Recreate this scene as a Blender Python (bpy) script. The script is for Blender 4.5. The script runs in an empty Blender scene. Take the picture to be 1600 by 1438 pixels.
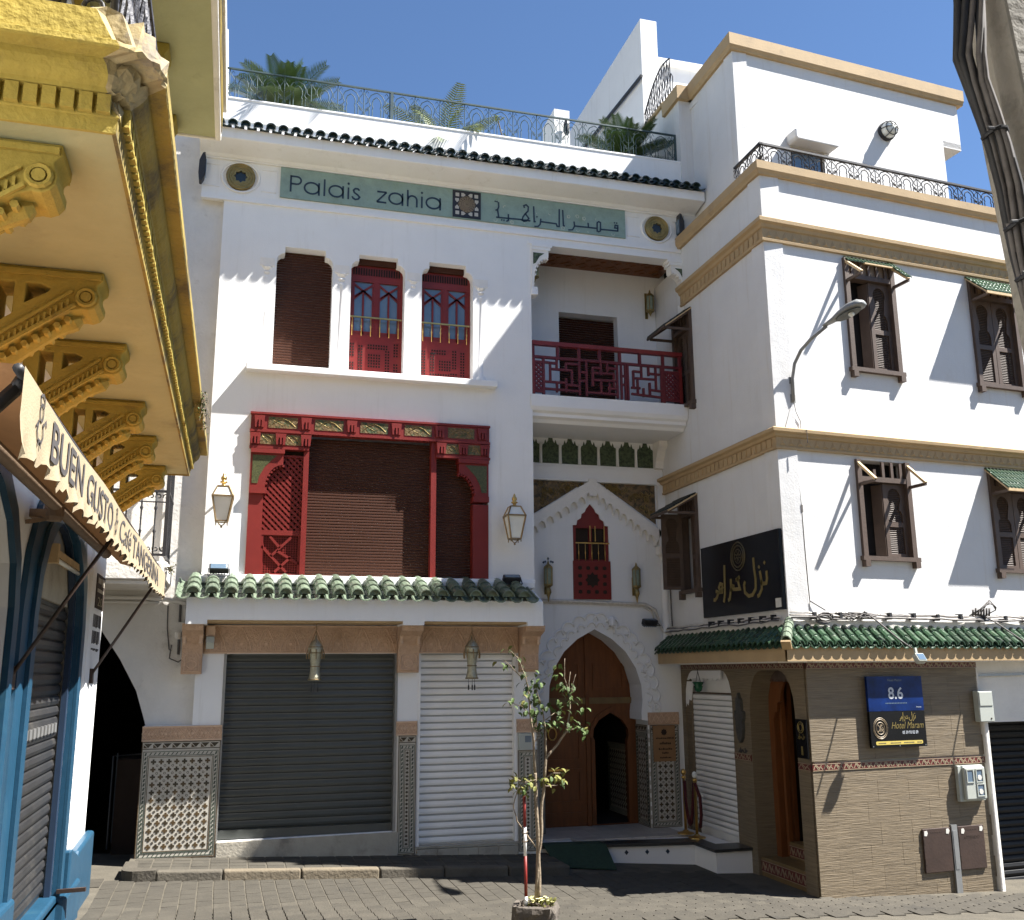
import bpy, bmesh, math, random
from math import sin, cos, pi, radians
from mathutils import Vector, Matrix
from mathutils.geometry import tessellate_polygon
random.seed(7)
S = bpy.context.scene
COL = S.collection

# ------------------------------------------------------------------ camera, sky, sun, exposure
YAW, PIT, ROL = radians(15.8), radians(12.25), radians(0.4)
fw = Vector((sin(YAW)*cos(PIT), cos(YAW)*cos(PIT), sin(PIT)))
rt = Vector((cos(YAW), -sin(YAW), 0))
dn = fw.cross(rt)
r2 = rt*cos(ROL)+dn*sin(ROL)
d2 = -rt*sin(ROL)+dn*cos(ROL)
cd = bpy.data.cameras.new('camera')
cam = bpy.data.objects.new('camera', cd)
COL.objects.link(cam)
mw = Matrix((r2, -d2, -fw)).transposed().to_4x4()
mw.translation = Vector((0, -14.0, 2.3))
cam.matrix_world = mw
cd.sensor_width = 36.0
cd.sensor_fit = 'HORIZONTAL'
cd.lens = 34.2
cd.clip_start = 0.05
cd.clip_end = 2000
S.camera = cam

SUN_DIR = Vector((2.82, -1.0, 4.1)).normalized()          # towards the sun
world = bpy.data.worlds.new('World')
S.world = world
world.use_nodes = True
wn = world.node_tree
bg = wn.nodes['Background']
sky = wn.nodes.new('ShaderNodeTexSky')
sky.sky_type = 'NISHITA'
sky.sun_disc = False
sky.sun_elevation = math.asin(SUN_DIR.z)
sky.sun_rotation = math.atan2(SUN_DIR.x, SUN_DIR.y)
sky.altitude = 600
sky.air_density = 1.0
sky.dust_density = 0.0
sky.ozone_density = 6.5
wn.links.new(sky.outputs[0], bg.inputs[0])
bg.inputs[1].default_value = 0.05
sd = bpy.data.lights.new('sun', 'SUN')
sd.energy = 5.0
sd.angle = radians(0.53)
sd.color = (1.0, 0.965, 0.91)
sun = bpy.data.objects.new('sun', sd)
COL.objects.link(sun)
sun.rotation_euler = SUN_DIR.to_track_quat('Z', 'Y').to_euler()
sun.location = (20, -10, 40)
S.view_settings.view_transform = 'Standard'
S.view_settings.look = 'None'
S.view_settings.gamma = 1
S.view_settings.exposure = 1.85
S.view_settings.use_curve_mapping = False
S.render.engine = 'CYCLES'

# ------------------------------------------------------------------ materials
def M(name, col, rough=0.7, var=0.10, scale=2.5, bump=0.0, bscale=40.0, metal=0.0, stain=None, sscale=0.8,
      slo=0.5, shi=0.75, rnd=0.0, spec=0.4, stretch=None, big=0.0, streak=None, trans=0.0, alpha=None, coat=0.0):
    m = bpy.data.materials.new(name)
    m.use_nodes = True
    nt = m.node_tree; N = nt.nodes; Lk = nt.links
    b = N['Principled BSDF']
    b.inputs['Roughness'].default_value = rough
    b.inputs['Metallic'].default_value = metal
    b.inputs['Specular IOR Level'].default_value = spec
    if coat: b.inputs['Coat Weight'].default_value = coat; b.inputs['Coat Roughness'].default_value = 0.08
    if trans: b.inputs['Transmission Weight'].default_value = trans
    geo = N.new('ShaderNodeNewGeometry')
    vec = geo.outputs['Position']
    if stretch:
        mp = N.new('ShaderNodeMapping'); mp.inputs['Scale'].default_value = stretch
        Lk.new(vec, mp.inputs['Vector']); vec = mp.outputs['Vector']
    n1 = N.new('ShaderNodeTexNoise'); n1.inputs['Scale'].default_value = scale; n1.inputs['Detail'].default_value = 6
    n1.inputs['Roughness'].default_value = 0.65
    Lk.new(vec, n1.inputs['Vector'])
    mr = N.new('ShaderNodeMapRange')
    mr.inputs['From Min'].default_value = 0.3; mr.inputs['From Max'].default_value = 0.7
    mr.inputs['To Min'].default_value = 1-var; mr.inputs['To Max'].default_value = 1+var
    Lk.new(n1.outputs['Fac'], mr.inputs['Value'])
    val = mr.outputs['Result']
    if rnd:
        oi = N.new('ShaderNodeObjectInfo')
        m2 = N.new('ShaderNodeMapRange'); m2.inputs['To Min'].default_value = 1-rnd; m2.inputs['To Max'].default_value = 1+rnd
        Lk.new(oi.outputs['Random'], m2.inputs['Value'])
        mm = N.new('ShaderNodeMath'); mm.operation = 'MULTIPLY'
        Lk.new(val, mm.inputs[0]); Lk.new(m2.outputs['Result'], mm.inputs[1]); val = mm.outputs[0]
    vm = N.new('ShaderNodeVectorMath'); vm.operation = 'SCALE'
    vm.inputs[0].default_value = col
    Lk.new(val, vm.inputs['Scale'])
    c = vm.outputs['Vector']
    if stain:
        n2 = N.new('ShaderNodeTexNoise'); n2.inputs['Scale'].default_value = sscale; n2.inputs['Detail'].default_value = 9
        n2.inputs['Roughness'].default_value = 0.72
        Lk.new(vec, n2.inputs['Vector'])
        r = N.new('ShaderNodeMapRange'); r.interpolation_type = 'SMOOTHSTEP'
        r.inputs['From Min'].default_value = slo; r.inputs['From Max'].default_value = shi
        Lk.new(n2.outputs['Fac'], r.inputs['Value'])
        mx = N.new('ShaderNodeMix'); mx.data_type = 'RGBA'
        Lk.new(r.outputs['Result'], mx.inputs['Factor'])
        Lk.new(c, mx.inputs['A']); mx.inputs['B'].default_value = (*stain, 1)
        c = mx.outputs['Result']
    if streak:
        mp2 = N.new('ShaderNodeMapping'); mp2.inputs['Scale'].default_value = (4.5, 4.5, .28)
        Lk.new(geo.outputs['Position'], mp2.inputs['Vector'])
        n4 = N.new('ShaderNodeTexNoise'); n4.inputs['Scale'].default_value = 1.6; n4.inputs['Detail'].default_value = 8; n4.inputs['Roughness'].default_value = .7
        Lk.new(mp2.outputs['Vector'], n4.inputs['Vector'])
        r4 = N.new('ShaderNodeMapRange'); r4.interpolation_type = 'SMOOTHSTEP'
        r4.inputs['From Min'].default_value = .52; r4.inputs['From Max'].default_value = .80; r4.inputs['To Max'].default_value = streak[3]
        Lk.new(n4.outputs['Fac'], r4.inputs['Value'])
        mx4 = N.new('ShaderNodeMix'); mx4.data_type = 'RGBA'
        Lk.new(r4.outputs['Result'], mx4.inputs['Factor']); Lk.new(c, mx4.inputs['A']); mx4.inputs['B'].default_value = (*streak[:3], 1)
        c = mx4.outputs['Result']
    Lk.new(c, b.inputs['Base Color'])
    if bump or big:
        nb = N.new('ShaderNodeTexNoise'); nb.inputs['Scale'].default_value = bscale; nb.inputs['Detail'].default_value = 5
        Lk.new(vec, nb.inputs['Vector'])
        bp = N.new('ShaderNodeBump'); bp.inputs['Strength'].default_value = bump; bp.inputs['Distance'].default_value = 0.02
        Lk.new(nb.outputs['Fac'], bp.inputs['Height'])
        if big:
            n3 = N.new('ShaderNodeTexNoise'); n3.inputs['Scale'].default_value = 1.6; n3.inputs['Detail'].default_value = 3
            Lk.new(vec, n3.inputs['Vector'])
            b3 = N.new('ShaderNodeBump'); b3.inputs['Strength'].default_value = big; b3.inputs['Distance'].default_value = 0.1
            Lk.new(n3.outputs['Fac'], b3.inputs['Height']); Lk.new(b3.outputs['Normal'], bp.inputs['Normal'])
        Lk.new(bp.outputs['Normal'], b.inputs['Normal'])
    if alpha is not None: b.inputs['Alpha'].default_value = alpha
    return m

WHITE = M('white_plaster', (.79,.79,.785), .85, .035, 1.2, .12, 55, stain=(.73,.72,.70), slo=.56, shi=.8, big=.09, streak=(.58,.56,.52,.5))
WHITE_R = M('white_wall_paint', (.64,.635,.625), .8, .04, 1.5, .16, 45, stain=(.57,.54,.49), sscale=1.3, slo=.56, shi=.85, big=.14, streak=(.50,.44,.36,.6))
WHITE_OLD = M('old_white_plaster', (.70,.67,.62), .9, .08, 2, .3, 30, stain=(.36,.32,.27), sscale=1.6, slo=.56, shi=.8, big=.25)
WHITE_TRIM = M('white_trim_paint', (.80,.795,.785), .6, .02, 3, .04, 60)
CARVED_WHITE = M('carved_white_stucco', (.80,.77,.72), .8, .05, 6, .25, 30)
TAN = M('tan_trim_paint', (.41,.29,.155), .75, .09, 3, .12, 50, stain=(.25,.175,.10), sscale=2.2, slo=.55, shi=.8)
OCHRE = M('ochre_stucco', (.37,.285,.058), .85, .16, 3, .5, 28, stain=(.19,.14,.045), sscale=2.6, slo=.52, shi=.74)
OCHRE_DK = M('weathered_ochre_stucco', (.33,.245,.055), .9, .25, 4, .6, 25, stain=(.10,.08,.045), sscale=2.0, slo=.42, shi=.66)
CREAM = M('cream_soffit_plaster', (.385,.385,.222), .9, .09, 1.6, .35, 14, stain=(.25,.24,.145), sscale=1.4, slo=.53, shi=.8, big=.2)
CREAM2 = M('cream_wall_paint', (.44,.36,.22), .9, .10, 2, .3, 30, stain=(.28,.23,.14), sscale=1.6, slo=.55, shi=.8)
BROKEN = M('broken_plaster', (.33,.265,.14), .95, .3, 5, 1.0, 12, stain=(.20,.17,.13), sscale=4, slo=.45, shi=.6)
RED = M('red_lacquer_paint', (.175,.017,.013), .45, .10, 4, .05, 60)
RED_DK = M('dark_red_paint', (.115,.012,.015), .5, .10, 4, .05, 60)
SHUT_BR = M('brown_roller_slats', (.052,.0195,.0105), .55, .08, 1.2, .03, 60, stretch=(1,1,14), spec=.15)
WOOD = M('varnished_wood', (.15,.05,.014), .45, .22, 3, .1, 40, stretch=(6,6,.7))
WOOD_LT = M('pale_wood_rail', (.17,.11,.045), .5, .15, 5, .1, 40)
DKBROWN = M('dark_brown_paint', (.085,.057,.042), .6, .15, 6, .12, 50)
BR_FADED = M('faded_brown_wood', (.24,.17,.115), .7, .2, 6, .2, 40)
PALEWOOD = M('bare_wood', (.55,.40,.22), .7, .15, 6, .1, 40)
GREEN_PALE = M('dusty_green_glaze', (.125,.16,.112), .38, .22, 9, .1, 60, stain=(.17,.17,.13), sscale=7, slo=.5, shi=.75, rnd=.25)
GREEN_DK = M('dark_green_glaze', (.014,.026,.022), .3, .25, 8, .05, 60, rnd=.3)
GREEN_R = M('green_glaze', (.028,.060,.030), .3, .25, 8, .05, 60, stain=(.075,.095,.06), sscale=6, slo=.52, shi=.75, rnd=.4)
MORTAR = M('tile_mortar', (.20,.20,.16), .9, .2, 8, .3, 40)
IRON = M('black_iron', (.025,.025,.028), .5, .2, 10, .1, 60)
IRON_OLD = M('flaking_black_iron', (.035,.035,.045), .55, .3, 14, .5, 40, stain=(.17,.17,.19), sscale=18, slo=.55, shi=.66)
IRON_GREEN = M('green_grey_iron', (.05,.08,.085), .5, .2, 10)
BRASS = M('brass', (.62,.40,.13), .32, .15, 8, 0, 40, metal=1.0)
GILT = M('gilt_metal', (.30,.225,.09), .4, .2, 12, .2, 50, metal=.8)
BRONZE = M('bronze_lantern_metal', (.27,.19,.10), .45, .2, 12, .1, 50, metal=.7)
SILVER = M('pierced_silver_metal', (.40,.38,.28), .42, .25, 25, .6, 60, metal=.75)
MILK = M('frosted_glass', (.72,.73,.68), .25, .06, 6, 0, 40)
GLASS_GR = M('grey_green_glass', (.22,.26,.20), .25, .2, 20, .4, 50)
GLASS = M('window_glass', (.10,.15,.21), .06, .15, 1.5, 0, 40, spec=.8)
CURTAIN = M('net_curtain', (.24,.30,.38), .8, .12, 14, stretch=(1,1,.05))
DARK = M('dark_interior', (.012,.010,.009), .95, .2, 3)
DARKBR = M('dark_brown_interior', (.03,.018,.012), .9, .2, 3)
PINK = M('carved_pink_stucco', (.50,.335,.225), .85, .12, 14, .9, 34)
PINK_LT = M('pink_stucco_ridge', (.60,.42,.29), .85, .08, 14, .3, 40)
ZWHITE = M('white_zellige', (.47,.44,.38), .3, .10, 22, .06, 40)
ZDARK = M('dark_zellige', (.045,.034,.02), .3, .3, 22)
ZGREEN = M('green_black_zellige', (.05,.068,.05), .3, .35, 22)
ZOCHRE = M('brown_zellige', (.085,.055,.026), .35, .2, 22)
CONC = M('kerb_concrete', (.08,.07,.054), .9, .15, 4, .5, 30, stain=(.06,.052,.042), sscale=3, slo=.5, shi=.75, rnd=.15)
CONC_PALE = M('pale_kerb_concrete', (.14,.115,.08), .9, .15, 4, .5, 30, stain=(.10,.085,.065), sscale=3, slo=.52, shi=.75)
CEMENT = M('grey_cement', (.36,.33,.27), .9, .12, 3, .35, 30, stain=(.20,.18,.15), sscale=2, slo=.5, shi=.75)
PAVER = M('stone_paver', (.056,.0495,.038), .9, .16, 5, .4, 40, stain=(.031,.028,.023), sscale=1.6, slo=.52, shi=.75, rnd=.16)
JOINT = M('sandy_ground', (.084,.074,.056), .95, .2, 4, .5, 40, stain=(.04,.036,.029), sscale=1.2, slo=.5, shi=.75)
GREYSLAT = M('grey_polycarbonate_slats', (.068,.073,.068), .3, .12, 1.3, .02, 30, stretch=(1,1,.25), stain=(.075,.08,.073), sscale=1.3, slo=.45, shi=.75)
GREYBAR = M('pale_grey_slat_edge', (.11,.112,.105), .4, .1, 3)
WHITEEDGE = M('grey_slat_edge', (.38,.38,.37), .5, .05, 3)
WHITESLAT = M('white_slats', (.80,.79,.77), .45, .04, 3, .03, 30)
SHADESLAT = M('recess_shade_slats', (.012,.012,.013), .55, .2, 2, .03, 30, spec=.2)  # garage slats: shade of the deep recess put into the colour
DKSLAT = M('dark_metal_slats', (.026,.026,.027), .38, .25, 2, .06, 30, stain=(.055,.052,.047), sscale=3, slo=.5, shi=.7)
BLUE = M('blue_gloss_paint', (.014,.058,.105), .4, .12, 3, .12, 20, stain=(.025,.075,.115), sscale=3, slo=.55, shi=.7)
BLUE_DK = M('dark_blue_paint', (.015,.03,.06), .5, .12, 3)
AWN = M('awning_canvas', (.33,.265,.17), .9, .08, 3, .2, 90)
AWN_UNDER = M('brown_awning_canvas', (.52,.27,.12), .9, .1, 2, .15, 60)
INK = M('faded_black_lettering', (.06,.055,.055), .9, .25, 12)
SIGNGREEN = M('pale_green_tile', (.235,.325,.285), .5, .16, 6, .12, 30, stain=(.20,.27,.20), sscale=3, slo=.5, shi=.72)
NAVY = M('navy_tile_lettering', (.018,.035,.06), .4, .15, 12)
BLACKTILE = M('black_tile', (.02,.018,.02), .35, .2, 10)
CHALK = M('faint_white_script', (.42,.46,.38), .6, .1, 10)
BLACKSIGN = M('gloss_black_panel', (.006,.006,.007), .22, .2, 2, spec=.22)
GOLD = M('gold_lettering', (.24,.18,.06), .4, .1, 10, metal=.4)
DIMGOLD = M('dim_gold_lettering', (.09,.07,.035), .45, .1, 10, metal=.4)
SIGNBLUE = M('blue_sign_print', (.003,.018,.10), .35, .5, 5, spec=.2)
WHITEPRINT = M('white_print', (.50,.53,.58), .5, .03, 10)
STRIA = M('striated_beige_tile', (.168,.130,.083), .62, .30, 2.2, .5, 3.0, stretch=(1.2,1.2,34), rnd=.05)
REDBAND = M('red_ornament_tile', (.10,.014,.011), .45, .2, 10)
BANDORN = M('cream_ornament', (.30,.235,.155), .5, .1, 10)
PLASTIC = M('grey_plastic', (.40,.42,.38), .5, .04, 5)
RUST = M('brown_painted_steel', (.045,.027,.02), .5, .2, 4, .1, 30)
ALU = M('dull_aluminium', (.30,.30,.295), .45, .1, 6, metal=.6)
LAMPGREY = M('lamp_grey_paint', (.22,.225,.22), .5, .12, 8)
CABLE = M('cable_sheath', (.10,.09,.085), .7, .3, 20)
CABLE_W = M('white_cable_sheath', (.60,.56,.50), .7, .15, 20)
CABLE_BK = M('black_cable_sheath', (.018,.018,.02), .6, .3, 12)
POLE = M('grey_concrete_pole', (.26,.245,.215), .9, .12, 6, .4, 30, stain=(.17,.16,.14), sscale=5, slo=.5, shi=.7)
BARK = M('pale_bark', (.21,.165,.115), .9, .25, 14, .5, 40)
LEAF = M('green_leaf', (.05,.083,.017), .7, .15, 12, rnd=.35)
LEAF_Y = M('yellow_green_leaf', (.14,.14,.028), .7, .15, 12, rnd=.25)
PALM = M('palm_leaf', (.055,.10,.028), .45, .25, 6)
PALM_LT = M('pale_palm_leaf', (.16,.20,.085), .5, .25, 6)
PALMTRUNK = M('palm_trunk', (.14,.10,.06), .9, .3, 15, .6, 30)
ROCK = M('dark_lava_stone', (.10,.085,.07), .95, .35, 9, 1.0, 18)
FLOWER = M('cream_flower', (.75,.70,.35), .6, .1, 10)
SOIL = M('soil', (.09,.065,.045), .95, .3, 10, .6, 30)
GRANITE = M('black_granite', (.03,.03,.03), .35, .3, 40)
MATGREEN = M('dark_green_mat', (.018,.04,.025), .95, .2, 20, .5, 120)
FLOORTILE = M('pale_floor_tile', (.42,.39,.35), .4, .1, 5, rnd=.1)
VELVET = M('dark_red_velvet', (.06,.008,.01), .9, .2, 20)
CARVEDBR = M('carved_gilt_panel', (.19,.125,.06), .6, .4, 18, 1.0, 26, stain=(.06,.05,.03), sscale=14, slo=.48, shi=.56)
CARVEDGR = M('carved_green_panel', (.075,.105,.055), .6, .35, 22, 1.0, 34, stain=(.03,.045,.025), sscale=20, slo=.48, shi=.56)
PAINTED = M('painted_arabesque_panel', (.15,.095,.037), .5, .4, 16, .5, 30, stain=(.055,.07,.025), sscale=11, slo=.48, shi=.58)
MOSGREEN = M('green_yellow_mosaic', (.07,.075,.03), .4, .7, 60)
GREENGLASS = M('green_lamp_glass', (.01,.09,.04), .15, .1, 5)
STICKER = M('torn_paper', (.60,.58,.53), .8, .1, 20)

# ------------------------------------------------------------------ mesh builder
I4 = Matrix.Identity(4)
AR = radians(4.8)
T0 = I4
TR = Matrix.Translation((6.95,-2.63,0)) @ Matrix.Rotation(AR, 4, 'Z')       # long face of the right-hand building
TL = Matrix.Translation((6.95,0,0)) @ Matrix.Rotation(-pi/2, 4, 'Z')        # its side face: local x = -Y
TG = Matrix.Translation((7.15,0,0)) @ Matrix.Rotation(-pi/2, 4, 'Z')        # its side face at street level
TB = Matrix.Translation((7.25,-1.57,0)) @ Matrix.Rotation(AR, 4, 'Z')       # roof block
TBL = Matrix.Translation((7.25,0,0)) @ Matrix.Rotation(-pi/2, 4, 'Z')
TY = Matrix.Translation((-1.5,0,0)) @ Matrix.Rotation(pi/2, 4, 'Z')         # left-hand building: local x = Y, local y = into the wall
W = {}

class MB:
    def __init__(s, T=T0): s.v=[]; s.f=[]; s.T=T
    def add(s, vs, fs):
        n=len(s.v); s.v += [Vector(v) for v in vs]; s.f += [tuple(i+n for i in f) for f in fs]; return s
    def box(s, x0,x1,y0,y1,z0,z1):
        return s.add([(x0,y0,z0),(x1,y0,z0),(x1,y1,z0),(x0,y1,z0),(x0,y0,z1),(x1,y0,z1),(x1,y1,z1),(x0,y1,z1)],
                     [(0,3,2,1),(4,5,6,7),(0,1,5,4),(1,2,6,5),(2,3,7,6),(3,0,4,7)])
    def bar(s, a, b, w, h=None, up=(0,0,1)):
        a=Vector(a); b=Vector(b); h=h or w; d=(b-a).normalized(); u=Vector(up)
        x=d.cross(u)
        if x.length<1e-4: x=d.cross(Vector((0,1,0)))
        x.normalize(); y=x.cross(d); x*=w/2; y*=h/2
        return s.add([a-x-y,a+x-y,a+x+y,a-x+y,b-x-y,b+x-y,b+x+y,b-x+y],[(0,3,2,1),(4,5,6,7),(0,1,5,4),(1,2,6,5),(2,3,7,6),(3,0,4,7)])
    def prism(s, poly, a, b, ax='y', holes=()):
        def P(p,t): return {'y':(p[0],t,p[1]),'x':(t,p[0],p[1]),'z':(p[0],p[1],t)}[ax]
        loops=[list(poly)]+[list(h) for h in holes]
        tri=tessellate_polygon([[Vector((p[0],p[1],0)) for p in l] for l in loops])
        flat=[p for l in loops for p in l]; n=len(flat)
        fs=[tuple(t) for t in tri]+[tuple(i+n for i in reversed(t)) for t in tri]
        o=0
        for l in loops:
            k=len(l)
            for i in range(k): fs.append((o+i,o+(i+1)%k,n+o+(i+1)%k,n+o+i))
            o+=k
        return s.add([P(p,a) for p in flat]+[P(p,b) for p in flat], fs)
    def tube(s, pts, r, n=6, closed=False, cap=True):
        pts=[Vector(p) for p in pts]; m=len(pts); rings=[]; prev=None
        for i,p in enumerate(pts):
            if closed: d=pts[(i+1)%m]-pts[i-1]
            else: d=pts[min(i+1,m-1)]-pts[max(i-1,0)]
            d.normalize()
            u=prev if prev is not None else (Vector((0,0,1)) if abs(d.z)<.9 else Vector((1,0,0)))
            x=u-d*u.dot(d)
            if x.length<1e-5: x=d.orthogonal()
            x.normalize(); prev=x; y=d.cross(x)
            rr=r[i] if isinstance(r,(list,tuple)) else r
            rings.append([p+x*(rr*cos(2*pi*k/n))+y*(rr*sin(2*pi*k/n)) for k in range(n)])
        vs=[v for g in rings for v in g]; fs=[]
        for i in range(m if closed else m-1):
            j=(i+1)%m
            for k in range(n): fs.append((i*n+k,i*n+(k+1)%n,j*n+(k+1)%n,j*n+k))
        if cap and not closed: fs+= [tuple(range(n-1,-1,-1)), tuple((m-1)*n+k for k in range(n))]
        return s.add(vs,fs)
    def lathe(s, prof, c=(0,0,0), n=12):
        c=Vector(c); vs=[]; fs=[]
        for r,z in prof:
            for k in range(n): vs.append(c+Vector((r*cos(2*pi*k/n),r*sin(2*pi*k/n),z)))
        for i in range(len(prof)-1):
            for k in range(n): fs.append((i*n+k,i*n+(k+1)%n,(i+1)*n+(k+1)%n,(i+1)*n+k))
        fs+=[tuple(range(n-1,-1,-1)), tuple((len(prof)-1)*n+k for k in range(n))]
        return s.add(vs,fs)
    def loft(s, A, B):                       # two point rings, capped
        n=len(A)
        return s.add(list(A)+list(B), [tuple(range(n-1,-1,-1)),tuple(range(n,2*n))]+[(i,(i+1)%n,n+(i+1)%n,n+i) for i in range(n)])
    def ribbon(s, pts, w, y0, y1):           # flat stroke in the local xz plane
        m=len(pts); L=[]; R=[]
        for i in range(m):
            a=pts[max(i-1,0)]; b=pts[min(i+1,m-1)]
            d0=Vector((pts[i][0]-a[0],pts[i][1]-a[1])); d1=Vector((b[0]-pts[i][0],b[1]-pts[i][1]))
            if d0.length>0: d0.normalize()
            if d1.length>0: d1.normalize()
            d=d0+d1
            if d.length<1e-4: d=d1 if d1.length else d0
            d.normalize(); nn=Vector((-d.y,d.x)); ref=d1 if d1.length else d0
            k=1/max(.45,abs(nn.dot(Vector((-ref.y,ref.x)))))
            ww=(w[i] if isinstance(w,(list,tuple)) else w)/2*k
            L.append((pts[i][0]+nn.x*ww,pts[i][1]+nn.y*ww)); R.append((pts[i][0]-nn.x*ww,pts[i][1]-nn.y*ww))
        for i in range(m-1):
            q=[R[i],R[i+1],L[i+1],L[i]]
            s.add([(p[0],y0,p[1]) for p in q]+[(p[0],y1,p[1]) for p in q],[(0,1,2,3),(7,6,5,4),(0,4,5,1),(1,5,6,2),(2,6,7,3),(3,7,4,0)])
        return s
    def disc(s, x,z,r,y0,y1,n=12): return s.prism([(x+r*cos(2*pi*k/n),z+r*sin(2*pi*k/n)) for k in range(n)],y0,y1)
    def build(s, name, mat, parent=None, smooth=False, bevel=0.0, kind=None, label=None):
        ws=[s.T@v for v in s.v]
        lo=Vector((min(v[i] for v in ws) for i in range(3))); hi=Vector((max(v[i] for v in ws) for i in range(3)))
        c=(lo+hi)/2
        me=bpy.data.meshes.new(name)
        me.from_pydata([v-c for v in ws],[],s.f)
        bm=bmesh.new(); bm.from_mesh(me); bmesh.ops.recalc_face_normals(bm,faces=bm.faces); bm.to_mesh(me); bm.free()
        if smooth: me.polygons.foreach_set('use_smooth',[True]*len(me.polygons))
        me.materials.append(mat); me.update()
        o=bpy.data.objects.new(name,me); COL.objects.link(o)
        W[o]=c
        if parent: o.parent=parent; o.location=c-W[parent]
        else: o.location=c
        if bevel:
            b=o.modifiers.new('bevel','BEVEL'); b.width=bevel; b.segments=2; b.limit_method='ANGLE'; b.angle_limit=radians(40)
        if kind: o['kind']=kind
        if label: o['label']=label
        return o

def tag(o, label, cat, group=None):
    o['label']=label; o['category']=cat
    if group: o['group']=group
    return o
def thing(name, label, cat, loc, group=None, T=T0):
    o=bpy.data.objects.new(name,None); COL.objects.link(o)
    o.empty_display_size=.2
    o.location=T@Vector(loc); W[o]=o.location.copy()
    return tag(o,label,cat,group)
def rep(o, delta, T=T0, kids=True):             # a part again, shifted within its thing
    d=T.to_3x3()@Vector(delta)
    c=o.copy(); COL.objects.link(c); c.location=o.location+d; W[c]=W[o]+d
    if kids:
        for ch in list(o.children):
            k=ch.copy(); COL.objects.link(k); k.parent=c; W[k]=W[ch]+d
            for g in ch.children:
                q=g.copy(); COL.objects.link(q); q.parent=k; W[q]=W[g]+d
    return c
def dup(o, delta, T=T0, label=None):            # a whole thing again
    c=rep(o,delta,T)
    if label: c['label']=label
    return c
def text(body, x, z, h, y, mat, parent, T=T0, name='lettering', width=None, align='CENTER', shear=0.0, bold=0.0):
    cu=bpy.data.curves.new('t','FONT'); cu.body=body; cu.size=1.0; cu.align_x='LEFT'; cu.shear=shear; cu.offset=bold; cu.resolution_u=3
    ob=bpy.data.objects.new('t',cu); COL.objects.link(ob)
    me=bpy.data.meshes.new_from_object(ob.evaluated_get(bpy.context.evaluated_depsgraph_get()))
    bpy.data.objects.remove(ob); bpy.data.curves.remove(cu)
    xs=[v.co.x for v in me.vertices]; ys=[v.co.y for v in me.vertices]
    sx0,sx1,sy0,sy1=min(xs),max(xs),min(ys),max(ys)
    sc=h/(sy1-sy0); scx=(width/(sx1-sx0)) if width else sc
    w=(sx1-sx0)*scx; ox={'CENTER':-w/2,'LEFT':0,'RIGHT':-w}[align]
    m=MB(T)
    vs=[(x+ox+(v.co.x-sx0)*scx, y, z+(v.co.y-sy0)*sc) for v in me.vertices]
    fs=[tuple(p.vertices) for p in me.polygons]; n=len(vs)
    m.add(vs,fs)
    bpy.data.meshes.remove(me)
    return m.build(name,mat,parent)
def arc(cx,cz,r,a0,a1,n=8,rz=None):
    rz=rz or r
    return [(cx+r*cos(radians(a0+(a1-a0)*i/n)), cz+rz*sin(radians(a0+(a1-a0)*i/n))) for i in range(n+1)]
def spiral(cx,cz,r0,r1,a0,a1,n=12):
    return [(cx+(r0+(r1-r0)*i/n)*cos(radians(a0+(a1-a0)*i/n)), cz+(r0+(r1-r0)*i/n)*sin(radians(a0+(a1-a0)*i/n))) for i in range(n+1)]
def xz3(pts,y): return [(p[0],y,p[1]) for p in pts]
def mirror(half, cx): return [(cx+d,z) for d,z in half]+[(cx-d,z) for d,z in reversed(half) if d>1e-6]

# ------------------------------------------------------------------ the setting: ground, road, pavements
def rz(x,y):                                      # road level
    x=max(-40,min(x,40))
    return -.10-.046*(x+1)+max(0,min(.09*(-2.6-y),.9))
def grid(name,mat,x0,x1,y0,y1,nx,ny,dz,kind='structure'):
    m=MB()
    vs=[(x0+(x1-x0)*i/nx,y0+(y1-y0)*j/ny) for j in range(ny+1) for i in range(nx+1)]
    m.add([(x,y,rz(x,y)+dz) for x,y in vs],[(j*(nx+1)+i,j*(nx+1)+i+1,(j+1)*(nx+1)+i+1,(j+1)*(nx+1)+i) for j in range(ny) for i in range(nx)])
    return m.build(name,mat,kind=kind)
grid('ground',JOINT,-400,400,-400,400,80,80,-.35)
road=grid('road',JOINT,-14,24,-26,1.0,38,60,-.002)
# pavers: the nearest ones one by one, the rest joined
pm=MB(); near=[]; random.seed(3)
px,py=.178,.24
rows=int(3.4/py)
for j in range(rows):
    y0=-4.15+j*py
    for i in range(int(13.2/px)):
        x0=-2.2+i*px+.012*sin(y0*1.3)
        y1=y0+(i%2)*py*.5
        if x0>6.4 and y1>-2.95: continue
        if y1>-1.0: continue
        if x0<-1.4 and y1<-1.3: continue
        near.append((x0,y1))
near.sort(key=lambda p:p[1])
vis=[p for p in near if p[1]>-3.75 and -1.2<p[0]<9.2][:300]
vs_=set(vis)
pb=MB(); g=.007
def paver_mesh(m,x,y,z,tx=0,ty=0):
    a,b,h=px-2*g,py-.4*g,.02
    m.add([(x,y,z-h),(x+a,y,z-h),(x+a,y+b,z-h),(x,y+b,z-h),(x+.003,y+.002,z+tx),(x+a-.003,y+.002,z-tx+ty),(x+a-.003,y+b-.002,z-tx),(x+.003,y+b-.002,z+tx-ty)],[(4,5,6,7),(0,1,5,4),(1,2,6,5),(2,3,7,6),(3,0,4,7)])
protos=[]
for k in range(5):
    q=MB(); paver_mesh(q,0,0,0,random.uniform(-.0015,.0015),random.uniform(-.0015,.0015)); protos.append(q)
pob=[]
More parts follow.
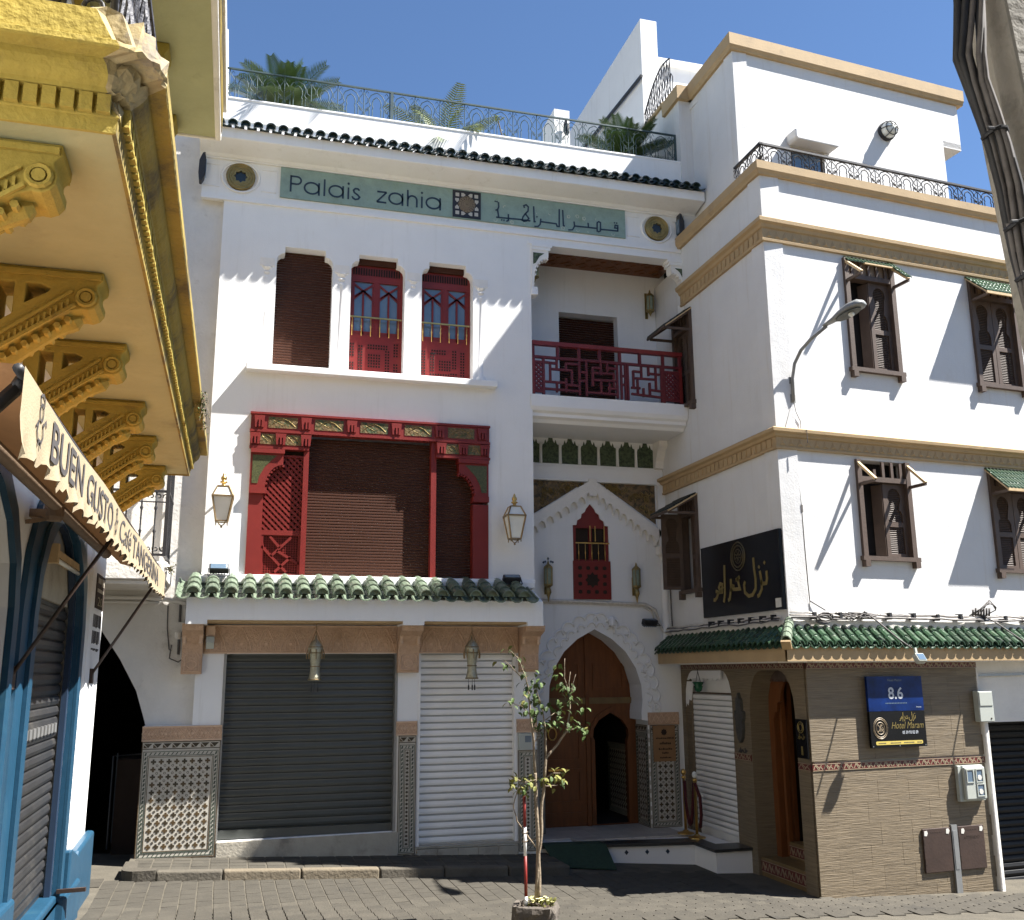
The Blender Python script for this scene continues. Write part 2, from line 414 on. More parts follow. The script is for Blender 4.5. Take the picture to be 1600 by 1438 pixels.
for n,(x,y) in enumerate(vis):
    z=rz(x,y)+.004+random.uniform(-.0012,.0012)
    if n<5:
        q=protos[n]; v0=q.v[0].copy()
        q.v=[v+Vector((x,y,z)) for v in q.v]
        o=q.build('paver',PAVER,road); pob.append((o,(x,y,z)))
    else:
        o,b=pob[n%5]; rep(o,(x-b[0],y-b[1],z-b[2]))
rest=MB()
for (x,y) in near:
    if (x,y) in vs_: continue
    paver_mesh(rest,x,y,rz(x,y)+.004+random.uniform(-.0012,.0012),random.uniform(-.001,.001))
rest.build('paving',PAVER,road,kind='stuff')
def sw(x): return -.043*(x+1)                      # pavement level along the guesthouse
m=MB()
m.add([(-1.12,-.86,sw(-1.1)),(4.45,-.86,sw(4.45)),(4.45,.3,sw(4.45)),(-1.12,.3,sw(-1.1))]+[(-1.12,-.86,-.9),(4.45,-.86,-.9),(4.45,.3,-.9),(-1.12,.3,-.9)],[(0,1,2,3),(0,4,5,1),(1,5,6,2),(2,6,7,3),(3,7,4,0)])
pav=m.build('pavement',JOINT,kind='structure')
b0=None
for j in range(4):
    for i in range(24):
        x=-1.05+i*.228; y=-.84+j*.21
        q=MB(); a,b=.216,.198
        q.add([(x,y,sw(x)-.01),(x+a,y,sw(x+a)-.01),(x+a,y+b,sw(x+a)-.01),(x,y+b,sw(x)-.01),(x+.006,y+.006,sw(x)+.006),(x+a-.006,y+.006,sw(x+a)+.006),(x+a-.006,y+b-.006,sw(x+a)+.006),(x+.006,y+b-.006,sw(x)+.006)],[(4,5,6,7),(0,1,5,4),(1,2,6,5),(2,3,7,6),(3,0,4,7)])
        if b0 is None: b0=q.build('paver',PAVER,pav)
        else: rep(b0,(x+1.05,y+.84,sw(x)-sw(-1.05)+random.uniform(-.002,.002)))
xs=[-.75,.02,.95,1.92,2.75,3.6,4.45]
for i in range(6):
    q=MB(); a,b=xs[i]+.006,xs[i+1]-.006
    q.add([(a,-.99,sw(a)-.2),(b,-.99,sw(b)-.2),(b,-.85,sw(b)-.2),(a,-.85,sw(a)-.2),(a,-.985,sw(a)+.012),(b,-.985,sw(b)+.012),(b,-.85,sw(b)+.016),(a,-.85,sw(a)+.016)],[(4,5,6,7),(0,1,5,4),(1,2,6,5),(2,3,7,6),(3,0,4,7)])
    q.build('kerb_stone',CONC_PALE if i in(1,2) else CONC,pav,bevel=.02)
pts=[(-.75,-.99)]+[(-.95-.2*sin(t*pi/2/5),-.79-.2*cos(t*pi/2/5)) for t in range(6)]+[(-1.15,-.3),(-1.0,-.3),(-.98,-.75),(-.9,-.85),(-.75,-.85)]
MB().prism(pts,-.25,.02,'z').build('kerb_stone',CONC,pav,bevel=.02)
# pavement and kerb in front of the right-hand building (local frame of its long face)
m=MB(TR); zr=lambda u: -.47-.048*u
m.add([(.15,-.55,zr(.15)),(9,-.55,zr(9)),(9,.2,zr(9)),(.15,.2,zr(.15)),(.15,-.55,-2),(9,-.55,-2),(9,.2,-2),(.15,.2,-2)],[(0,1,2,3),(0,4,5,1),(1,5,6,2),(2,6,7,3),(3,7,4,0)])
pav2=m.build('pavement',JOINT,kind='structure')
b0=None
for j in range(3):
    for i in range(22):
        x=.2+i*.21; y=-.53+j*.235
        q=MB(TR); a,b=.203,.228
        q.add([(x,y,zr(x)-.01),(x+a,y,zr(x+a)-.01),(x+a,y+b,zr(x+a)-.01),(x,y+b,zr(x)-.01),(x+.002,y+.002,zr(x)+.006),(x+a-.002,y+.002,zr(x+a)+.006),(x+a-.002,y+b-.002,zr(x+a)+.006),(x+.002,y+b-.002,zr(x)+.006)],[(4,5,6,7),(0,1,5,4),(1,2,6,5),(2,3,7,6),(3,0,4,7)])
        if b0 is None: b0=q.build('paver',PAVER,pav2); bx=(x,y)
        else: rep(b0,(x-bx[0],y-bx[1],zr(x)-zr(bx[0])),TR)
for i in range(8):
    a=.3+i*.78; b=a+.77
    q=MB(TR); q.add([(a,-.70,zr(a)-.3),(b,-.70,zr(b)-.3),(b,-.56,zr(b)-.3),(a,-.56,zr(a)-.3),(a,-.69,zr(a)+.01),(b,-.69,zr(b)+.01),(b,-.56,zr(b)+.014),(a,-.56,zr(a)+.014)],[(4,5,6,7),(0,1,5,4),(1,2,6,5),(2,3,7,6),(3,0,4,7)])
    q.build('kerb_stone',CONC_PALE if i%3 else CONC,pav2,bevel=.02)
# ------------------------------------------------------------------ the guesthouse (main facade on the plane Y = 0)
pal=thing('guesthouse_building','white three storey guesthouse with red carved window, arched wooden door and green tiled eaves','building',(1.9,0,0))
def wtop(x0,x1,z0,zs,zt,c=.115):
    h=zs+c
    return [(x0,z0)]+[(x0,zs)]+[(x0+c-c*cos(radians(a)),zs+c*sin(radians(a))) for a in (30,60,90)]+[(x0+c,zt),(x1-c,zt)]+[(x1-c+c*cos(radians(a)),zs+c*sin(radians(a))) for a in (90,60,30)]+[(x1,zs),(x1,z0)]
wins=[(.335,1.165),(1.44,2.265),(2.53,3.345)]
holes=[wtop(a,b,6.66,8.335,8.555) for a,b in wins]
holes.append([(.10,3.63),(.10,5.94),(3.58,5.94),(3.58,3.63)])
holes.append([(-.085,.15),(-.085,2.555),(2.24,2.555),(2.24,.17)])
holes.append([(2.555,-.05),(2.555,2.555),(3.995,2.555),(3.995,-.06)])
outer=[(-1.07,-.6),(4.30,-.6),(4.30,9.10),(7.25,9.10),(7.25,10.85),(-.80,10.85),(-.80,9.22),(-.47,9.22),(-.47,1.63),(-1.07,1.63)]
MB().prism(outer,0,.32,'y',holes).build('wall',WHITE,pal)
MB().box(4.0,4.30,.32,1.1,-.6,9.1).build('return_wall',WHITE,pal)
MB().box(-.75,4.0,1.7,5.2,-.6,10.2).box(4.0,6.9,1.7,5.2,3.2,10.2).box(4.0,6.9,5.0,5.2,-.6,3.2).box(-.75,4.0,.9,1.7,2.7,10.2).box(4.0,6.9,1.45,1.7,6.2,10.2).build('rear_body',WHITE,pal)
MB().box(-.9,7.2,.32,5.2,10.2,10.3).build('roof_terrace',CEMENT,pal)
# window columns
for cx,w in ((.20,.20),(1.30,.21),(2.40,.19),(3.47,.21)):
    r=w/2
    c=MB(); c.lathe([(r*1.05,6.66),(r*1.05,6.72),(r*.82,6.76),(r*.78,7.3),(r*.74,8.02),(r*.9,8.05),(r*.74,8.07)],(cx,.075,0),14)
    o=c.build('column',WHITE_TRIM,pal,smooth=True)
    k=MB(); k.lathe([(r*.74,8.07),(r*.95,8.12),(r*.8,8.15),(r*1.1,8.2),(r*1.0,8.22)],(cx,.075,0),10)
    k.box(cx-r*1.05,cx+r*1.05,-.012,.14,8.22,8.345); 
    k.build('capital',CARVED_WHITE,o)
MB().box(-.03,3.70,-.16,.30,6.555,6.655).build('window_sill',WHITE_TRIM,pal,bevel=.01)
# first-floor... the closed roller blind
def slats(m,x0,x1,z0,z1,p,y,d=.012):
    n=int((z1-z0)/p); 
    for i in range(n):
        a=z0+i*p; m.add([(x0,y,a+.003),(x1,y,a+.003),(x1,y-d,a+p*.35),(x0,y-d,a+p*.35),(x1,y-d*.6,a+p*.85),(x0,y-d*.6,a+p*.85),(x1,y,a+p),(x0,y,a+p)],[(0,1,2,3),(3,2,4,5),(5,4,6,7)])
    return m
m=MB(); slats(m,.335,1.165,6.66,8.55,.042,.20,.005); m.build('roller_blind',SHUT_BR,pal,kind='stuff')
for wi,(a,b) in enumerate(wins[1:]):
    y=.20
    fr=MB(); fr.prism([(a-.01,6.65),(b+.01,6.65),(b+.01,8.62),(a-.01,8.62)],y,y+.06,'y',[[(a+.05,7.34),(a+.05,8.20),((a+b)/2-.03,8.20),((a+b)/2-.03,7.34)],[((a+b)/2+.03,7.34),((a+b)/2+.03,8.20),(b-.05,8.20),(b-.05,7.34)]])
    f=fr.build('window',RED,pal)
    MB().box(a,b,y-.05,y-.004,8.46,8.62).build('blind_box',SHUT_BR,f)
    t=MB()
    for i in range(19):
        x=a+.06+i*(b-a-.12)/18; t.box(x-.010,x+.010,y-.012,y-.003,8.31,8.42)
    t.build('vent_slots',DARK,f)
    MB().box(a+.03,(a+b)/2,y+.07,y+.075,7.3,8.25).box((a+b)/2,b-.03,y+.07,y+.075,7.3,8.25).build('curtain',CURTAIN,f)
    for (p,q) in ((a+.05,(a+b)/2-.03),((a+b)/2+.03,b-.05)):
        MB().box(p,q,y+.035,y+.04,7.34,8.20).build('pane',GLASS,f)
        mm=MB(); c=(p+q)/2
        for l in ([(p,8.18),(q,7.93)],[(q,8.18),(p,7.93)],[(c,8.05),(c,7.34)],[(p,7.93),(p,7.90)],[(p,7.9),(c,8.06)],[(q,7.9),(c,8.06)]):
            mm.ribbon(l,.028,y+.012,y+.032)
        mm.box(p,q,y+.012,y+.032,7.34,7.40).box(p-.005,p+.03,y+.01,y+.033,7.34,8.2).box(q-.03,q+.005,y+.01,y+.033,7.34,8.2).build('glazing_bars',RED,f)
    # pierced apron: small square holes set in an interlaced pattern
    hp=MB(); s=.031
    def hol(x0,z0,nx,nz):
        for i in range(nx):
            for j in range(nz): hp.box(a+x0+i*.04,a+x0+i*.04+.022,y-.006,y-.002,6.66+z0+j*.045,6.66+z0+j*.045+.026)
    if wi==0:
        for blk in ((.03,.03,2,5),(.03,.33,2,5),(.16,.12,2,9),(.16,.03,9,2),(.31,.17,5,5),(.30,.46,8,2),(.57,.06,2,9),(.70,.04,2,5),(.70,.36,2,5)): hol(*blk)
    else:
        for blk in ((.04,.03,2,11),(.18,.18,2,7),(.18,.03,8,3),(.32,.2,5,4),(.20,.46,6,2),(.53,.24,2,7),(.66,.04,2,11),(.50,.05,3,3)): hol(*blk)
    hp.build('pierced_holes',DARK,f,kind='stuff')
    rb=MB(); rb.bar((a+.01,y-.06,7.60),(b-.02,y-.06,7.60),.022)
    rb.build('balustrade_rail',BRASS,f)
    for i in range(6):
        x=a+.05+i*(b-a-.12)/5
        MB().lathe([(.007,7.30),(.007,7.42),(.014,7.45),(.007,7.48),(.007,7.60)],(x,y-.06,0),6).build('baluster',BRASS,f,smooth=True)
# the red window bay
ry=-.03
bay=MB()
bay.box(.10,.30,ry,.14,3.63,4.80).box(3.34,3.58,ry,.14,3.63,4.74)
bay.box(.84,.915,ry+.02,.14,3.63,5.70).box(2.705,2.785,ry+.02,.14,3.63,5.70)
bay.box(.08,3.59,ry-.02,.14,5.69,5.945).box(.08,.90,ry-.015,.14,5.45,5.69).box(2.775,3.59,ry-.015,.14,5.45,5.69)
bay.box(.07,3.60,ry-.045,ry+.1,5.925,5.955).box(.07,3.60,ry-.04,ry+.1,5.665,5.70).box(.075,.905,ry-.035,ry+.1,5.425,5.46).box(2.77,3.60,ry-.035,ry+.1,5.425,5.46)
fb=bay.build('window',RED,pal)
def bracket(x0,x1,z0,z1,dirn):
    m=MB(); xo=x0 if dirn>0 else x1
    sh=lambda d,z:(xo+dirn*d,z)
    pts=[sh(0,4.80),sh(.215,4.80),sh(.215,4.87)]+[sh(.215+.235*(1-cos(radians(t))),4.87+.33*sin(radians(t))) for t in (15,30,45,60,75,90)]+[sh(.455,5.20),sh(.455,5.455),sh(0,5.455)]
    m.prism(pts,ry-.01,.13)
    b=m.build('bracket',RED,fb)
    MB().box(min(xo,xo+dirn*.24),max(xo,xo+dirn*.24),ry-.04,.13,4.775,4.86).build('bracket_moulding',RED,b); MB().box(min(xo,xo+dirn*.47),max(xo,xo+dirn*.47),ry-.045,.13,5.36,5.42).build('bracket_moulding',RED,b)
    tri=[sh(.03,5.33),sh(.36,5.33),sh(.30,5.27),sh(.20,5.16),sh(.13,5.02),sh(.11,4.92),sh(.03,4.92)]
    MB().prism(tri,ry-.016,ry-.012).build('mosaic_inset',MOSGREEN,b)
    sc=MB()
    for t in range(8):
        a=radians(12+t*11); p=sh(.215+.235*(1-cos(a))+.012,4.87+.33*sin(a)-.012); sc.disc(p[0],p[1],.018,ry,.06,6)
    sc.build('scallops',RED,b)
bracket(.10,.55,4.8,5.45,1); bracket(3.12,3.58,4.8,5.45,-1)
# painted frieze panels with red crenel blocks between
def frieze(x0,x1,z0,z1,n):
    p=(x1-x0)/n; w=p*.62
    for i in range(n):
        a=x0+i*p+p*.19
        MB().box(a,a+w,ry-.026,ry-.021,z0,z1).build('painted_panel',PAINTED,fb)
        m=MB(); m.tube([(a+.03,ry-.027,z0+.03),(a+w*.3,ry-.03,z1-.05),(a+w*.5,ry-.03,z1-.02),(a+w*.7,ry-.03,z1-.05),(a+w-.03,ry-.027,z0+.03)],.0035,4)
        m.tube([(a+.02,ry-.025,z1-.02),(a+w*.5,ry-.026,z0+.04),(a+w-.02,ry-.025,z1-.02)],.003,4)
        m.build('arabesque',GILT,fb)
    for i in range(n+1):
        c=x0+i*p
        m=MB(); m.prism([(c-.075,z1+.01),(c-.06,z0-.005),(c-.03,z0-.005),(c-.03,z0+.10),(c+.03,z0+.10),(c+.03,z0-.005),(c+.06,z0-.005),(c+.075,z1+.01)],ry-.05,ry-.015)
        m.box(c-.012,c+.012,ry-.06,ry-.015,z0,z0+.10); m.build('frieze_block',RED,fb)
frieze(.2,3.48,5.735,5.895,5); frieze(.15,.86,5.49,5.64,2); frieze(2.85,3.52,5.49,5.64,2)
m=MB(); slats(m,.915,2.705,3.63,5.68,.042,.13,.005); m.build('roller_blind',SHUT_BR,fb,kind='stuff')
m=MB(); slats(m,2.785,3.36,3.63,5.46,.042,.13,.005); m.build('roller_blind',SHUT_BR,fb,kind='stuff')
# lattice side light: diagonal laths above, pierced panel below
MB().box(.30,.84,.10,.12,3.63,5.45).build('dark_backing',DARKBR,fb)
m=MB()
def clipd(x0,x1,z0,z1,c,sg):
    pts=[]
    for x in (x0,x1):
        z=sg*x+c
        if z0<=z<=z1: pts.append((x,z))
    for z in (z0,z1):
        x=(z-c)*sg
        if x0<x<x1: pts.append((x,z))
    return pts[:2] if len(pts)>=2 else None
k=-2.0
while k<7:
    for sg in (1,-1):
        q=clipd(.30,.84,4.26,5.36,k+(4 if sg<0 else 2.5),sg)
        if q and (abs(q[0][0]-q[1][0])>.02): m.ribbon(q,.034,.055+.008*sg,.07+.008*sg)
    k+=.088
m.build('lattice',RED,fb,kind='stuff')
MB().box(.30,.84,.03,.09,4.20,4.27).box(.30,.84,.03,.09,3.63,3.66).box(.30,.33,.035,.09,3.66,4.2).box(.81,.84,.035,.09,3.66,4.2).box(.30,.84,.03,.09,5.33,5.36).build('lattice_frame',RED,fb)
m=MB()
for i in range(15): m.box(.33+i*.034,.33+i*.034+.014,.06,.08,3.66,4.2)
for i in range(17): m.box(.33,.81,.062,.082,3.66+i*.033,3.66+i*.033+.013)
m.build('pierced_panel',RED,fb,kind='stuff')
for l in ([(.31,4.04),(.66,3.68)],[(.44,3.90),(.72,4.18)],[(.52,3.98),(.83,3.80)],[(.50,3.68),(.72,3.90)],[(.56,4.02),(.42,4.18)]):
    MB().ribbon(l,.036,.035,.06).build('diagonal_bar',RED,fb)
MB().box(-.47,4.3,-.06,.02,3.575,3.632).build('bay_ledge',WHITE_TRIM,pal,bevel=.01)

# sign band, mouldings, medallions
m=MB(); m.box(-.80,7.1,-.035,.0,9.19,9.235).box(-.80,7.1,-.02,.0,9.235,9.26); m.build('moulding',WHITE_TRIM,pal)
m=MB(); m.box(-.80,7.1,-.03,0,9.845,9.875); m.build('moulding',WHITE_TRIM,pal)
for cx in (-.25,6.52):
    MB().prism([(cx+.21*cos(t*pi/18),9.585+.215*sin(t*pi/18)) for t in range(36)],-.045,.0,'y',[[(cx+.10*(1 if t%2==0 else .76)*cos(t*pi/8),9.585+.10*(1 if t%2==0 else .76)*sin(t*pi/8)) for t in range(16)]]).build('medallion',GILT,pal)
    o=[q for q in pal.children if q.name.startswith('medallion')][-1]
    MB().disc(cx,9.585,.12,-.012,-.004,16).build('star',NAVY,o)
    rr=MB()
    for R in (.205,.165): rr.tube([(cx+R*cos(t*pi/14),-.047,9.585+R*sin(t*pi/14)) for t in range(28)],.008,4,closed=True)
    rr.tube([(cx+.14*(1 if t%2==0 else .80)*cos(t*pi/8),-.047,9.585+.14*(1 if t%2==0 else .80)*sin(t*pi/8)) for t in range(16)],.006,4,closed=True)
    rr.build('medallion_ring',GILT,o)
    f=MB(); f.tube([(cx+.27*cos(t*pi/14),-.012,9.585+.24*sin(t*pi/14)) for t in range(28)],.02,5,closed=True)
    for sx in (-1,1):
        x0=cx+sx*.30; x1=cx+sx*.52
        f.box(min(x0,x1),max(x0,x1),-.012,0,9.75,9.765).box(min(x0,x1),max(x0,x1),-.012,0,9.40,9.415).box(x1-.008,x1+.008,-.012,0,9.4,9.765)
    f.build('medallion_surround',WHITE_TRIM,pal)
# eave: cove soffit, fascia, tiles
m=MB(); prof=[(0,9.86),(-.05,9.87),(-.09,9.905),(-.30,9.945),(-.44,9.965),(-.45,9.975),(-.45,10.135),(-.42,10.15),(0,10.40)]
m.prism(prof,-.85,7.22,'x'); m.build('eave',WHITE,pal)
def tile_mesh(m,x,y0,z0,y1,z1,w,drop=.0,t=.014,n=6):
    """half-round cover tile, its axis running from (y0,z0) at the edge up to (y1,z1)"""
    A=[];B=[]
    for r,wd in ((1,0),(1-t/(w/2),1)):
        rng=range(n+1) if r==1 else range(n,-1,-1)
        for k in rng:
            a=pi*k/n; A.append((x+w/2*r*1.06*cos(a),y0,z0+w/2*r*1.06*sin(a))); B.append((x+w/2*r*.92*cos(a),y1,z1+w/2*r*.92*sin(a)))
    m.loft(A,B); return m
def pan_mesh(m,x,y0,z0,y1,z1,w,n=5):
    A=[(x+w/2*cos(pi+pi*k/n),y0,z0+w*.35*sin(pi+pi*k/n)) for k in range(n+1)]+[(x+w*.40*cos(2*pi-pi*k/n),y0,z0+w*.26*sin(2*pi-pi*k/n)) for k in range(n+1)]
    B=[(p[0],y1,p[2]+z1-z0) for p in A]
    m.loft(A,B); return m
def roof_tiles(parent,mat,x0,x1,sp,rows,edge,top,T=T0,w=None,pans=True,mat2=None):
    """rows of cover tiles between the eave edge (y,z) and the top (y,z)"""
    w=w or sp*.74; n=int((x1-x0)/sp); (ya,za),(yb,zb)=edge,top
    first=None
    for j in range(rows):
        f0=j/rows-.03; f1=(j+1)/rows+.10
        p0=(ya+(yb-ya)*f0,za+(zb-za)*f0+.012*0); p1=(ya+(yb-ya)*f1,za+(zb-za)*f1)
        base=None
        for i in range(n):
            x=x0+sp*(i+.5)
            if base is None:
                base=tile_mesh(MB(T),x,p0[0],p0[1]+.018,p1[0],p1[1]-.004,w).build('roof_tile',mat,parent,smooth=False); bx=x
            else: rep(base,(x-bx+random.uniform(-.004,.004),random.uniform(-.008,.008),random.uniform(-.004,.004)),T)
    pm=MB(T)
    for i in range(n+1):
        x=x0+sp*i
        for j in range(rows):
            f0=j/rows-.03; f1=(j+1)/rows+.1
            pan_mesh(pm,x,ya+(yb-ya)*f0,za+(zb-za)*f0,yb*f1+ya*(1-f1),za+(zb-za)*f1-.012,sp*.80)
    for i in range(n):
        x=x0+sp*(i+.5); r=w*.46
        pm.prism([(x+r*cos(pi*k/6),za+.018+r*sin(pi*k/6)) for k in range(7)],ya+.03,ya+.05)
    pm.build('pan_tiles',mat2 or mat,parent)
roof_tiles(pal,GREEN_DK,-.85,7.22,.1815,2,(-.52,10.165),(-.10,10.34))
m=MB(); m.prism([(-.86,10.52),(7.25,10.52),(7.25,10.865),(-.86,10.865)],-.02,.0); m.build('parapet_face',WHITE,pal)
m=MB(); m.box(-.86,7.05,-.03,.34,10.865,10.90); m.build('parapet_coping',WHITE_TRIM,pal,bevel=.008)

# lower tiled canopy over the shops
m=MB(); m.prism([(-.55,2.985),(-.55,3.275),(-.52,3.285),(0,3.50),(.0,2.985)],-.615,4.255,'x'); cn=m.build('canopy',WHITE,pal)
for a,b in ((-.615,-.345),(2.235,2.53),(4.02,4.255)):
    MB().box(a,b,-.552,0,2.93,2.987).build('canopy_end',WHITE,cn)
MB().box(-.345,2.235,-.50,-.03,2.955,2.984).box(2.53,4.02,-.50,-.03,2.955,2.984).build('canopy_soffit',TAN,cn)
roof_tiles(pal,GREEN_PALE,-.66,4.30,.2365,3,(-.645,3.315),(-.02,3.565))
MB().box(-.60,4.28,-.10,.0,3.50,3.60).build('canopy_mortar',WHITE,pal,bevel=.02)
# carved corbels and carved bands
def corbel(x0,x1):
    m=MB(); m.prism([(-.02,2.29),(-.10,2.29),(-.12,2.34),(-.12,2.55),(-.16,2.68),(-.26,2.80),(-.44,2.86),(-.46,2.90),(-.46,2.94),(-.02,2.94)],x0,x1,'x')
    o=m.build('corbel',PINK,pal)
    k=MB(); c=(x0+x1)/2; w=x1-x0
    k.tube(xz3([(x0+.04,2.33),(x0+.04,2.52),(c-.04,2.60),(c,2.66),(c+.04,2.60),(x1-.04,2.52),(x1-.04,2.33)],-.123),.008,4,closed=True)
    k.tube([(c+.06*cos(t*pi/6),-.123,2.42+.05*sin(t*pi/6)) for t in range(12)],.007,4,closed=True)
    for sx in (x0+.03,x1-.03):
        k.lathe([(.0,2.66),(.03,2.69),(.022,2.74),(.035,2.79),(.02,2.84)],(sx,-.22,0),6)
    k.tube([(x0+.03,-.25,2.80),(c-.05,-.30,2.86),(c,-.30,2.82),(c+.05,-.30,2.86),(x1-.03,-.25,2.80)],.012,5)
    k.build('corbel_carving',PINK_LT,o)
corbel(-.655,-.39); corbel(2.24,2.54); corbel(4.03,4.31)
def carved_band(x0,x1,z0,z1,y,big=True):
    o=MB().box(x0,x1,y,0,z0,z1).build('carved_band',PINK,pal)
    k=MB(); h=z1-z0
    k.box(x0,x1,y-.008,y,z0,z0+.02).box(x0,x1,y-.008,y,z1-.02,z1)
    if big:
        n=max(2,round((x1-x0)/.33)); p=(x1-x0)/n
        for i in range(n):
            c=x0+p*(i+.5)
            k.tube(xz3([(c-p*.42,z0+.03),(c-p*.30,z0+h*.45),(c-p*.2,z0+h*.62),(c-p*.12,z0+h*.78),(c,z0+h*.9),(c+p*.12,z0+h*.78),(c+p*.2,z0+h*.62),(c+p*.30,z0+h*.45),(c+p*.42,z0+.03)],y-.003),.008,4)
            k.tube(xz3([(c-p*.22,z0+.03),(c-p*.20,z0+h*.4),(c,z0+h*.72),(c+p*.20,z0+h*.4),(c+p*.22,z0+.03)],y-.003),.006,4)
            k.tube(xz3(spiral(c-p*.5+.03,z0+h*.62,.04,.01,0,400,10),y-.003),.005,4); k.tube(xz3(spiral(c+p*.5-.03,z0+h*.62,.04,.01,180,-220,10),y-.003),.005,4)
            k.disc(c,z0+h*.33,.022,y-.008,y,6)
    else:
        n=max(1,round((x1-x0)/.17)); p=(x1-x0)/n; zc=(z0+z1)/2
        for i in range(n):
            c=x0+p*(i+.5)
            k.tube(xz3([(c-p*.5,zc),(c-p*.2,z1-.035),(c,zc),(c+p*.2,z0+.035),(c+p*.5,zc)],y-.003),.006,4)
            k.tube(xz3([(c-p*.5,zc),(c-p*.2,z0+.035),(c,zc),(c+p*.2,z1-.035),(c+p*.5,zc)],y-.003),.006,4)
            k.disc(c,zc,.016,y-.009,y,6); k.disc(c+p*.27,zc,.02,y-.007,y,6)
    k.build('carving',PINK_LT,o)
    return o
carved_band(-.385,2.235,2.56,2.94,-.035); carved_band(2.545,4.025,2.56,2.94,-.035)
carved_band(-1.085,-.085,1.435,1.625,-.03,False); carved_band(2.25,2.545,1.435,1.625,-.03,False); carved_band(4.0,4.305,1.435,1.625,-.03,False)
# zellige panels (slabs with every tile piece as geometry)
def zellige(x0,x1,z0,z1,y,parent,T=T0,zig=True,cell=.0945,bord=.085,tri=.10):
    a=MB(T).box(x0,x1,y,y+.024,z0,z1).build('zellige_panel',ZWHITE,parent)
    d=MB(T); g=MB(T); o=MB(T); f=y-.004
    top=z1-(tri if zig else 0)
    def fr(m,a0,a1,b0,b1,t): m.box(a0,a1,f,y,b0,b0+t).box(a0,a1,f,y,b1-t,b1).box(a0,a0+t,f,y,b0+t,b1-t).box(a1-t,a1,f,y,b0+t,b1-t)
    fr(o,x0,x1,z0,z1,.010)
    if zig:
        n=max(2,round((x1-x0-.03)/.125)); p=(x1-x0-.03)/n
        for i in range(n):
            c=x0+.015+p*(i+.5)
            d.prism([(c-p*.44,z1-.022),(c+p*.44,z1-.022),(c,z1-tri+.024)],f,y)
            o.prism([(c-p*.5+.004,z1-tri+.022),(c-p*.06,z1-tri+.022),(c-p*.5+.004,z1-.035)],f,y)
        d.box(x0+.01,x1-.01,f,y,z1-tri+.004,z1-tri+.014)
    i0=.022; fr(g,x0+i0,x1-i0,z0+i0,top-i0,.008)
    i1=bord-.012; fr(g,x0+i1,x1-i1,z0+i1,top-i1,.008)
    # plaited border
    def plait(p0,p1,horizontal):
        n=max(2,int((p1-p0)/.052)); p=(p1-p0)/n
        return [(p0+p*(i+.5),p*.7) for i in range(n)]
    mid=(i0+i1+.008)/2
    for (s,l) in plait(x0+bord,x1-bord,True):
        for zz in (z0+mid,top-mid): g.prism([(s-l/2,zz-.016),(s-l/2+.014,zz-.016),(s+l/2,zz+.016),(s+l/2-.014,zz+.016)],f,y); 
    for (s,l) in plait(z0+.03,top-.03,False):
        for xx in (x0+mid,x1-mid): g.prism([(xx-.016,s-l/2),(xx+.004,s-l/2),(xx+.016,s+l/2),(xx-.004,s+l/2)],f,y)
    fx0,fx1,fz0,fz1=x0+bord+.02,x1-bord-.02,z0+bord+.02,top-bord-.02
    if fx1-fx0>.03:
        fr(o,fx0-.014,fx1+.014,fz0-.014,fz1+.014,.007)
        if fx1-fx0<.12:
            n=int((fz1-fz0)/.05)
            for i in range(n):
                zc=fz0+(fz1-fz0)*(i+.5)/n; xc=(fx0+fx1)/2; d.prism([(xc-.022,zc),(xc,zc-.02),(xc+.022,zc),(xc,zc+.02)],f,y)
        else:
            nx=max(1,round((fx1-fx0)/cell)); nz=max(1,round((fz1-fz0)/cell)); sx=(fx1-fx0)/nx; sz=(fz1-fz0)/nz
            for i in range(nx):
                for j in range(nz):
                    xc=fx0+sx*(i+.5); zc=fz0+sz*(j+.5); q=min(sx,sz)
                    a_,b_=q*.34,q*.125
                    tgt=d if (i+j)%2 else o
                    tgt.prism([(xc-a_,zc-b_),(xc-b_,zc-b_),(xc-b_,zc-a_),(xc+b_,zc-a_),(xc+b_,zc-b_),(xc+a_,zc-b_),(xc+a_,zc+b_),(xc+b_,zc+b_),(xc+b_,zc+a_),(xc-b_,zc+a_),(xc-b_,zc+b_),(xc-a_,zc+b_)],f,y)
            for i in range(nx+1):
                for j in range(nz+1):
                    xc=fx0+sx*i; zc=fz0+sz*j; q=min(sx,sz)*.17
                    if i in(0,nx) or j in (0,nz): continue
                    d.prism([(xc+q*cos(t*pi/4+pi/8),zc+q*sin(t*pi/4+pi/8)) for t in range(8)],f,y,'y',[[(xc+q*.62*cos(t*pi/4+pi/8),zc+q*.62*sin(t*pi/4+pi/8)) for t in range(8)]])
    for mb,mt,nm in ((d,ZDARK,'dark_tile_pieces'),(g,ZGREEN,'border_tile_pieces'),(o,ZOCHRE,'brown_tile_pieces')):
        if mb.v: mb.build(nm,mt,a,kind='stuff')
    return a
zellige(-1.075,-.095,-.02,1.43,-.026,pal); zellige(2.285,2.535,-.13,1.43,-.026,pal); zellige(4.015,4.30,-.18,1.19,-.026,pal,zig=False)
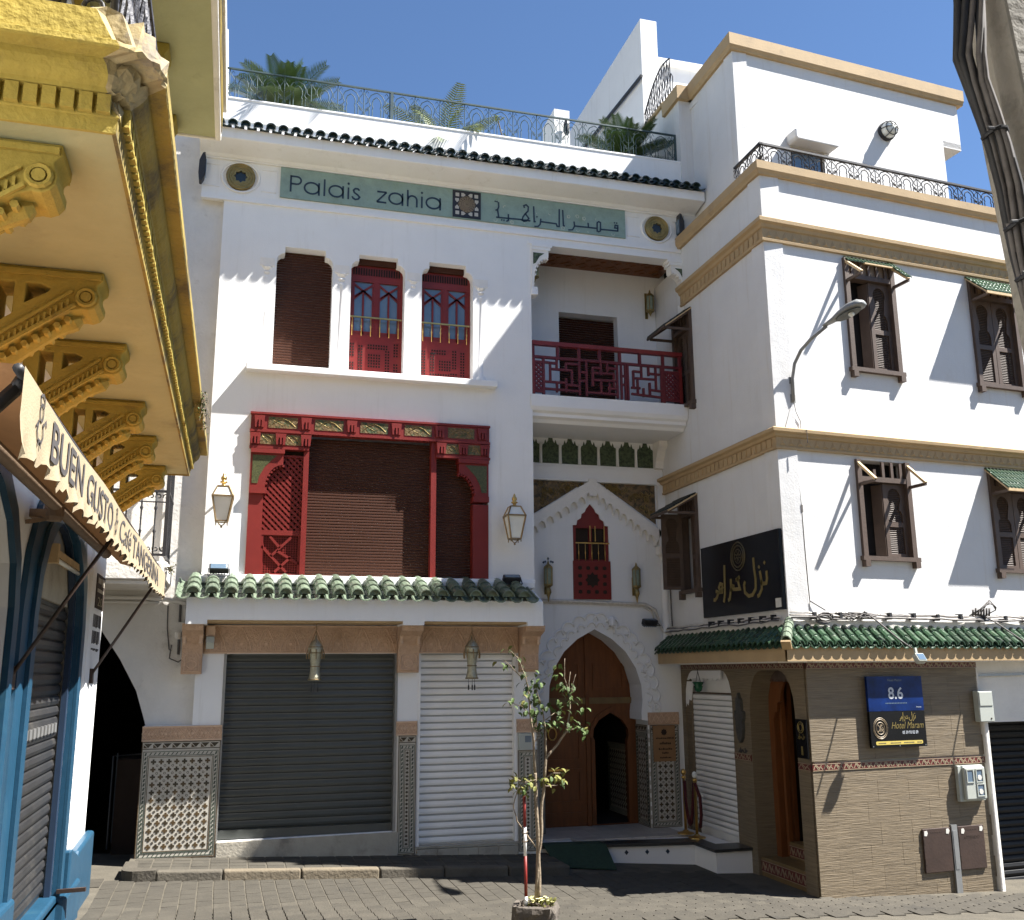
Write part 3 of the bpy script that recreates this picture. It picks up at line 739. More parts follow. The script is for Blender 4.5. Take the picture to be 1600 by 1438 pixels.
# shop shutters: every slat on its own
def roller(parent,mat,x0,x1,z0,z1,p,y,T=T0,d=.02,edge=None,name='slat'):
    n=int((z1-z0)/p); b=None
    for i in range(n):
        z=z1-p*(i+1)
        if b is None:
            m=MB(T); h=p*.93
            m.add([(x0,y+.006,z),(x1,y+.006,z),(x1,y-d*.5,z+h*.12),(x0,y-d*.5,z+h*.12),(x1,y-d,z+h*.45),(x0,y-d,z+h*.45),(x1,y-d*.5,z+h*.86),(x0,y-d*.5,z+h*.86),(x1,y+.006,z+h),(x0,y+.006,z+h)],
                  [(0,1,2,3),(3,2,4,5),(5,4,6,7),(7,6,8,9),(0,9,8,1),(0,3,5,7,9),(1,8,6,4,2)])
            b=m.build(name,mat,parent); zb=z
            if edge: MB(T).box(x0,x1,y-d*.7,y-d*.2,z+h*.90,z+h*1.06).build('slat_edge',edge,b)
        else: rep(b,(0,0,z-zb),T)
    return n
sh=MB().box(-.085,2.24,.15,.17,.15,2.555).box(-.085,2.24,.07,.145,.165,.275).build('shop_shutter',GREYSLAT,pal)
roller(sh,GREYSLAT,-.085,2.24,.27,2.55,.0985,.135,edge=GREYBAR)
MB().box(-.11,-.075,-.01,.14,.15,2.56).build('guide_rail',ALU,sh); MB().box(2.225,2.26,-.01,.14,.17,2.56).build('guide_rail',ALU,sh)
sh2=MB().box(2.555,3.995,.12,.14,-.05,2.555).build('shop_shutter',WHITESLAT,pal)
roller(sh2,WHITESLAT,2.585,3.97,-.03,2.55,.0955,.10,d=.012,edge=WHITEEDGE)
MB().box(2.555,2.59,-.01,.12,-.05,2.56).build('guide_rail',WHITESLAT,sh2); MB().box(3.965,3.998,-.01,.12,-.05,2.56).build('guide_rail',WHITESLAT,sh2)
m=MB(); m.prism([(-.09,-.5),(2.30,-.5),(2.30,.165),(-.09,.145)],-.035,.0); m.build('plinth',CEMENT,pal,bevel=.012)
for i in range(5):
    a=2.56+i*.29; MB().box(a,a+.284,-.05,-.002,-.5,-.075-.012*i*.3).build('plinth_tile',CEMENT,pal)
MB().box(2.55,4.01,-.055,.1,-.062,-.04).build('doorsill',CEMENT,pal)
MB().box(4.02,4.21,-.06,-.002,1.19,1.425).build('meter_cupboard',PLASTIC,pal,bevel=.006)
MB().box(4.11,4.20,-.064,-.06,1.30,1.39).build('meter_window',GLASS,[q for q in pal.children if q.name.startswith('meter_cupboard')][0])

# ---- recessed entrance bay (plane Y = 1.1)
fy=1.1; ax=5.65
doorhole=mirror([(.88,-.4),(.88,1.5),(.775,1.52),(.775,1.63),(.80,1.82),(.785,2.07),(.70,2.34),(.53,2.60),(.30,2.80),(0,2.96)],ax)
winhole=mirror([(.315,3.45),(.315,4.66),(.25,4.665),(.235,4.74),(.17,4.78),(.155,4.85),(.10,4.885),(.075,4.94),(0,5.03)],5.625)
MB().prism([(4.25,-.6),(7.4,-.6),(7.4,2.4),(7.0,2.4),(7.0,6.25),(4.25,6.25)],fy,fy+.50,'y',[doorhole,winhole]).build('entrance_wall',WHITE,pal)
MB().prism([(4.25,6.25),(7.15,6.25),(7.15,9.4),(4.25,9.4)],fy,fy+.22,'y',[[(5.13,6.5),(5.13,8.38),(6.22,8.38),(6.22,6.5)]]).build('balcony_wall',WHITE,pal)
m=MB(); slats(m,5.13,6.22,6.5,8.36,.042,fy+.20); m.build('roller_blind',SHUT_BR,pal,kind='stuff')
MB().prism([(fy,6.12),(.16,6.12),(.12,6.17),(.05,6.20),(.05,6.25),(0,6.28),(-.03,6.34),(-.03,6.53),(fy,6.53)],4.27,6.94,'x').build('balcony_floor',WHITE_TRIM,pal)
# timber ceiling with lozenges
cl=MB().box(4.3,7.05,.24,fy,9.20,9.28).build('timber_ceiling',WOOD,pal)
m=MB()
for j in range(3):
    for i in range(10):
        x=4.42+i*.275; y=.36+j*.28
        m.prism([(x-.12,y),(x,y-.12),(x+.12,y),(x,y+.12)],9.185,9.2,'z',[[(x-.07,y),(x,y-.07),(x+.07,y),(x,y+.07)]])
m.build('ceiling_lozenges',WOOD,cl,kind='stuff')
MB().box(4.25,7.25,-.02,.24,9.05,9.105).build('lintel_moulding',WHITE_TRIM,pal)
def capb(x0,dr):
    P=lambda d,z:(x0+dr*d,z)
    m=MB(); m.prism([P(0,8.30),P(.04,8.30),P(.05,8.45)]+[P(.05+.22*(1-cos(radians(t))),8.48+.34*sin(radians(t))) for t in (15,30,45,60,75,90)]+[P(.29,8.84),P(.29,8.95),P(0,8.95)],-.03,.16)
    o=m.build('lintel_bracket',CARVED_WHITE,pal)
    MB().box(min(x0,x0+dr*.32),max(x0,x0+dr*.32),-.045,.18,8.95,9.0).box(min(x0,x0+dr*.345),max(x0,x0+dr*.345),-.055,.18,9.0,9.05).box(min(x0,x0+dr*.10),max(x0,x0+dr*.10),-.04,.17,8.18,8.31).build('bracket_moulding',WHITE_TRIM,o)
    MB().prism([P(.03,8.90),P(.22,8.90),P(.14,8.84),P(.07,8.72),P(.03,8.70)],-.036,-.031).build('mosaic_inset',CARVEDGR,o)
    s=MB()
    for t in range(7):
        a=radians(10+t*13); q=P(.05+.22*(1-cos(a))+.012,8.48+.34*sin(a)-.012); s.disc(q[0],q[1],.017,-.028,.1,6)
    s.build('scallops',CARVED_WHITE,o)
capb(4.30,1); capb(7.04,-1)
# niche arcade of carved green panels
m=MB(); m.box(4.3,6.95,fy-.025,fy,5.63,5.68).box(4.3,6.95,fy-.07,fy,5.39,5.44).box(4.3,6.95,fy-.05,fy,5.44,5.63); m.build('string_course',WHITE_TRIM,pal,bevel=.006)
half=[(.14,5.69),(.145,6.0),(.11,6.02),(.10,6.06),(.09,6.09),(.07,6.03),(.045,6.07),(.03,6.14),(.015,6.15),(0,6.21)]
pb_=None
for i in range(7):
    c=4.60+i*.3415
    if pb_ is None: pb_=MB().prism(mirror(half,c),fy-.012,fy-.002).build('carved_panel',CARVEDGR,pal)
    else: rep(pb_,(i*.3415,0,0))
cb_=None
for i in range(8):
    c=4.43+i*.3415
    if cb_ is None: cb_=MB().lathe([(.022,5.68),(.016,5.72),(.015,5.95),(.024,5.98),(.03,6.02)],(c,fy-.02,0),8).build('colonnette',WHITE_TRIM,pal,smooth=True)
    else: rep(cb_,(i*.3415,0,0))
# carved spandrels and the stepped gable arch
MB().prism([(4.30,5.385),(5.53,5.385),(4.30,4.62)],fy-.012,fy-.002).build('spandrel_panel',CARVEDBR,pal)
MB().prism([(5.80,5.385),(6.80,5.385),(6.80,4.72)],fy-.012,fy-.002).build('spandrel_panel',CARVEDBR,pal)
vine=MB()
for sx,x0,x1 in ((-1,4.42,5.5),(1,5.86,6.74)):
    for i in range(34):
        x=random.uniform(x0,x1); lim=5.385-abs(x-ax)*.62+.13
        z=random.uniform(min(lim,5.3),5.33)
        vine.tube(xz3(spiral(x,z,.055,.012,random.uniform(0,360),random.choice((-1,1))*420,9),fy-.016),.007,4)
vine.build('carved_vines',GILT,pal,kind='stuff')
out=[(ax,5.45)]; n=9
pr=[(ax-.06,5.44),(ax+.06,5.44)]
for sgn in (1,):
    pass
right=[]; 
for i in range(n+1):
    t=i/n; right.append((.05+1.13*t,5.40-.78*t))
lower=[]
for i in range(n):
    t0,t1=i/n,(i+1)/n
    x0,z0=.0+1.10*t0,5.13-.76*t0; x1,z1=1.10*t1,5.13-.76*t1
    lower+= [(x0,z0),(x0+(x1-x0)*.12,z0+.05),(x0+(x1-x0)*.4,z0+.075),(x0+(x1-x0)*.7,z0+.055),(x1-.012,z0-.02),(x1-.006,z1-.03)]
lower.append((1.10,5.16-.76-.04))
prof=right+[(1.24,4.58)]+list(reversed(lower))
MB().prism([(ax+d,z) for d,z in prof],fy-.09,fy-.001).build('gable_arch',CARVED_WHITE,pal)
profl=[(d*1.14,z) for d,z in prof]
MB().prism([(ax-d,z) for d,z in profl],fy-.09,fy-.001).build('gable_arch',CARVED_WHITE,pal)
MB().box(ax-.07,ax+.07,fy-.095,fy-.001,5.15,5.44).build('gable_keystone',CARVED_WHITE,pal)
# pierced red window with brass rail
w0,w1=5.31,5.94
f=MB().prism([(w0,3.46),(w1,3.46),(w1,5.05),(w0,5.05)],fy+.03,fy+.08,'y',[[(w0+.06,4.10),(w0+.06,4.62),(5.60,4.62),(5.60,4.10)],[(5.65,4.10),(5.65,4.62),(w1-.06,4.62),(w1-.06,4.10)]]).build('window',RED,pal)
MB().box(w0,w1,fy+.075,fy+.085,4.08,4.64).build('pane',DARKBR,f)
MB().box(w0-.012,w1+.012,fy-.03,fy+.03,3.44,4.07).build('apron_panel',RED,f,bevel=.006)
m=MB(); c=(w0+w1)/2
for i in range(4):
    for j in range(4):
        if i in(1,2) and j in(1,2): continue
        x=c-.215+i*.143; z=3.56+j*.13; q=.033
        m.prism([(x-q,z-q*.7),(x,z-q),(x+q,z-q*.7),(x+q,z+q*.7),(x,z+q),(x-q,z+q*.7)],fy-.035,fy-.031)
m.prism([(c+.13*(1 if t%2==0 else .72)*cos(t*pi/8),3.755+.13*(1 if t%2==0 else .72)*sin(t*pi/8)) for t in range(16)],fy-.035,fy-.031)
m.build('pierced_star',DARKBR,f)
m=MB(); m.bar((w0+.03,fy-.045,4.36),(w1-.01,fy-.045,4.36),.02); m.build('balustrade_rail',BRASS,f)
for i in range(5):
    x=w0+.08+i*.115; MB().lathe([(.006,4.07),(.006,4.16),(.012,4.2),(.006,4.24),(.006,4.36)],(x,fy-.045,0),6).build('baluster',BRASS,f,smooth=True)
for x in (5.62,5.71,5.87): MB().box(x-.008,x+.008,fy+.02,fy+.03,4.4,4.66).build('brass_strip',BRASS,f)
# engaged column on the right of the bay
m=MB(); m.lathe([(.09,2.60),(.09,2.68),(.068,2.72),(.062,3.98),(.075,4.0),(.062,4.03)],(6.90,fy-.05,0),12); o=m.build('column',WHITE_TRIM,pal,smooth=True)
MB().lathe([(.062,4.03),(.075,4.1),(.065,4.13),(.10,4.2)],(6.90,fy-.05,0),10).box(6.78,7.0,fy-.16,fy,4.2,4.33).build('capital',CARVED_WHITE,o)
MB().box(6.82,6.96,fy-.09,fy,4.33,5.39).build('pilaster',WHITE_TRIM,pal)
MB().prism([(fy,5.66),(fy-.08,5.68),(fy-.10,5.8),(fy-.16,5.9),(fy-.2,5.98),(fy-.28,6.03),(fy-.28,6.12),(fy,6.12)],6.80,6.96,'x').build('console',CARVED_WHITE,pal)
# scalloped moulding round the door arch
pts=[]; rim=[(d,z) for d,z in [(.985,1.62),(.99,1.85),(.965,2.10),(.87,2.40),(.70,2.70),(.45,2.95),(.16,3.10)]]
sc=MB(); hw=MB()
allr=[(-d,z) for d,z in rim]+[(d,z) for d,z in reversed(rim)]
dense=[]
for i in range(len(allr)-1):
    for t in range(6): dense.append((allr[i][0]+(allr[i+1][0]-allr[i][0])*t/6,allr[i][1]+(allr[i+1][1]-allr[i][1])*t/6))
dense.append(allr[-1])
L=[0]
for i in range(1,len(dense)): L.append(L[-1]+math.dist(dense[i],dense[i-1]))
N=20
for k in range(N):
    s=(k+.5)/N*L[-1]; i=next(i for i in range(1,len(L)) if L[i]>=s); p=dense[i]; d=(dense[i][0]-dense[i-1][0],dense[i][1]-dense[i-1][1]); a=math.degrees(math.atan2(d[1],d[0]))
    sc.tube(xz3([(ax+q[0],q[1]) for q in arc(p[0],p[1],.115,a,a+180,7)],fy-.012),.018,5)
    sc.tube(xz3([(ax+q[0]*.93,q[1]-.06 if q[1]>2.3 else q[1]) for q in arc(p[0]*.97,p[1]*.985,.075,a,a+180,6)],fy-.010),.016,5)
sc.tube(xz3(spiral(ax+1.04,1.73,.08,.02,90,-300,12),fy-.012),.016,5); sc.tube(xz3(spiral(ax-1.04,1.73,.08,.02,90,480,12),fy-.012),.016,5)
sc.build('scalloped_moulding',WHITE_TRIM,pal,smooth=True)
# jamb panels
carved_b=carved_band
o=MB().box(6.53,7.07,fy-.03,fy-.001,1.435,1.63).build('carved_band',PINK,pal)
k=MB()
for i in range(3):
    c=6.62+i*.18; k.tube(xz3([(c-.09,1.53),(c-.04,1.60),(c,1.53),(c+.04,1.46),(c+.09,1.53)],fy-.033),.006,4); k.tube(xz3([(c-.09,1.53),(c-.04,1.46),(c,1.53),(c+.04,1.60),(c+.09,1.53)],fy-.033),.006,4)
k.build('carving',PINK_LT,o)
zellige(6.55,7.05,-.14,1.43,fy-.026,pal)
zellige(4.30,4.76,-.14,1.43,fy-.026,pal)
TJ=Matrix.Translation((6.53,0,0)) @ Matrix.Rotation(-pi/2,4,'Z')
zellige(-1.60,-1.105,-.14,1.43,-.012,pal,T=TJ)
m=MB()
for i in range(24):
    if i%2==0: m.box(6.522,6.545,fy-.028,fy+.005,-.14+i*.0655,-.14+(i+1)*.0655)
m.build('chequer_edge',ZWHITE,pal,kind='stuff')
# the wooden door with its wicket
dy=fy+.50
wk=mirror([(.285,-.13),(.285,1.18),(.315,1.24),(.30,1.36),(.21,1.50),(.09,1.57),(0,1.62)],6.07)
D_=MB().prism([(4.75,-.14),(6.55,-.14),(6.55,3.1),(4.75,3.1)],dy,dy+.07,'y',[wk]).build('door',WOOD,pal)
m=MB(); m.prism(mirror([(.35,-.13),(.35,1.20),(.375,1.26),(.35,1.40),(.25,1.56),(.11,1.65),(0,1.70)],6.07),dy-.03,dy-.002,'y',[[(x,max(z,-.12)) for x,z in wk]]); m.build('wicket_frame',WOOD,D_)
m=MB(); m.box(5.635,5.70,dy-.035,dy-.002,-.14,2.95).box(4.8,5.63,dy-.02,dy-.002,1.78,1.83).box(4.8,5.63,dy-.02,dy-.002,.0,.08); m.build('door_stile',WOOD,D_)
MB().box(5.70,6.50,dy-.03,dy-.002,1.765,1.865).box(4.8,5.63,dy-.032,dy-.02,1.765,1.865).build('door_rail',WOOD_LT,D_)
for (a,b,c_,d_) in ((4.9,5.56,.2,.75),(4.9,5.56,.85,1.65),(5.0,5.56,1.98,2.45),(5.78,6.34,1.98,2.42)):
    MB().prism([(a,c_),(b,c_),(b,d_),(a,d_)],dy-.022,dy-.002,'y',[[(a+.05,c_+.05),(b-.05,c_+.05),(b-.05,d_-.05),(a+.05,d_-.05)]]).build('door_panel',WOOD,D_)
MB().tube([(5.05+.07*cos(t*pi/5),dy-.04,1.30+.10*sin(t*pi/5)) for t in range(10)],.013,6,closed=True).build('door_knocker',BRASS,D_,smooth=True)
MB().box(4.98,5.30,dy-.03,dy-.01,.72,.75).build('letter_slot',BRASS,D_)
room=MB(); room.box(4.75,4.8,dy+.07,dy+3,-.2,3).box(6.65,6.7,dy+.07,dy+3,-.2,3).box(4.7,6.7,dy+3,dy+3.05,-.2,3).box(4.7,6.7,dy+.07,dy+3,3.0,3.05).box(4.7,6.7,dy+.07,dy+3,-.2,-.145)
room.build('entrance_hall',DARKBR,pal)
TJ2=Matrix.Translation((6.64,0,0)) @ Matrix.Rotation(-pi/2,4,'Z')
zellige(-dy-1.6,-dy-.5,-.14,1.05,-.012,pal,T=TJ2,zig=False)
# step platform
m=MB(); m.prism([(4.30,.10),(6.60,-.28),(6.60,-.95),(7.16,-.95),(7.16,1.7),(4.30,1.7)],-.6,-.175,'z'); st=m.build('entrance_step',WHITE_TRIM,pal)
m=MB(); m.prism([(4.30,.06),(6.56,-.32),(6.56,-.99),(7.16,-.99),(7.16,-.55),(6.80,-.55),(6.80,0.0),(4.30,.35)],-.175,-.135,'z'); m.build('granite_nosing',GRANITE,st,bevel=.006)
bt=None
for j in range(6):
    for i in range(11):
        x=4.33+i*.225; y=.36+j*.225-(.03*i if j==0 else 0)*0
        if y<.36-.033*(i-1)+.05 and j==0: continue
        if bt is None: bt=MB().box(x,x+.218,y,y+.218,-.175,-.14).build('floor_tile',FLOORTILE,st); b2=(x,y)
        else: rep(bt,(x-b2[0],y-b2[1],random.uniform(-.001,.001)))
for i in range(5):
    x=5.0+i*.30; yy=.10-(x-4.30)*.38/2.3
    MB().prism([(x-.03,-.26),(x,-.295),(x+.03,-.26),(x,-.225)],yy-.008,yy+.03).build('step_inlay',NAVY,st)
# conduit along the wall
m=MB(); m.tube([(4.31,fy-.03,3.42),(5.4,fy-.03,3.40),(6.55,fy-.03,3.37),(6.72,fy-.04,3.28),(6.78,fy-.05,3.05),(6.85,fy-.05,2.92),(6.92,.9,2.86)],.025,6); m.tube([(4.31,fy-.02,3.39),(5.4,fy-.02,3.37),(6.5,fy-.02,3.34),(6.66,fy-.03,3.25),(6.72,fy-.03,3.0)],.014,5); m.build('conduit',CABLE_W,pal,smooth=True)
m=MB(); m.lathe([(.03,3.0),(.06,3.02),(.055,3.12),(.03,3.16)],(5.93,fy-.07,0),8); m.build('alarm_bell',WHITE_TRIM,pal)
# roof stair wall and small rooftop structures behind the parapet
rs=MB(); rs.box(7.2,7.55,1.8,6.5,10.2,15.05).box(7.55,10.5,1.9,2.2,10.2,14.27).box(7.50,10.5,1.82,1.9,14.15,14.27)
rs.build('stair_wall',WHITE,pal)
MB().bar((7.14,1.7,13.70),(7.14,5.6,14.05),.05).build('stair_handrail',IRON,pal)
ch=MB().box(5.25,5.55,1.5,2.2,10.2,12.55).box(5.18,5.62,1.4,1.9,10.2,11.75).build('roof_pier',WHITE,pal)
MB().lathe([(.03,12.0),(.055,12.05),(.06,12.2),(.03,12.3)],(5.46,1.42,0),8).build('roof_pier_lamp',IRON,ch)
# ------------------------------------------------------------------ right-hand corner building
rb_=thing('corner_building','white corner hotel building with tan cornices, brown shuttered windows and a green tile canopy','building',(8.5,-.5,-.4))
wr=[(1.36,2.22,6.46,8.18),(3.71,4.60,6.46,8.18),(1.285,2.165,3.76,5.16),(3.68,4.57,3.66,5.16)]
MB(TR).prism([(0,2.55),(8,2.55),(8,9.28),(0,9.28)],0,.3,'y',[[(a,c),(a,d),(b,d),(b,c)] for a,b,c,d in wr]).build('wall',WHITE_R,rb_)
wl=[(-.42,.18,3.50,5.02),(-.36,.28,6.50,8.10)]
MB(TL).prism([(-1.1,2.55),(2.63,2.55),(2.63,9.28),(-.05,9.28),(-.05,9.0),(-1.1,9.0)],0,.3,'y',[[(a,c),(a,d),(b,d),(b,c)] for a,b,c,d in wl]).build('side_wall',WHITE_R,rb_)
MB(TR).box(.35,8,.9,1.0,2.5,9.2).box(.3,8,.3,3.0,9.1,9.22).build('inner_floor',DARK,rb_)
MB(TL).box(-1.0,2.3,.9,1.0,2.5,9.0).build('inner_wall',DARK,rb_)
def cornice(z0,z1,left):
    h=z1-z0
    pr_=[(0,z0),(-.045,z0),(-.05,z0+h*.10),(-.035,z0+h*.14),(-.035,z0+h*.56),(-.06,z0+h*.60),(-.075,z0+h*.72),(-.115,z0+h*.80),(-.12,z1-.015),(-.10,z1),(0,z1+.01)]
    c0=TR@Vector((0,0,0))
    A=[];B=[];Cc=[]
    for d,z in pr_:
        # left end on the side face, mitred corner, right end on the long face
        A.append((6.95+d,left,z)); 
        p=TR@Vector((d*.93,d,z)); B.append((6.95+d,-2.63+d*1.08,z)); q=TR@Vector((8,d,z)); Cc.append(q)
    m=MB(); m.loft(A,B); m.loft(B,Cc); o=m.build('cornice',TAN,rb_)
    za,zb=z0+h*.17,z0+h*.54
    t=None; n=36; p=.1385
    for i in range(n):
        x=.07+i*p
        if t is None: t=MB(TR).add([(x-.058,-.037,za),(x+.058,-.037,za),(x,-.037,zb),(x,-.060,za+.03)],[(0,1,3),(1,2,3),(2,0,3)]).build('frieze_triangle',TAN,o); b0=x
        else: rep(t,(x-b0,0,0),TR)
    t=None; y=2.56; k=0
    while y>-left+.12 if False else y>(-left)+.06:
        if t is None: t=MB(TL).box(y-.022,y+.0,-.052,-.036,za,zb).box(y-.07,y-.022,-.044,-.036,za,za+.03).build('frieze_block',TAN,o); b0=y
        else: rep(t,(y-b0,0,0),TL)
        y-=.138
    return o
cornice(8.235,8.57,.02); cornice(5.215,5.50,1.18)
def coping(z0,z1,left,T2L=6.95,cor=(6.95,-2.63),TT=TR,uend=8,name='coping',mat=TAN):
    pr_=[(0,z0),(-.05,z0),(-.06,z0+.03),(-.085,z0+.07),(-.09,z1),(.26,z1+.006),(.26,z0)]
    A=[(T2L+d,left,z) for d,z in pr_]; B=[(T2L+d,cor[1]+d*1.08,z) for d,z in pr_]; Cc=[TT@Vector((uend,d,z)) for d,z in pr_]
    m=MB(); m.loft(A,B); m.loft(B,Cc); return m.build(name,mat,rb_)
coping(9.26,9.45,.0)
# roof block
MB(TB).prism([(0,9.2),(4.24,9.2),(4.24,11.2),(4.64,11.2),(4.64,12.05),(0,12.05)],0,.25,'y',[[(1.0,9.2),(1.0,10.55),(1.66,10.55),(1.66,9.2)]]).build('roof_block_wall',WHITE_R,rb_)
MB(TBL).box(-.05,1.57,.0,.25,9.2,12.05).build('roof_block_side',WHITE_R,rb_)
MB().box(7.02,7.27,-.06,.16,9.4,12.05).build('roof_block_return',WHITE_R,rb_)
MB().box(7.02,7.2,.16,1.8,9.4,12.30).build('roof_side_parapet',WHITE_R,rb_)
MB(TB).box(.2,4.2,.5,3.2,9.2,11.9).build('roof_block_core',DARK,rb_)
MB(TB).box(.1,4.6,.2,3.5,11.9,12.0).build('roof_block_slab',WHITE_R,rb_)
MB(TB).box(4.24,4.64,.0,1.5,11.18,11.3).build('roof_block_overhang',WHITE_R,rb_)
coping(12.05,12.32,-.06,7.25,(7.25,-1.57),TB,4.74)
m=MB(); m.prism([(7.27,-.06),(7.27,-.14),(6.96,-.14),(6.96,.5),(7.05,.5)],12.05,12.31,'z'); m.build('coping',TAN,rb_)
MB().box(6.97,7.24,.5,1.75,12.30,12.36).build('coping',TAN,rb_)
MB(TB).prism([(.98,10.56),(1.76,10.56),(1.80,10.60),(1.80,10.74),(1.70,10.78),(1.04,10.78),(.94,10.74),(.94,10.60)],-.24,.0).build('door_canopy',WHITE_R,rb_,bevel=.02)
d_=MB(TB).box(1.0,1.66,.06,.1,9.2,10.55).build('terrace_door',DKBROWN,rb_)
MB(TB).box(1.06,1.60,.04,.06,9.3,10.48).build('door_glass',GLASS,d_)
m=MB(TB)
m.box(4.3,6.4,1.2,4,9.2,10.45); m.build('rear_terrace_wall',WHITE_R,rb_)
MB(TB).box(4.24,6.5,1.08,1.5,10.45,10.63).build('coping',TAN,rb_)
MB(TB).box(4.62,6.0,.35,.8,9.2,9.62).build('terrace_box',BROKEN,rb_)
m=MB(TB); m.tube([(4.45+.42*cos(radians(a)),.0,9.35+.33*sin(radians(a))) for a in range(0,181,15)],.045,7); m.build('hose_loop',CABLE,rb_,smooth=True)
# round bulkhead lamp on the block
# windows -------------------------------------------------
def leaf(T,parent,x0,x1,z0,z1,y,mat=DKBROWN,name='shutter'):
    w=x1-x0; c=(x0+x1)/2; h=z1-z0; r=w*.30
    zb=z0+h*.44
    zc=z1-r*1.2-.05
    hs=[(c-w*.33,zb+.04),(c-w*.33,zb+h*.14),(c-w*.26,zb+h*.19),(c-w*.18,zb+h*.205)]+[(c+r*cos(radians(a)),zc+r*1.1*sin(radians(a))) for a in (215,190,165,140,115,90,65,40,15,-10,-35)]+[(c+w*.18,zb+h*.205),(c+w*.26,zb+h*.19),(c+w*.33,zb+h*.14),(c+w*.33,zb+.04)]
    lo=[(c-w*.33,z0+.05),(c+w*.33,z0+.05),(c+w*.33,zb-.03),(c-w*.33,zb-.03)]
    o=MB(T).prism([(x0,z0),(x1,z0),(x1,z1),(x0,z1)],y,y+.035,'y',[hs,lo]).build(name,mat,parent)
    m=MB(T); z=z0+.05
    while z<z1-.06:
        m.add([(c-w*.34,y+.012,z),(c+w*.34,y+.012,z),(c+w*.34,y+.03,z+.022),(c-w*.34,y+.03,z+.022),(c-w*.34,y+.017,z-.004),(c+w*.34,y+.017,z-.004),(c+w*.34,y+.035,z+.018),(c-w*.34,y+.035,z+.018)],[(0,1,2,3),(4,7,6,5),(0,4,5,1),(3,2,6,7)])
        z+=.027
    m.build('louvres',mat,o,kind='stuff')
    return o
def hood_window(T,x0,x1,z0,z1,hood,leaves,lab=None,wide=.06,droop=.36,out=.36,balus=True):
    fw_=.055; top=z1-.0
    f=MB(T)
    f.box(x0-.02,x0+fw_,-.05,.10,z0,top).box(x1-fw_,x1+.02,-.05,.10,z0,top)
    zt=z1-.27
    f.box(x0+fw_,x1-fw_,-.045,.10,zt-.04,zt+.03)
    f.box(x0-.05,x1+.05,-.075,.05,z0-.015,z0+.045)
    f.box(x0-.03,x0+.05,-.085,.02,z0-.10,z0-.016).box(x1-.05,x1+.03,-.085,.02,z0-.10,z0-.016)
    if hood!='none': f.box(x0+fw_,x1-fw_,-.045,.05,top-.04,top)
    w=f.build('window',DKBROWN,rb_,label=lab)
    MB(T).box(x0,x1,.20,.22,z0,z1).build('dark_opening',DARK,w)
    n=5
    for i in range(n):
        x=x0+fw_+(x1-x0-2*fw_)*(i+.5)/n
        if hood=='none' and i==0: continue
        hh=(top-.04 if hood!='none' else (top-.02 if i!=1 else top-.13))
        MB(T).box(x-.022,x+.022,-.035,-.005,zt+.03,hh).build('baluster',DKBROWN,w)
    if hood!='none': MB(T).box(x0+fw_,x1-fw_,.0,.02,zt+.03,top-.04).build('hood_backing',BR_FADED,w)
    # side brackets and roof of the hood
    ztip=z1-droop
    for x in (x0+.01,x1-.01):
        MB(T).bar((x,-.05,ztip+.0),(x,-out,ztip),.034,.04).build('hood_bracket',DKBROWN,w)
        m=MB(T); m.bar((x,-.0,top-.02),(x,-out,ztip+.015),.04,.035); m.build('hood_rafter',PALEWOOD if hood in('none','half') else DKBROWN,w)
    if hood=='full':
        MB(T).add([(x0-wide,.0,top),(x1+wide,.0,top),(x1+wide,-out-.03,ztip+.0),(x0-wide,-out-.03,ztip+.0),(x0-wide,.0,top+.02),(x1+wide,.0,top+.02),(x1+wide,-out-.03,ztip+.02),(x0-wide,-out-.03,ztip+.02)],[(0,1,2,3),(4,7,6,5),(0,4,5,1),(1,5,6,2),(2,6,7,3),(3,7,4,0)]).build('hood_boards',PALEWOOD,w)
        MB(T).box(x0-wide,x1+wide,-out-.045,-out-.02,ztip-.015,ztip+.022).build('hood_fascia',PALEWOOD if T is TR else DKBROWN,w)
        tm=MB(T); nn=int((x1-x0+2*wide)/.068)
        for j in range(4):
            for i in range(nn):
                x=x0-wide+.034+i*.068; f0,f1=j/4-.02,(j+1)/4+.06
                tile_mesh(tm,x,-out-.03+(out+.03)*f0,ztip+.02+(top-ztip)*f0+.012,-out-.03+(out+.03)*f1,ztip+.02+(top-ztip)*f1,.056,n=4)
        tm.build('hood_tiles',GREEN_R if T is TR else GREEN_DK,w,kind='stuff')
    if hood=='half':
        tm=MB(T); nn=int((x1-x0)/.068)
        for j in (3,):
            for i in range(nn):
                x=x0+.034+i*.068; f0,f1=.72,1.05
                tile_mesh(tm,x,-out*(1-f0),ztip+.02+(top-ztip)*f0+.012,-out*(1-f1),ztip+.02+(top-ztip)*f1,.056,n=4)
        for j in range(4):
            for i in (0,1):
                x=x1-.03+i*.062; f0,f1=j/4,(j+1)/4+.06
                tile_mesh(tm,x,-out*(1-f0),ztip+.03+(top-ztip)*f0+.012,-out*(1-f1),ztip+.03+(top-ztip)*f1,.056,n=4)
        tm.build('hood_tiles',GREEN_R,w,kind='stuff')
        MB(T).bar((x0+.30,-.10,top-.075),(x1,-.10,top-.075),.03,.02).build('roof_lath',PALEWOOD,w)
    c=(x0+x1)/2
    if 'L' in leaves: leaf(T,w,x0+fw_,c-.005,z0+.05,zt-.045,.02)
    if 'R' in leaves: leaf(T,w,c+.005 if 'O' not in leaves else c+.03,x1-fw_,z0+.05,zt-.045,.02)
    if 'e' in leaves:   # inner leaf standing ajar
        MB(T).bar((c+.0,.03,(z0+zt)/2),(c-.06,.17,(z0+zt)/2),.03,zt-z0-.12,up=(0,0,1)).build('shutter_ajar',DKBROWN,w)
    return w
hood_window(TR,*wr[0],hood='half',leaves='Re'); hood_window(TR,*wr[1],hood='full',leaves='LR')
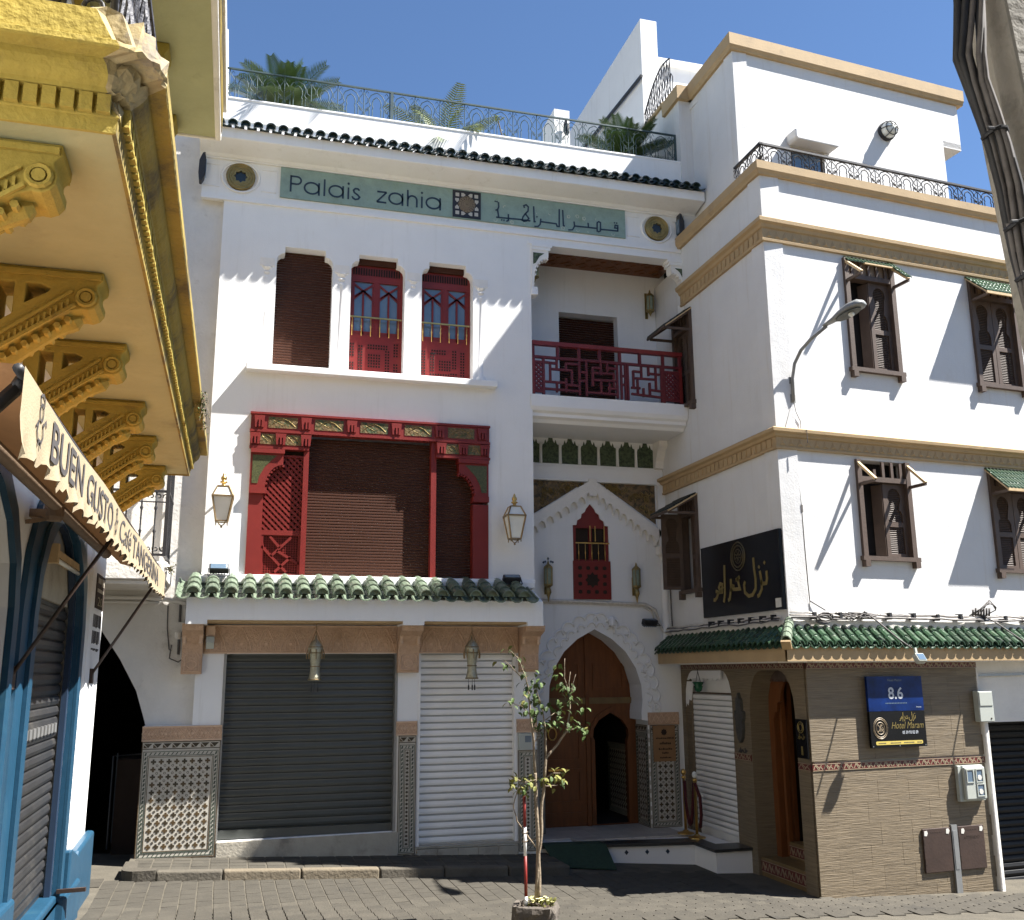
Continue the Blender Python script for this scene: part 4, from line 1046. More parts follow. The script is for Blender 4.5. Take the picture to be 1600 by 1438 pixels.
hood_window(TR,*wr[2],hood='none',leaves='Re'); hood_window(TR,*wr[3],hood='full',leaves='LR')
hood_window(TL,*wl[1],hood='full',leaves='LR',out=.46,droop=.36,wide=.03)
w=hood_window(TL,*wl[0],hood='full',leaves='R',out=.50,droop=.30,wide=.03)
# shutter leaf swung open towards the street
TLf=TL @ Matrix.Translation((-.38,-.02,0)) @ Matrix.Rotation(radians(-100),4,'Z')
leaf(TLf,w,.0,.34,3.56,4.78,0,name='open_shutter')

# tile canopy round the corner
def canopy_part(T,x0,x1,miL,miR):
    e=-.22
    A=[(x0-miL*0,.0,2.40),(x0+e*miL,e,2.40),(x0+e*miL,e,2.575),(x0,.0,2.79)]
    B=[(x1,.0,2.40),(x1-e*miR,e,2.40),(x1-e*miR,e,2.575),(x1,.0,2.80)]
    return MB(T).loft(A,B).build('canopy',TAN,rb_)
canopy_part(TR,0,8,1,0); 
canopy_part(TL,-1.05,2.63,0,1)
sp=.146
def tiles_mitred(T,parent,xa,xb,mit,mat,sgn,n=3):
    base={}
    cols=int((xb-xa)/sp)
    for j in range(n):
        f0=j/n-.04; f1=(j+1)/n+.08
        for i in range(cols):
            x=xa+sp*(i+.5)
            # hip line: at the eave the roof is .47 wider than at the wall
            lim=-.28*(1-f0)
            if sgn<0 and x<lim+.02: continue
            if sgn>0 and x>2.63+.28*(1-f0)-.02: continue
            y0,z0=-.262*(1-f0),2.60+.235*f0; y1,z1=-.262*(1-f1),2.60+.235*f1
            if j not in base:
                base[j]=(tile_mesh(MB(T),x,y0,z0+.015,y1,z1,.124,n=5).build('roof_tile',mat,parent),x)
            else:
                o,b=base[j]; rep(o,(x-b+random.uniform(-.004,.004),random.uniform(-.008,.008),random.uniform(-.004,.004)),T)
tiles_mitred(TR,rb_,-.25,5.2,1,GREEN_R,-1); tiles_mitred(TL,rb_,-1.08,2.93,1,GREEN_R,1)
pm=MB(TR)
for i in range(37):
    x=-.25+i*sp; f=max(0,min(1,(-x)/.28)) if x<0 else 0
    pan_mesh(pm,x,-.262,2.60,-.262*f-.001,2.60+.235*(1-f)+.004,.135)
pm.build('pan_tiles',GREEN_R,rb_)
pm=MB(TL)
for i in range(28):
    x=-1.08+i*sp; f=max(0,min(1,(x-2.63)/.28))
    pan_mesh(pm,x,-.262,2.60,-.262*f-.001,2.60+.235*(1-f)+.004,.135)
pm.build('pan_tiles',GREEN_R,rb_)
# hip tiles
c0=Vector((6.95,-2.63,2.90)); c1=TR@Vector((-.28,-.30,2.65))
hd=(c1-c0)
for k in range(4):
    a=c0+hd*(k/4-.02); b=c0+hd*((k+1)/4+.06)
    m=MB(); d=(b-a).normalized(); s_=d.cross(Vector((0,0,1))).normalized()
    A=[];B=[]
    for r in (1,.8):
        rg=range(7) if r==1 else range(6,-1,-1)
        for q in rg:
            t=pi*q/6; A.append(a+s_*(.06*r*cos(t))+Vector((0,0,.07*r*sin(t)))); B.append(b+s_*(.07*r*cos(t))+Vector((0,0,.085*r*sin(t))))
    m.loft(A,B).build('hip_tile',GREEN_PALE,rb_)
MB().bar(c1+Vector((0,0,-.04)),c1+hd*.04+Vector((0,0,-.05)),.12,.15).build('hip_end',TAN,rb_)
MB(TR).box(0,8,-.03,0,2.80,2.93).build('canopy_flashing',WHITE_OLD,rb_,bevel=.01)
MB(TL).box(-1.05,2.66,-.03,0,2.80,2.93).build('canopy_flashing',WHITE_OLD,rb_,bevel=.01)
MB(TR).box(.18,8,-.20,.3,2.385,2.399).build('canopy_soffit',WHITE_OLD,rb_)
MB(TL).box(-1.05,2.63,-.20,.5,2.385,2.399).build('canopy_soffit',WHITE_OLD,rb_)

# street level: striated tiles, arched openings
gz=lambda u:-1.0
m=MB(TR); m.prism([(.26,-1.2),(3.06,-1.2),(3.06,2.39),(.26,2.39)],.02,.3); m.build('street_wall',CEMENT,rb_)
ta=None
tw,th=.50,.262
for j in range(14):
    z=-.95+j*th
    if 1.02-th<z<1.10: pass
    x=.21-(j%2)*.18
    while x<3.05:
        a,b=max(.212,x),min(3.055,x+tw-.0015)
        z0,z1=z,z+th-.0015
        for (p,q) in (((z0,min(z1,1.025)),) if z1<1.13 and z0<1.025 else ((max(z0,1.125),z1),) if z0>1.0 or z1<1.0 else ((z0,min(z1,1.025)),(max(z0,1.125),z1))):
            q=min(q,2.30)
            if b-a>.03 and q-p>.02:
                full=abs(b-a-tw+.0015)<.002 and abs(q-p-th+.0015)<.002
                if full and ta is not None: rep(ta,(a-tb[0],random.uniform(-.0006,.0006),p-tb[1]),TR)
                else:
                    o=MB(TR).box(a,b,0+random.uniform(-.0006,.0006),.019,p,q).build('wall_tile',STRIA,rb_)
                    if full: ta=o; tb=(a,p)
        x+=tw
def shoulder(x0,x1,z0,zt,r):
    return [(x0,z0),(x0,zt-r*1.5)]+[(x0+r-r*cos(radians(a)),zt-r*1.5+r*1.5*sin(radians(a))) for a in (20,40,60,75,90)]+[(x1-r+r*cos(radians(a)),zt-r*1.5+r*1.5*sin(radians(a))) for a in (90,75,60,40,20)]+[(x1,zt-r*1.5),(x1,z0)]
shop_h=shoulder(-.98,.60,-.95,2.29,.30); door_h=shoulder(1.12,2.30,-.95,2.29,.36)
MB(TG).prism([(-1.1,-1.2),(2.57,-1.2),(2.57,2.39),(-1.1,2.39)],0,.40,'y',[shop_h,door_h]).build('side_street_wall',STRIA,rb_)
def ornament(T,x0,x1,z0,z1,y):
    o=MB(T).box(x0,x1,y,y+.012,z0,z1).build('ornament_band',REDBAND,rb_)
    k=MB(T); n=int((x1-x0)/.15); p=(x1-x0)/n; h=z1-z0; zc=(z0+z1)/2
    for i in range(n):
        a=x0+p*i
        k.ribbon([(a+.01,z0+h*.2),(a+p*.25,z1-h*.2),(a+p*.4,zc),(a+p*.5,z0+h*.2)],.011,y-.003,y)
        k.ribbon([(a+p*.35,z1-h*.15),(a+p*.6,zc-h*.1),(a+p*.85,z1-h*.2)],.011,y-.003,y)
        k.ribbon([(a+p*.55,z0+h*.15),(a+p*.75,zc+h*.1),(a+p*.95,z0+h*.2)],.011,y-.003,y)
    k.ribbon([(x0,z0+.005),(x1,z0+.005)],.008,y-.003,y); k.ribbon([(x0,z1-.005),(x1,z1-.005)],.008,y-.003,y)
    k.build('ornament',BANDORN,o,kind='stuff')
ornament(TR,.21,3.05,1.03,1.12,-.006); ornament(TR,.21,3.06,2.305,2.385,-.012)
ornament(TG,.62,1.10,1.03,1.12,-.014); ornament(TG,2.32,2.60,1.03,1.12,-.014); ornament(TG,-1.05,2.60,2.305,2.385,-.016)
# white side shop
s3=MB(TG).box(-.98,.62,.10,.12,-.3,2.3).build('side_shop_shutter',WHITESLAT,rb_)
roller(s3,WHITESLAT,-.80,.60,-.11,1.93,.0835,.06,TG,d=.010,edge=WHITEEDGE)
MB(TG).box(-.85,.62,.03,.09,1.935,1.955).build('shutter_header',DKBROWN,s3)
MB(TG).box(-1.0,-.80,.02,.1,-.3,1.95).build('shop_jamb',STRIA,rb_)
m=MB(TG); zz=[( -.95+i*.08,2.14 if i%2 else 2.17) for i in range(16)]
m.prism([(-.95,2.30),(.25,2.30),(.25,2.15)]+list(reversed([(x,z) for x,z in zz if x<.25])),.01,.03); m.build('pierced_valance',WHITE_TRIM,rb_)
m=MB(TG); m.prism([(-.98,2.12),(-.98,1.72),(-.93,1.78),(-.90,1.74),(-.86,1.84),(-.80,1.82),(-.76,1.93),(-.70,2.12)],.012,.032); m.build('pierced_bracket',WHITE_TRIM,rb_)
# brown hotel door with steps
m=MB(TG); m.box(1.12,1.24,.30,.42,-.4,2.3).box(1.30,1.36,.36,.42,-.2,2.0).box(2.24,2.32,.30,.42,-.4,2.3); m.build('door_frame',WOOD,rb_)
MB(TG).box(1.1,2.5,.9,.95,-.5,2.4).box(1.08,1.12,.42,.95,-.5,2.4).box(2.32,2.36,.42,.95,-.5,2.4).build('door_recess',DARKBR,rb_)
MB(TG).box(1.22,1.30,.50,.56,-.2,2.2).box(1.52,1.58,.56,.60,-.2,2.2).build('door_post',WOOD,rb_)
v=[(1.14,2.30),(2.18,2.30),(2.18,2.17)]
for i in range(12): x=2.18-i*.087; v+=[(x-.02,2.13),(x-.065,2.13),(x-.087,2.17)]
MB(TG).prism(v,.28,.31).build('carved_pelmet',DKBROWN,rb_)
for sx,xx in ((1,1.24),(-1,2.24)):
    MB(TG).prism([(xx,2.14),(xx,1.62),(xx+sx*.05,1.72),(xx+sx*.09,1.70),(xx+sx*.13,1.84),(xx+sx*.2,1.86),(xx+sx*.25,2.0),(xx+sx*.33,2.14)],.30,.34).build('carved_bracket',WOOD,rb_)
MB(TG).box(1.12,2.30,.05,.55,-.6,-.235).build('door_step',WOOD_LT,rb_); MB(TG).box(1.36,2.30,.36,.9,-.23,-.02).build('door_step',WOOD_LT,rb_)
ornament(TG,1.13,2.29,-.42,-.27,.04); ornament(TG,1.37,2.29,-.20,-.06,.35)
# green and white garage at the far right
MB(TR).box(3.06,3.14,-.05,.25,-1.2,1.62).build('white_pipe_casing',WHITE_OLD,rb_,bevel=.02)
MB(TR).box(3.06,3.10,.0,.25,1.62,2.40).build('garage_jamb',WHITE_OLD,rb_)
MB(TR).box(3.10,8,.05,.75,1.56,2.40).build('garage_lintel',WHITE_OLD,rb_)
MB(TR).bar((3.12,.03,2.20),(8,.03,2.26),.03).build('garage_strap',ALU,rb_)
MB(TR).box(3.06,3.12,.25,.75,-1.2,2.4).build('garage_side',WHITE_OLD,rb_)
g=MB(TR).box(3.1,8,.66,.70,-1.2,1.6).build('garage_shutter',SHADESLAT,rb_)
roller(g,SHADESLAT,3.12,6.4,-.9,1.58,.095,.64,TR,d=.02)
MB(TR).box(6.4,8,-.0,.3,-1.2,2.4).build('end_pier',WHITE_R,rb_)
MB(TR).box(7.9,8.1,.3,6,-1,9.2).build('end_wall',WHITE_R,rb_)
# wall-mounted hatches and boxes belong to the wall as things of their own
# ------------------------------------------------------------------ old neighbour with the passage arch (behind, left)
nb=thing('arched_passage_house','old white house with a dark passage arch and an iron balcony beside the guesthouse','building',(-2.2,.2,0))
archp=mirror([(1.30,-.6),(1.30,1.62),(1.26,1.75),(1.15,2.08),(.92,2.49),(.66,2.87),(.36,3.14),(0,3.28)],-2.36)
MB().prism([(-4.5,-.6),(-.47,-.6),(-.47,10.3),(-4.5,10.3)],.12,.45,'y',[archp]).build('wall',WHITE_OLD,nb)
MB().box(-.95,-.57,.30,2.5,10.2,12.27).build('roof_end_wall',WHITE,nb)
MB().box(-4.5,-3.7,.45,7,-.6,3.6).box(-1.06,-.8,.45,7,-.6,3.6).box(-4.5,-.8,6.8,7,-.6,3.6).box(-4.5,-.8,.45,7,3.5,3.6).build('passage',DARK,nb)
m=MB(); m.box(-1.45,-1.1,.9,1.4,-.1,1.15); m.build('passage_cabinet',DARKBR,nb)
m=MB(); m.tube([(-1.5,.85,.0),(-1.5,.85,1.2),(-1.1,.85,1.22)],.015,5).tube([(-1.5,1.4,.0),(-1.5,1.4,1.2)],.015,5); m.build('passage_rack',DKSLAT,nb)
sl=MB().box(-2.6,-.86,-.92,.12,3.46,3.69).box(-2.55,-.90,-.88,.12,3.40,3.46).build('balcony_slab',WHITE_OLD,nb,bevel=.015)
MB().tube([(-2.6,.05,3.30),(-1.2,.06,3.30),(-.9,.05,3.28),(-.6,.08,3.22)],.03,6).tube([(-2.6,.05,3.24),(-1.0,.05,3.24)],.02,5).build('wall_pipes',WHITE_OLD,nb,smooth=True)
for k,x in enumerate((-2.3,-2.12,-1.94,-1.76,-1.58,-1.40,-1.22,-1.05)):
    if k==0: bb=MB().lathe([(.011,3.76),(.011,4.05),(.022,4.08),(.011,4.11),(.011,4.35),(.022,4.38),(.011,4.41),(.011,5.35)],(x,-.88,0),6).build('balcony_bar',IRON,nb,smooth=True); b0=x
    else: rep(bb,(x-b0,0,0))
r=MB()
for z in (3.78,4.60,4.46,5.3): r.bar((-2.4,-.88,z),(-.91,-.88,z),.035,.03 if z in(3.78,4.6) else .012)
for z in (3.78,4.60,5.3): r.bar((-.91,-.88,z),(-.91,.10,z),.035,.03)
for y in (-.88,-.72,-.56,-.40,-.24,-.08,.06): r.bar((-.91,y,3.76),(-.91,y,5.3),.022 if y>-.8 else .045)
for i in range(8):
    y=-.8+i*.12; r.tube([(-.91,y+.05*cos(t*.7),4.18+.2*sin(t*.35)-.2+i%2*.1) for t in range(10)],.008,4)
for i in range(16):
    x=-2.3+i*.09; r.tube(xz3(spiral(x+.02,4.53,.042,.012,200,-130,8),-.88),.008,4); r.tube(xz3(spiral(x+.02,3.86,.042,.012,-200,130,8),-.88),.008,4)
r.build('balcony_railing',IRON,nb)
MB().box(-.78,-.66,.06,.12,2.83,2.98).lathe([(.03,2.75),(.045,2.78),(.045,2.84)],(-.72,.03,0),8).build('wall_junction_box',WHITE_OLD,nb)
m=MB(); m.tube([(-.88,.08,3.2),(-.87,.09,2.9),(-.83,.09,2.62),(-.80,.09,2.60)],.008,4); m.tube([(-.80,.08,2.68),(-.82,.09,2.5),(-.70,.09,2.45),(-.62,.09,2.52),(-.5,.1,2.7)],.008,4); m.tube([(-.72,.08,3.22),(-.71,.09,2.55)],.018,5)
m.build('loose_wires',CABLE,nb)

# ------------------------------------------------------------------ ochre building on the left
yb=thing('ochre_balcony_building','old ochre building on the left with carved balcony brackets above a blue cafe front','building',(-1.9,-6,0))
shop_a=[(-5.88,.25),(-5.88,2.75)]+[(-4.74-1.14*cos(radians(a)),2.75+.86*sin(radians(a))) for a in (20,40,60,75,90,105,120,140,160)]+[(-3.60,2.75),(-3.60,.25)]
shop_b=[(-9.2,.4),(-9.2,2.75)]+[(-7.9-1.3*cos(radians(a)),2.75+.86*sin(radians(a))) for a in (20,40,60,75,90,105,120,140,160)]+[(-6.6,2.75),(-6.6,.4)]
MB(TY).prism([(-14,-.8),(-1.56,-.8),(-1.56,4.62),(-14,4.62)],0,.4,'y',[shop_a,shop_b]).build('wall',WHITE,yb)
MB(TY).box(-14,-1.56,0,.4,4.62,8.9).build('upper_wall',CREAM2,yb)
MB(TY).box(-14,-1.56,1.6,1.7,-.8,8.9).box(-1.7,-1.56,.4,1.7,-.8,8.9).box(-14,-1.56,.4,1.7,8.7,8.9).build('rear_body',CREAM2,yb)
MB(TY).box(-13.9,-1.75,1.0,1.05,-.5,4.6).build('shop_interior',DARK,yb)
# blue surrounds
def surround(hole,d0,d1,wd,mat):
    xs_=[p[0] for p in hole]; c=(min(xs_)+max(xs_))/2
    out_=[]
    for x,z in hole:
        k=wd/ (max(xs_)-c)
        out_.append((x+(x-c)*k, z+(wd*max(0,(z-2.75))/.86 if z>2.75 else 0)))
    return MB(TY).prism(out_,d0,d1,'y',[hole])
surround(shop_a,-.045,-.002,.42,BLUE).build('blue_surround',BLUE,yb); surround(shop_b,-.045,-.002,.16,BLUE).build('blue_surround',BLUE,yb)
surround([(x,z) for x,z in shop_a],-.075,-.047,.16,BLUE).build('blue_moulding',BLUE,yb)
MB(TY).prism([(x*1.0,z) for x,z in shop_a],.0,.05,'y',[[( -4.74+(x+4.74)*.93,z-.04 if z>2.8 else z-.0 if z>1 else z+.001) for x,z in shop_a]]).build('blue_reveal',BLUE_DK,yb)
MB(TY).box(-2.56,-2.50,-.012,.0,.57,3.7).build('dark_stripe',BLUE_DK,yb)
MB(TY).box(-2.84,-2.60,-.03,-.001,.57,3.9).build('white_stripe',WHITE_TRIM,yb)
MB(TY).prism([(-.8,.57),(-.09,.57),(-.12,.50),(-.12,-.8)][::-1] if False else [(-2.72,-.8),(-1.545,-.8),(-1.545,.585),(-2.66,.545),(-2.72,.50)],-.10,-.001).build('blue_plinth',BLUE,yb,bevel=.03)
MB(TY).box(-3.62,-2.73,-.14,-.001,-.8,.30).build('blue_plinth',BLUE,yb,bevel=.03)
MB(TY).prism([(-3.40,.31),(-2.73,.31),(-2.73,.50),(-3.30,.66),(-3.40,.66)],-.12,-.001).build('blue_plinth',BLUE,yb,bevel=.02)
MB(TY).box(-6.6,-5.88,-.10,-.001,-.8,.75).build('blue_plinth',BLUE,yb,bevel=.03)
MB(TY).box(-5.88,-3.60,-.05,.45,-.8,.31).build('blue_step',BLUE,yb,bevel=.02)
s4=MB(TY).box(-5.9,-3.58,.09,.11,.2,2.95).build('shop_shutter',DKSLAT,yb)
roller(s4,DKSLAT,-5.86,-3.66,.33,2.9,.098,.08,TY,d=.02)
m=MB(TY)
for i in range(11): m.box(-5.6+i*.17,-5.6+i*.17+.09,.045,.06,1.78,1.86)
m.build('bolt_plates',ALU,s4)
MB(TY).prism([(-5.9,2.93),(-3.58,2.93),(-3.58,3.62),(-5.9,3.62)],.06,.09).build('shutter_lintel',CEMENT,yb)
MB(TY).box(-9.3,-6.5,.09,.11,.2,3.6).build('shop_shutter',DKSLAT,yb)
for k,(y,l) in enumerate(((-3.62,.25),(-5.5,.22))):
    MB(TY).bar((y,-.05,.345),(y-.02,-.05-l,.355),.035).build('shutter_latch',RUST,yb)
MB(TY).bar((-5.62,-.08,.35),(-5.62,-.22,.35),.05,.06).build('padlock',BRASS,yb)
# poster column on the pier
MB(TY).box(-2.30,-1.60,-.008,-.001,3.02,3.40).build('dark_plaque',DARKBR,yb)
pq=[q for q in yb.children if q.name.startswith('dark_plaque')][0]
m=MB(TY)
for (a,b,c,d) in ((-2.2,-1.95,3.30,3.36),(-1.9,-1.68,3.28,3.37),(-2.22,-1.7,3.2,3.24)): m.box(a,b,-.012,-.008,c,d)
m.build('plaque_print',CEMENT,pq,kind='stuff')
text('20',-1.95,3.05,.10,-.012,GOLD,pq,TY,width=.4)
MB(TY).box(-2.46,-1.6,-.006,-.001,2.2,2.99).build('white_poster',WHITE_TRIM,yb)
po=[q for q in yb.children if q.name.startswith('white_poster')][0]
m=MB(TY)
random.seed(11)
for (z0,z1) in ((2.80,2.95),(2.62,2.77),(2.545,2.58)):
    x=-2.36
    while x<-1.75:
        w=random.uniform(.03,.08); m.box(x,x+w,-.009,-.006,z0+random.uniform(0,.02),z1); x+=w+random.uniform(.015,.04)
m.build('poster_print',INK,po,kind='stuff')

# balcony with carved brackets, dentils and broken near corner
zs=4.60; Ya,Yb=-9.85,-2.1; XS=-.62
sb=MB(); sb.box(-1.5,XS,Ya,Yb,zs,zs+.05); sf=sb.build('balcony_soffit',CREAM,yb)
pr_=[(0,zs-.015),(.018,zs-.015),(.022,zs+.05),(.030,zs+.055),(.030,zs+.145),(.062,zs+.15),(.066,zs+.17),(.085,zs+.185),(.105,zs+.21),(.118,zs+.245),(.12,zs+.275),(.196,zs+.28),(.202,zs+.29),(.202,zs+.315),(.188,zs+.325),(.186,zs+.46),(.165,zs+.475),(-.3,zs+.475),(-.3,zs+.06),(0,zs+.05)]
ck=lambda d,z: .27*(max(0.0,z-zs-.061)/.415)**.75
A=[(-1.5,Ya-d,z) for d,z in pr_]; B0=[(XS+d-ck(d,z),Ya-d,z) for d,z in pr_]; B=[(XS+d,Ya-d+ck(d,z)*1.5,z) for d,z in pr_]; Cc=[(XS+d,Yb+d,z) for d,z in pr_]; Dd=[(-1.5,Yb+d,z) for d,z in pr_]
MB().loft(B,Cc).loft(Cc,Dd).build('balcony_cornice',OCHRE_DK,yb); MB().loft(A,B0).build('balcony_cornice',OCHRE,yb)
MB().box(-1.5,XS+.0,Ya+.0,Yb,zs+.051,zs+.47).build('balcony_floor',CREAM2,yb)
dn_=None
for i in range(106):
    y=Ya+.05+i*.0725
    if dn_ is None: dn_=MB().box(XS+.029,XS+.060,y,y+.050,zs+.06,zs+.144).build('dentil',OCHRE,yb); b0=y
    else: rep(dn_,(random.uniform(-.002,.002),y-b0,0))
dn_=None
for i in range(12):
    x=-1.48+i*.0725
    if dn_ is None: dn_=MB().box(x,x+.054,Ya-.060,Ya-.029,zs+.06,zs+.144).build('dentil',OCHRE,yb); b0=x
    else: rep(dn_,(x-b0,random.uniform(-.002,.002),0))
# the broken near corner: a rough torn facet between the two cornice ends
random.seed(5)
m=MB(); n_=len(pr_); K=10; rows_=[]
for k in range(K+1):
    t=k/K; row=[]
    for q in range(1,n_-3):
        p0=Vector(B0[q]); p1=Vector(B[q]); p=p0.lerp(p1,t)
        if 0<k<K:
            am=ck(*pr_[q]); p+=Vector((1,-1,.25))*(am*random.uniform(-.08,.08)+am*.22*sin(t*pi))+Vector((0,0,random.uniform(-.012,.012)))
        row.append(p)
    rows_.append(row)
w_=len(rows_[0])
m.add([p for r_ in rows_ for p in r_],[(i*w_+q,i*w_+q+1,(i+1)*w_+q+1,(i+1)*w_+q) for i in range(K) for q in range(w_-1)])
tp=[Vector(B0[n_-4])]+[r_[-1] for r_ in rows_[1:-1]]+[Vector(B[n_-4])]
m.add(tp+[Vector((XS-.35,Ya+.35,zs+.472))],[(i,i+1,len(tp)) for i in range(len(tp)-1)])
m.build('broken_corner',BROKEN,yb)
def yb_bracket():
    d=lambda x,z:(x,z)     # x = distance from the wall
    out_=[(0,zs-.001),(.66,zs-.001),(.66,zs-.05),(.63,zs-.085)]+[(.575+.075*cos(radians(a)),zs-.165+.075*sin(radians(a))) for a in (40,10,-20,-50,-80,-110)]+[(.50,zs-.25),(.46,zs-.275),(.40,zs-.30),(.25,zs-.42),(.10,zs-.55),(.05,zs-.62),(0,zs-.64)]
    h1=[(.10,zs-.10),(.19,zs-.10),(.19,zs-.29),(.10,zs-.36)]
    h2=[(.25,zs-.10),(.33,zs-.10),(.38,zs-.125),(.36,zs-.15),(.25,zs-.22)]
    m=MB(); 
    P=lambda p:(p[0]-1.5,p[1])
    m.prism([P(p) for p in out_],-.13,.13,'y',[[P(p) for p in h1],[P(p) for p in h2]])
    o=m.build('balcony_bracket',OCHRE,yb,bevel=.008)
    k=MB()
    for yy in (-.142,.142):
        k.tube([(-1.5+.575+.048*cos(t*pi/6),yy,zs-.165+.048*sin(t*pi/6)) for t in range(12)],.014,5,closed=True)
        k.lathe([(.0,-.012),(.03,-.008),(.036,.0),(.03,.008),(0,.012)],(0,0,0),8) if False else None
        k.prism([(-1.5+.575+.03*cos(t*pi/5),zs-.165+.03*sin(t*pi/5)) for t in range(10)],yy-.012,yy+.012)
        k.bar((-1.5+.05,yy,zs-.575),(-1.5+.52,yy,zs-.215),.02,.02); k.bar((-1.5+.05,yy,zs-.50),(-1.5+.50,yy,zs-.135),.02,.016)
        for i in range(15):
            t=i/14; x=-1.5+.08+.40*t; z=zs-.525+.32*t; k.bar((x,yy,z-.022),(x,yy,z+.022),.012,.012)
        k.bar((-1.5+.02,yy,zs-.04),(-1.5+.65,yy,zs-.04),.02,.03)
    k.tube([(-1.5+.03,-.0,zs-.635),(-1.5+.10,0,zs-.58),(-1.5+.25,0,zs-.455),(-1.5+.40,0,zs-.335),(-1.5+.5,0,zs-.27),(-1.5+.54,0,zs-.25)],[.05,.06,.05,.045,.06,.03],7)
    for i in range(9):
        t=i/8; k.prism([(-1.5+.05+.43*t+.02*cos(q*pi/3),zs-.62+.33*t+.02*sin(q*pi/3)) for q in range(6)],-.10,.10)
    k.build('bracket_carving',OCHRE,o)
    return o
b0=yb_bracket()
ys=[-9.55,-8.08,-6.78,-5.22,-3.92,-2.45]
b0.location.y+=ys[0]; W[b0]=W[b0]+Vector((0,ys[0],0))
for y in ys[1:]: rep(b0,(0,y-ys[0],0))
# balcony railing: side bars, near scrollwork
RX=-.655
rl=MB(); rl.bar((RX,Ya-.02,zs+1.40),(RX,Yb,zs+1.40),.05,.035).bar((RX,Ya-.02,zs+.53),(RX,Yb,zs+.53),.035,.03); rail_o=rl.build('balcony_railing',IRON_OLD,yb)
rl2=MB(); rl2.bar((-1.5,Ya-.02,zs+1.40),(RX,Ya-.02,zs+1.40),.05,.035).bar((-1.5,Ya-.02,zs+.545),(RX,Ya-.02,zs+.545),.03,.02); rl2.build('balcony_railing_end',IRON,yb)
bb=None
for i in range(60):
    y=Ya+.0+i*.13
    if bb is None:
        m=MB(); m.bar((RX,y,zs+.50),(RX,y,zs+1.40),.03,.018)
        m.tube([(RX,y+.05+.03*sin(t*.9),zs+.56+t*.04) for t in range(21)],.014,4); m.tube([(RX+.02,y+.02,zs+.55),(RX+.03,y+.05,zs+.75),(RX,y+.06,zs+.95),(RX+.03,y+.03,zs+1.15),(RX,y+.02,zs+1.38)],.011,4)
        bb=m.build('railing_bar',IRON_OLD,rail_o); bY=y
    else: rep(bb,(0,y-bY,0))
m=MB(); yy=Ya-.02
def sc(pts,r=.011): m.tube([(x,yy,z) for x,z in pts],r,6)
for cx in (-1.30,-.98):
    sc(spiral(cx-.10,zs+.64,.075,.02,-60,300,14)); sc(spiral(cx+.10,zs+.64,.075,.02,240,-120,14))
    sc(arc(cx-.0,zs+.76,.20,200,340,12)); sc(arc(cx,zs+.95,.19,150,390,14))
    m.lathe([(.02,zs+.55),(.035,zs+.58),(.012,zs+.60),(.03,zs+.66),(.045,zs+.69),(.02,zs+.72),(.014,zs+.8),(.05,zs+.84),(.012,zs+.9)],(cx,yy,0),8)
    sc([(cx,zs+.72),(cx-.05,zs+.80),(cx-.10,zs+.79)]); sc([(cx,zs+.72),(cx+.05,zs+.80),(cx+.10,zs+.79)])
sc(arc(-.79,zs+.60,.11,10,190,10),.012); sc(spiral(-.73,zs+.58,.05,.015,180,-160,12)); sc([(-.86,zs+.55),(-.86,zs+1.4)],.012)
for x in (-1.45,-1.1,RX): sc([(x,zs+.5),(x,zs+1.45)],.016)
m.build('railing_scrollwork',IRON,yb,smooth=True)
# shutters and pilasters on the wall behind
for y in (-9.0,-6.6,-4.2): 
    MB(TY).box(y-.75,y-.55,-.06,-.001,zs+.48,7.7).box(y+.55,y+.75,-.06,-.001,zs+.48,7.7).box(y-.8,y+.8,-.08,-.001,7.6,7.75).build('window_surround',OCHRE,yb)
    w=MB(TY).box(y-.5,y+.5,-.02,-.001,zs+.48,7.4).build('window_shutters',WHITE_TRIM,yb)
    b=MB(TY)
    for i in range(44): b.box(y-.46,y+.46,-.032,-.02,zs+.55+i*.052,zs+.55+i*.052+.03)
    b.build('shutter_louvres',WHITE_TRIM,w,kind='stuff')
# second balcony slab above
z2=7.86
MB().box(-1.5,-.46,-14,-4.14,z2,z2+.12).build('upper_balcony_soffit',CREAM,yb)
m=MB(); m.box(-.46,-.40,-14,-4.10,z2-.02,z2+.34).box(-.46,-.36,-14,-4.07,z2+.34,z2+.50).box(-1.5,-.46,-4.14,-4.10,z2-.02,z2+.5); m.build('upper_balcony_edge',WHITE_OLD,yb,bevel=.015)
m=MB()
for k in range(5): m.box(-.398,-.392,-9.5+k*.02,-4.2,z2+.02+k*.065,z2+.05+k*.065)
m.build('weathered_grooves',OCHRE_DK,yb)
MB().box(-1.5,-.5,-14,-4.2,z2+.12,z2+.45).build('upper_balcony_floor',CREAM2,yb)
ub=None
for y in (-7.1,-5.55,-4.36):
    if ub is None:
        m=MB(); m.prism([(-1.5,z2-.002),(-.83,z2-.002),(-.83,z2-.06),(-.86,z2-.12)]+[(-.93+.085*cos(radians(a)),z2-.20+.09*sin(radians(a))) for a in (20,-20,-60,-100)]+[(-1.1,z2-.36),(-1.3,z2-.48),(-1.5,z2-.55)],y-.14,y+.14)
        ub=m.build('upper_bracket',OCHRE,yb,bevel=.015); by=y
    else: rep(ub,(0,y-by,0))
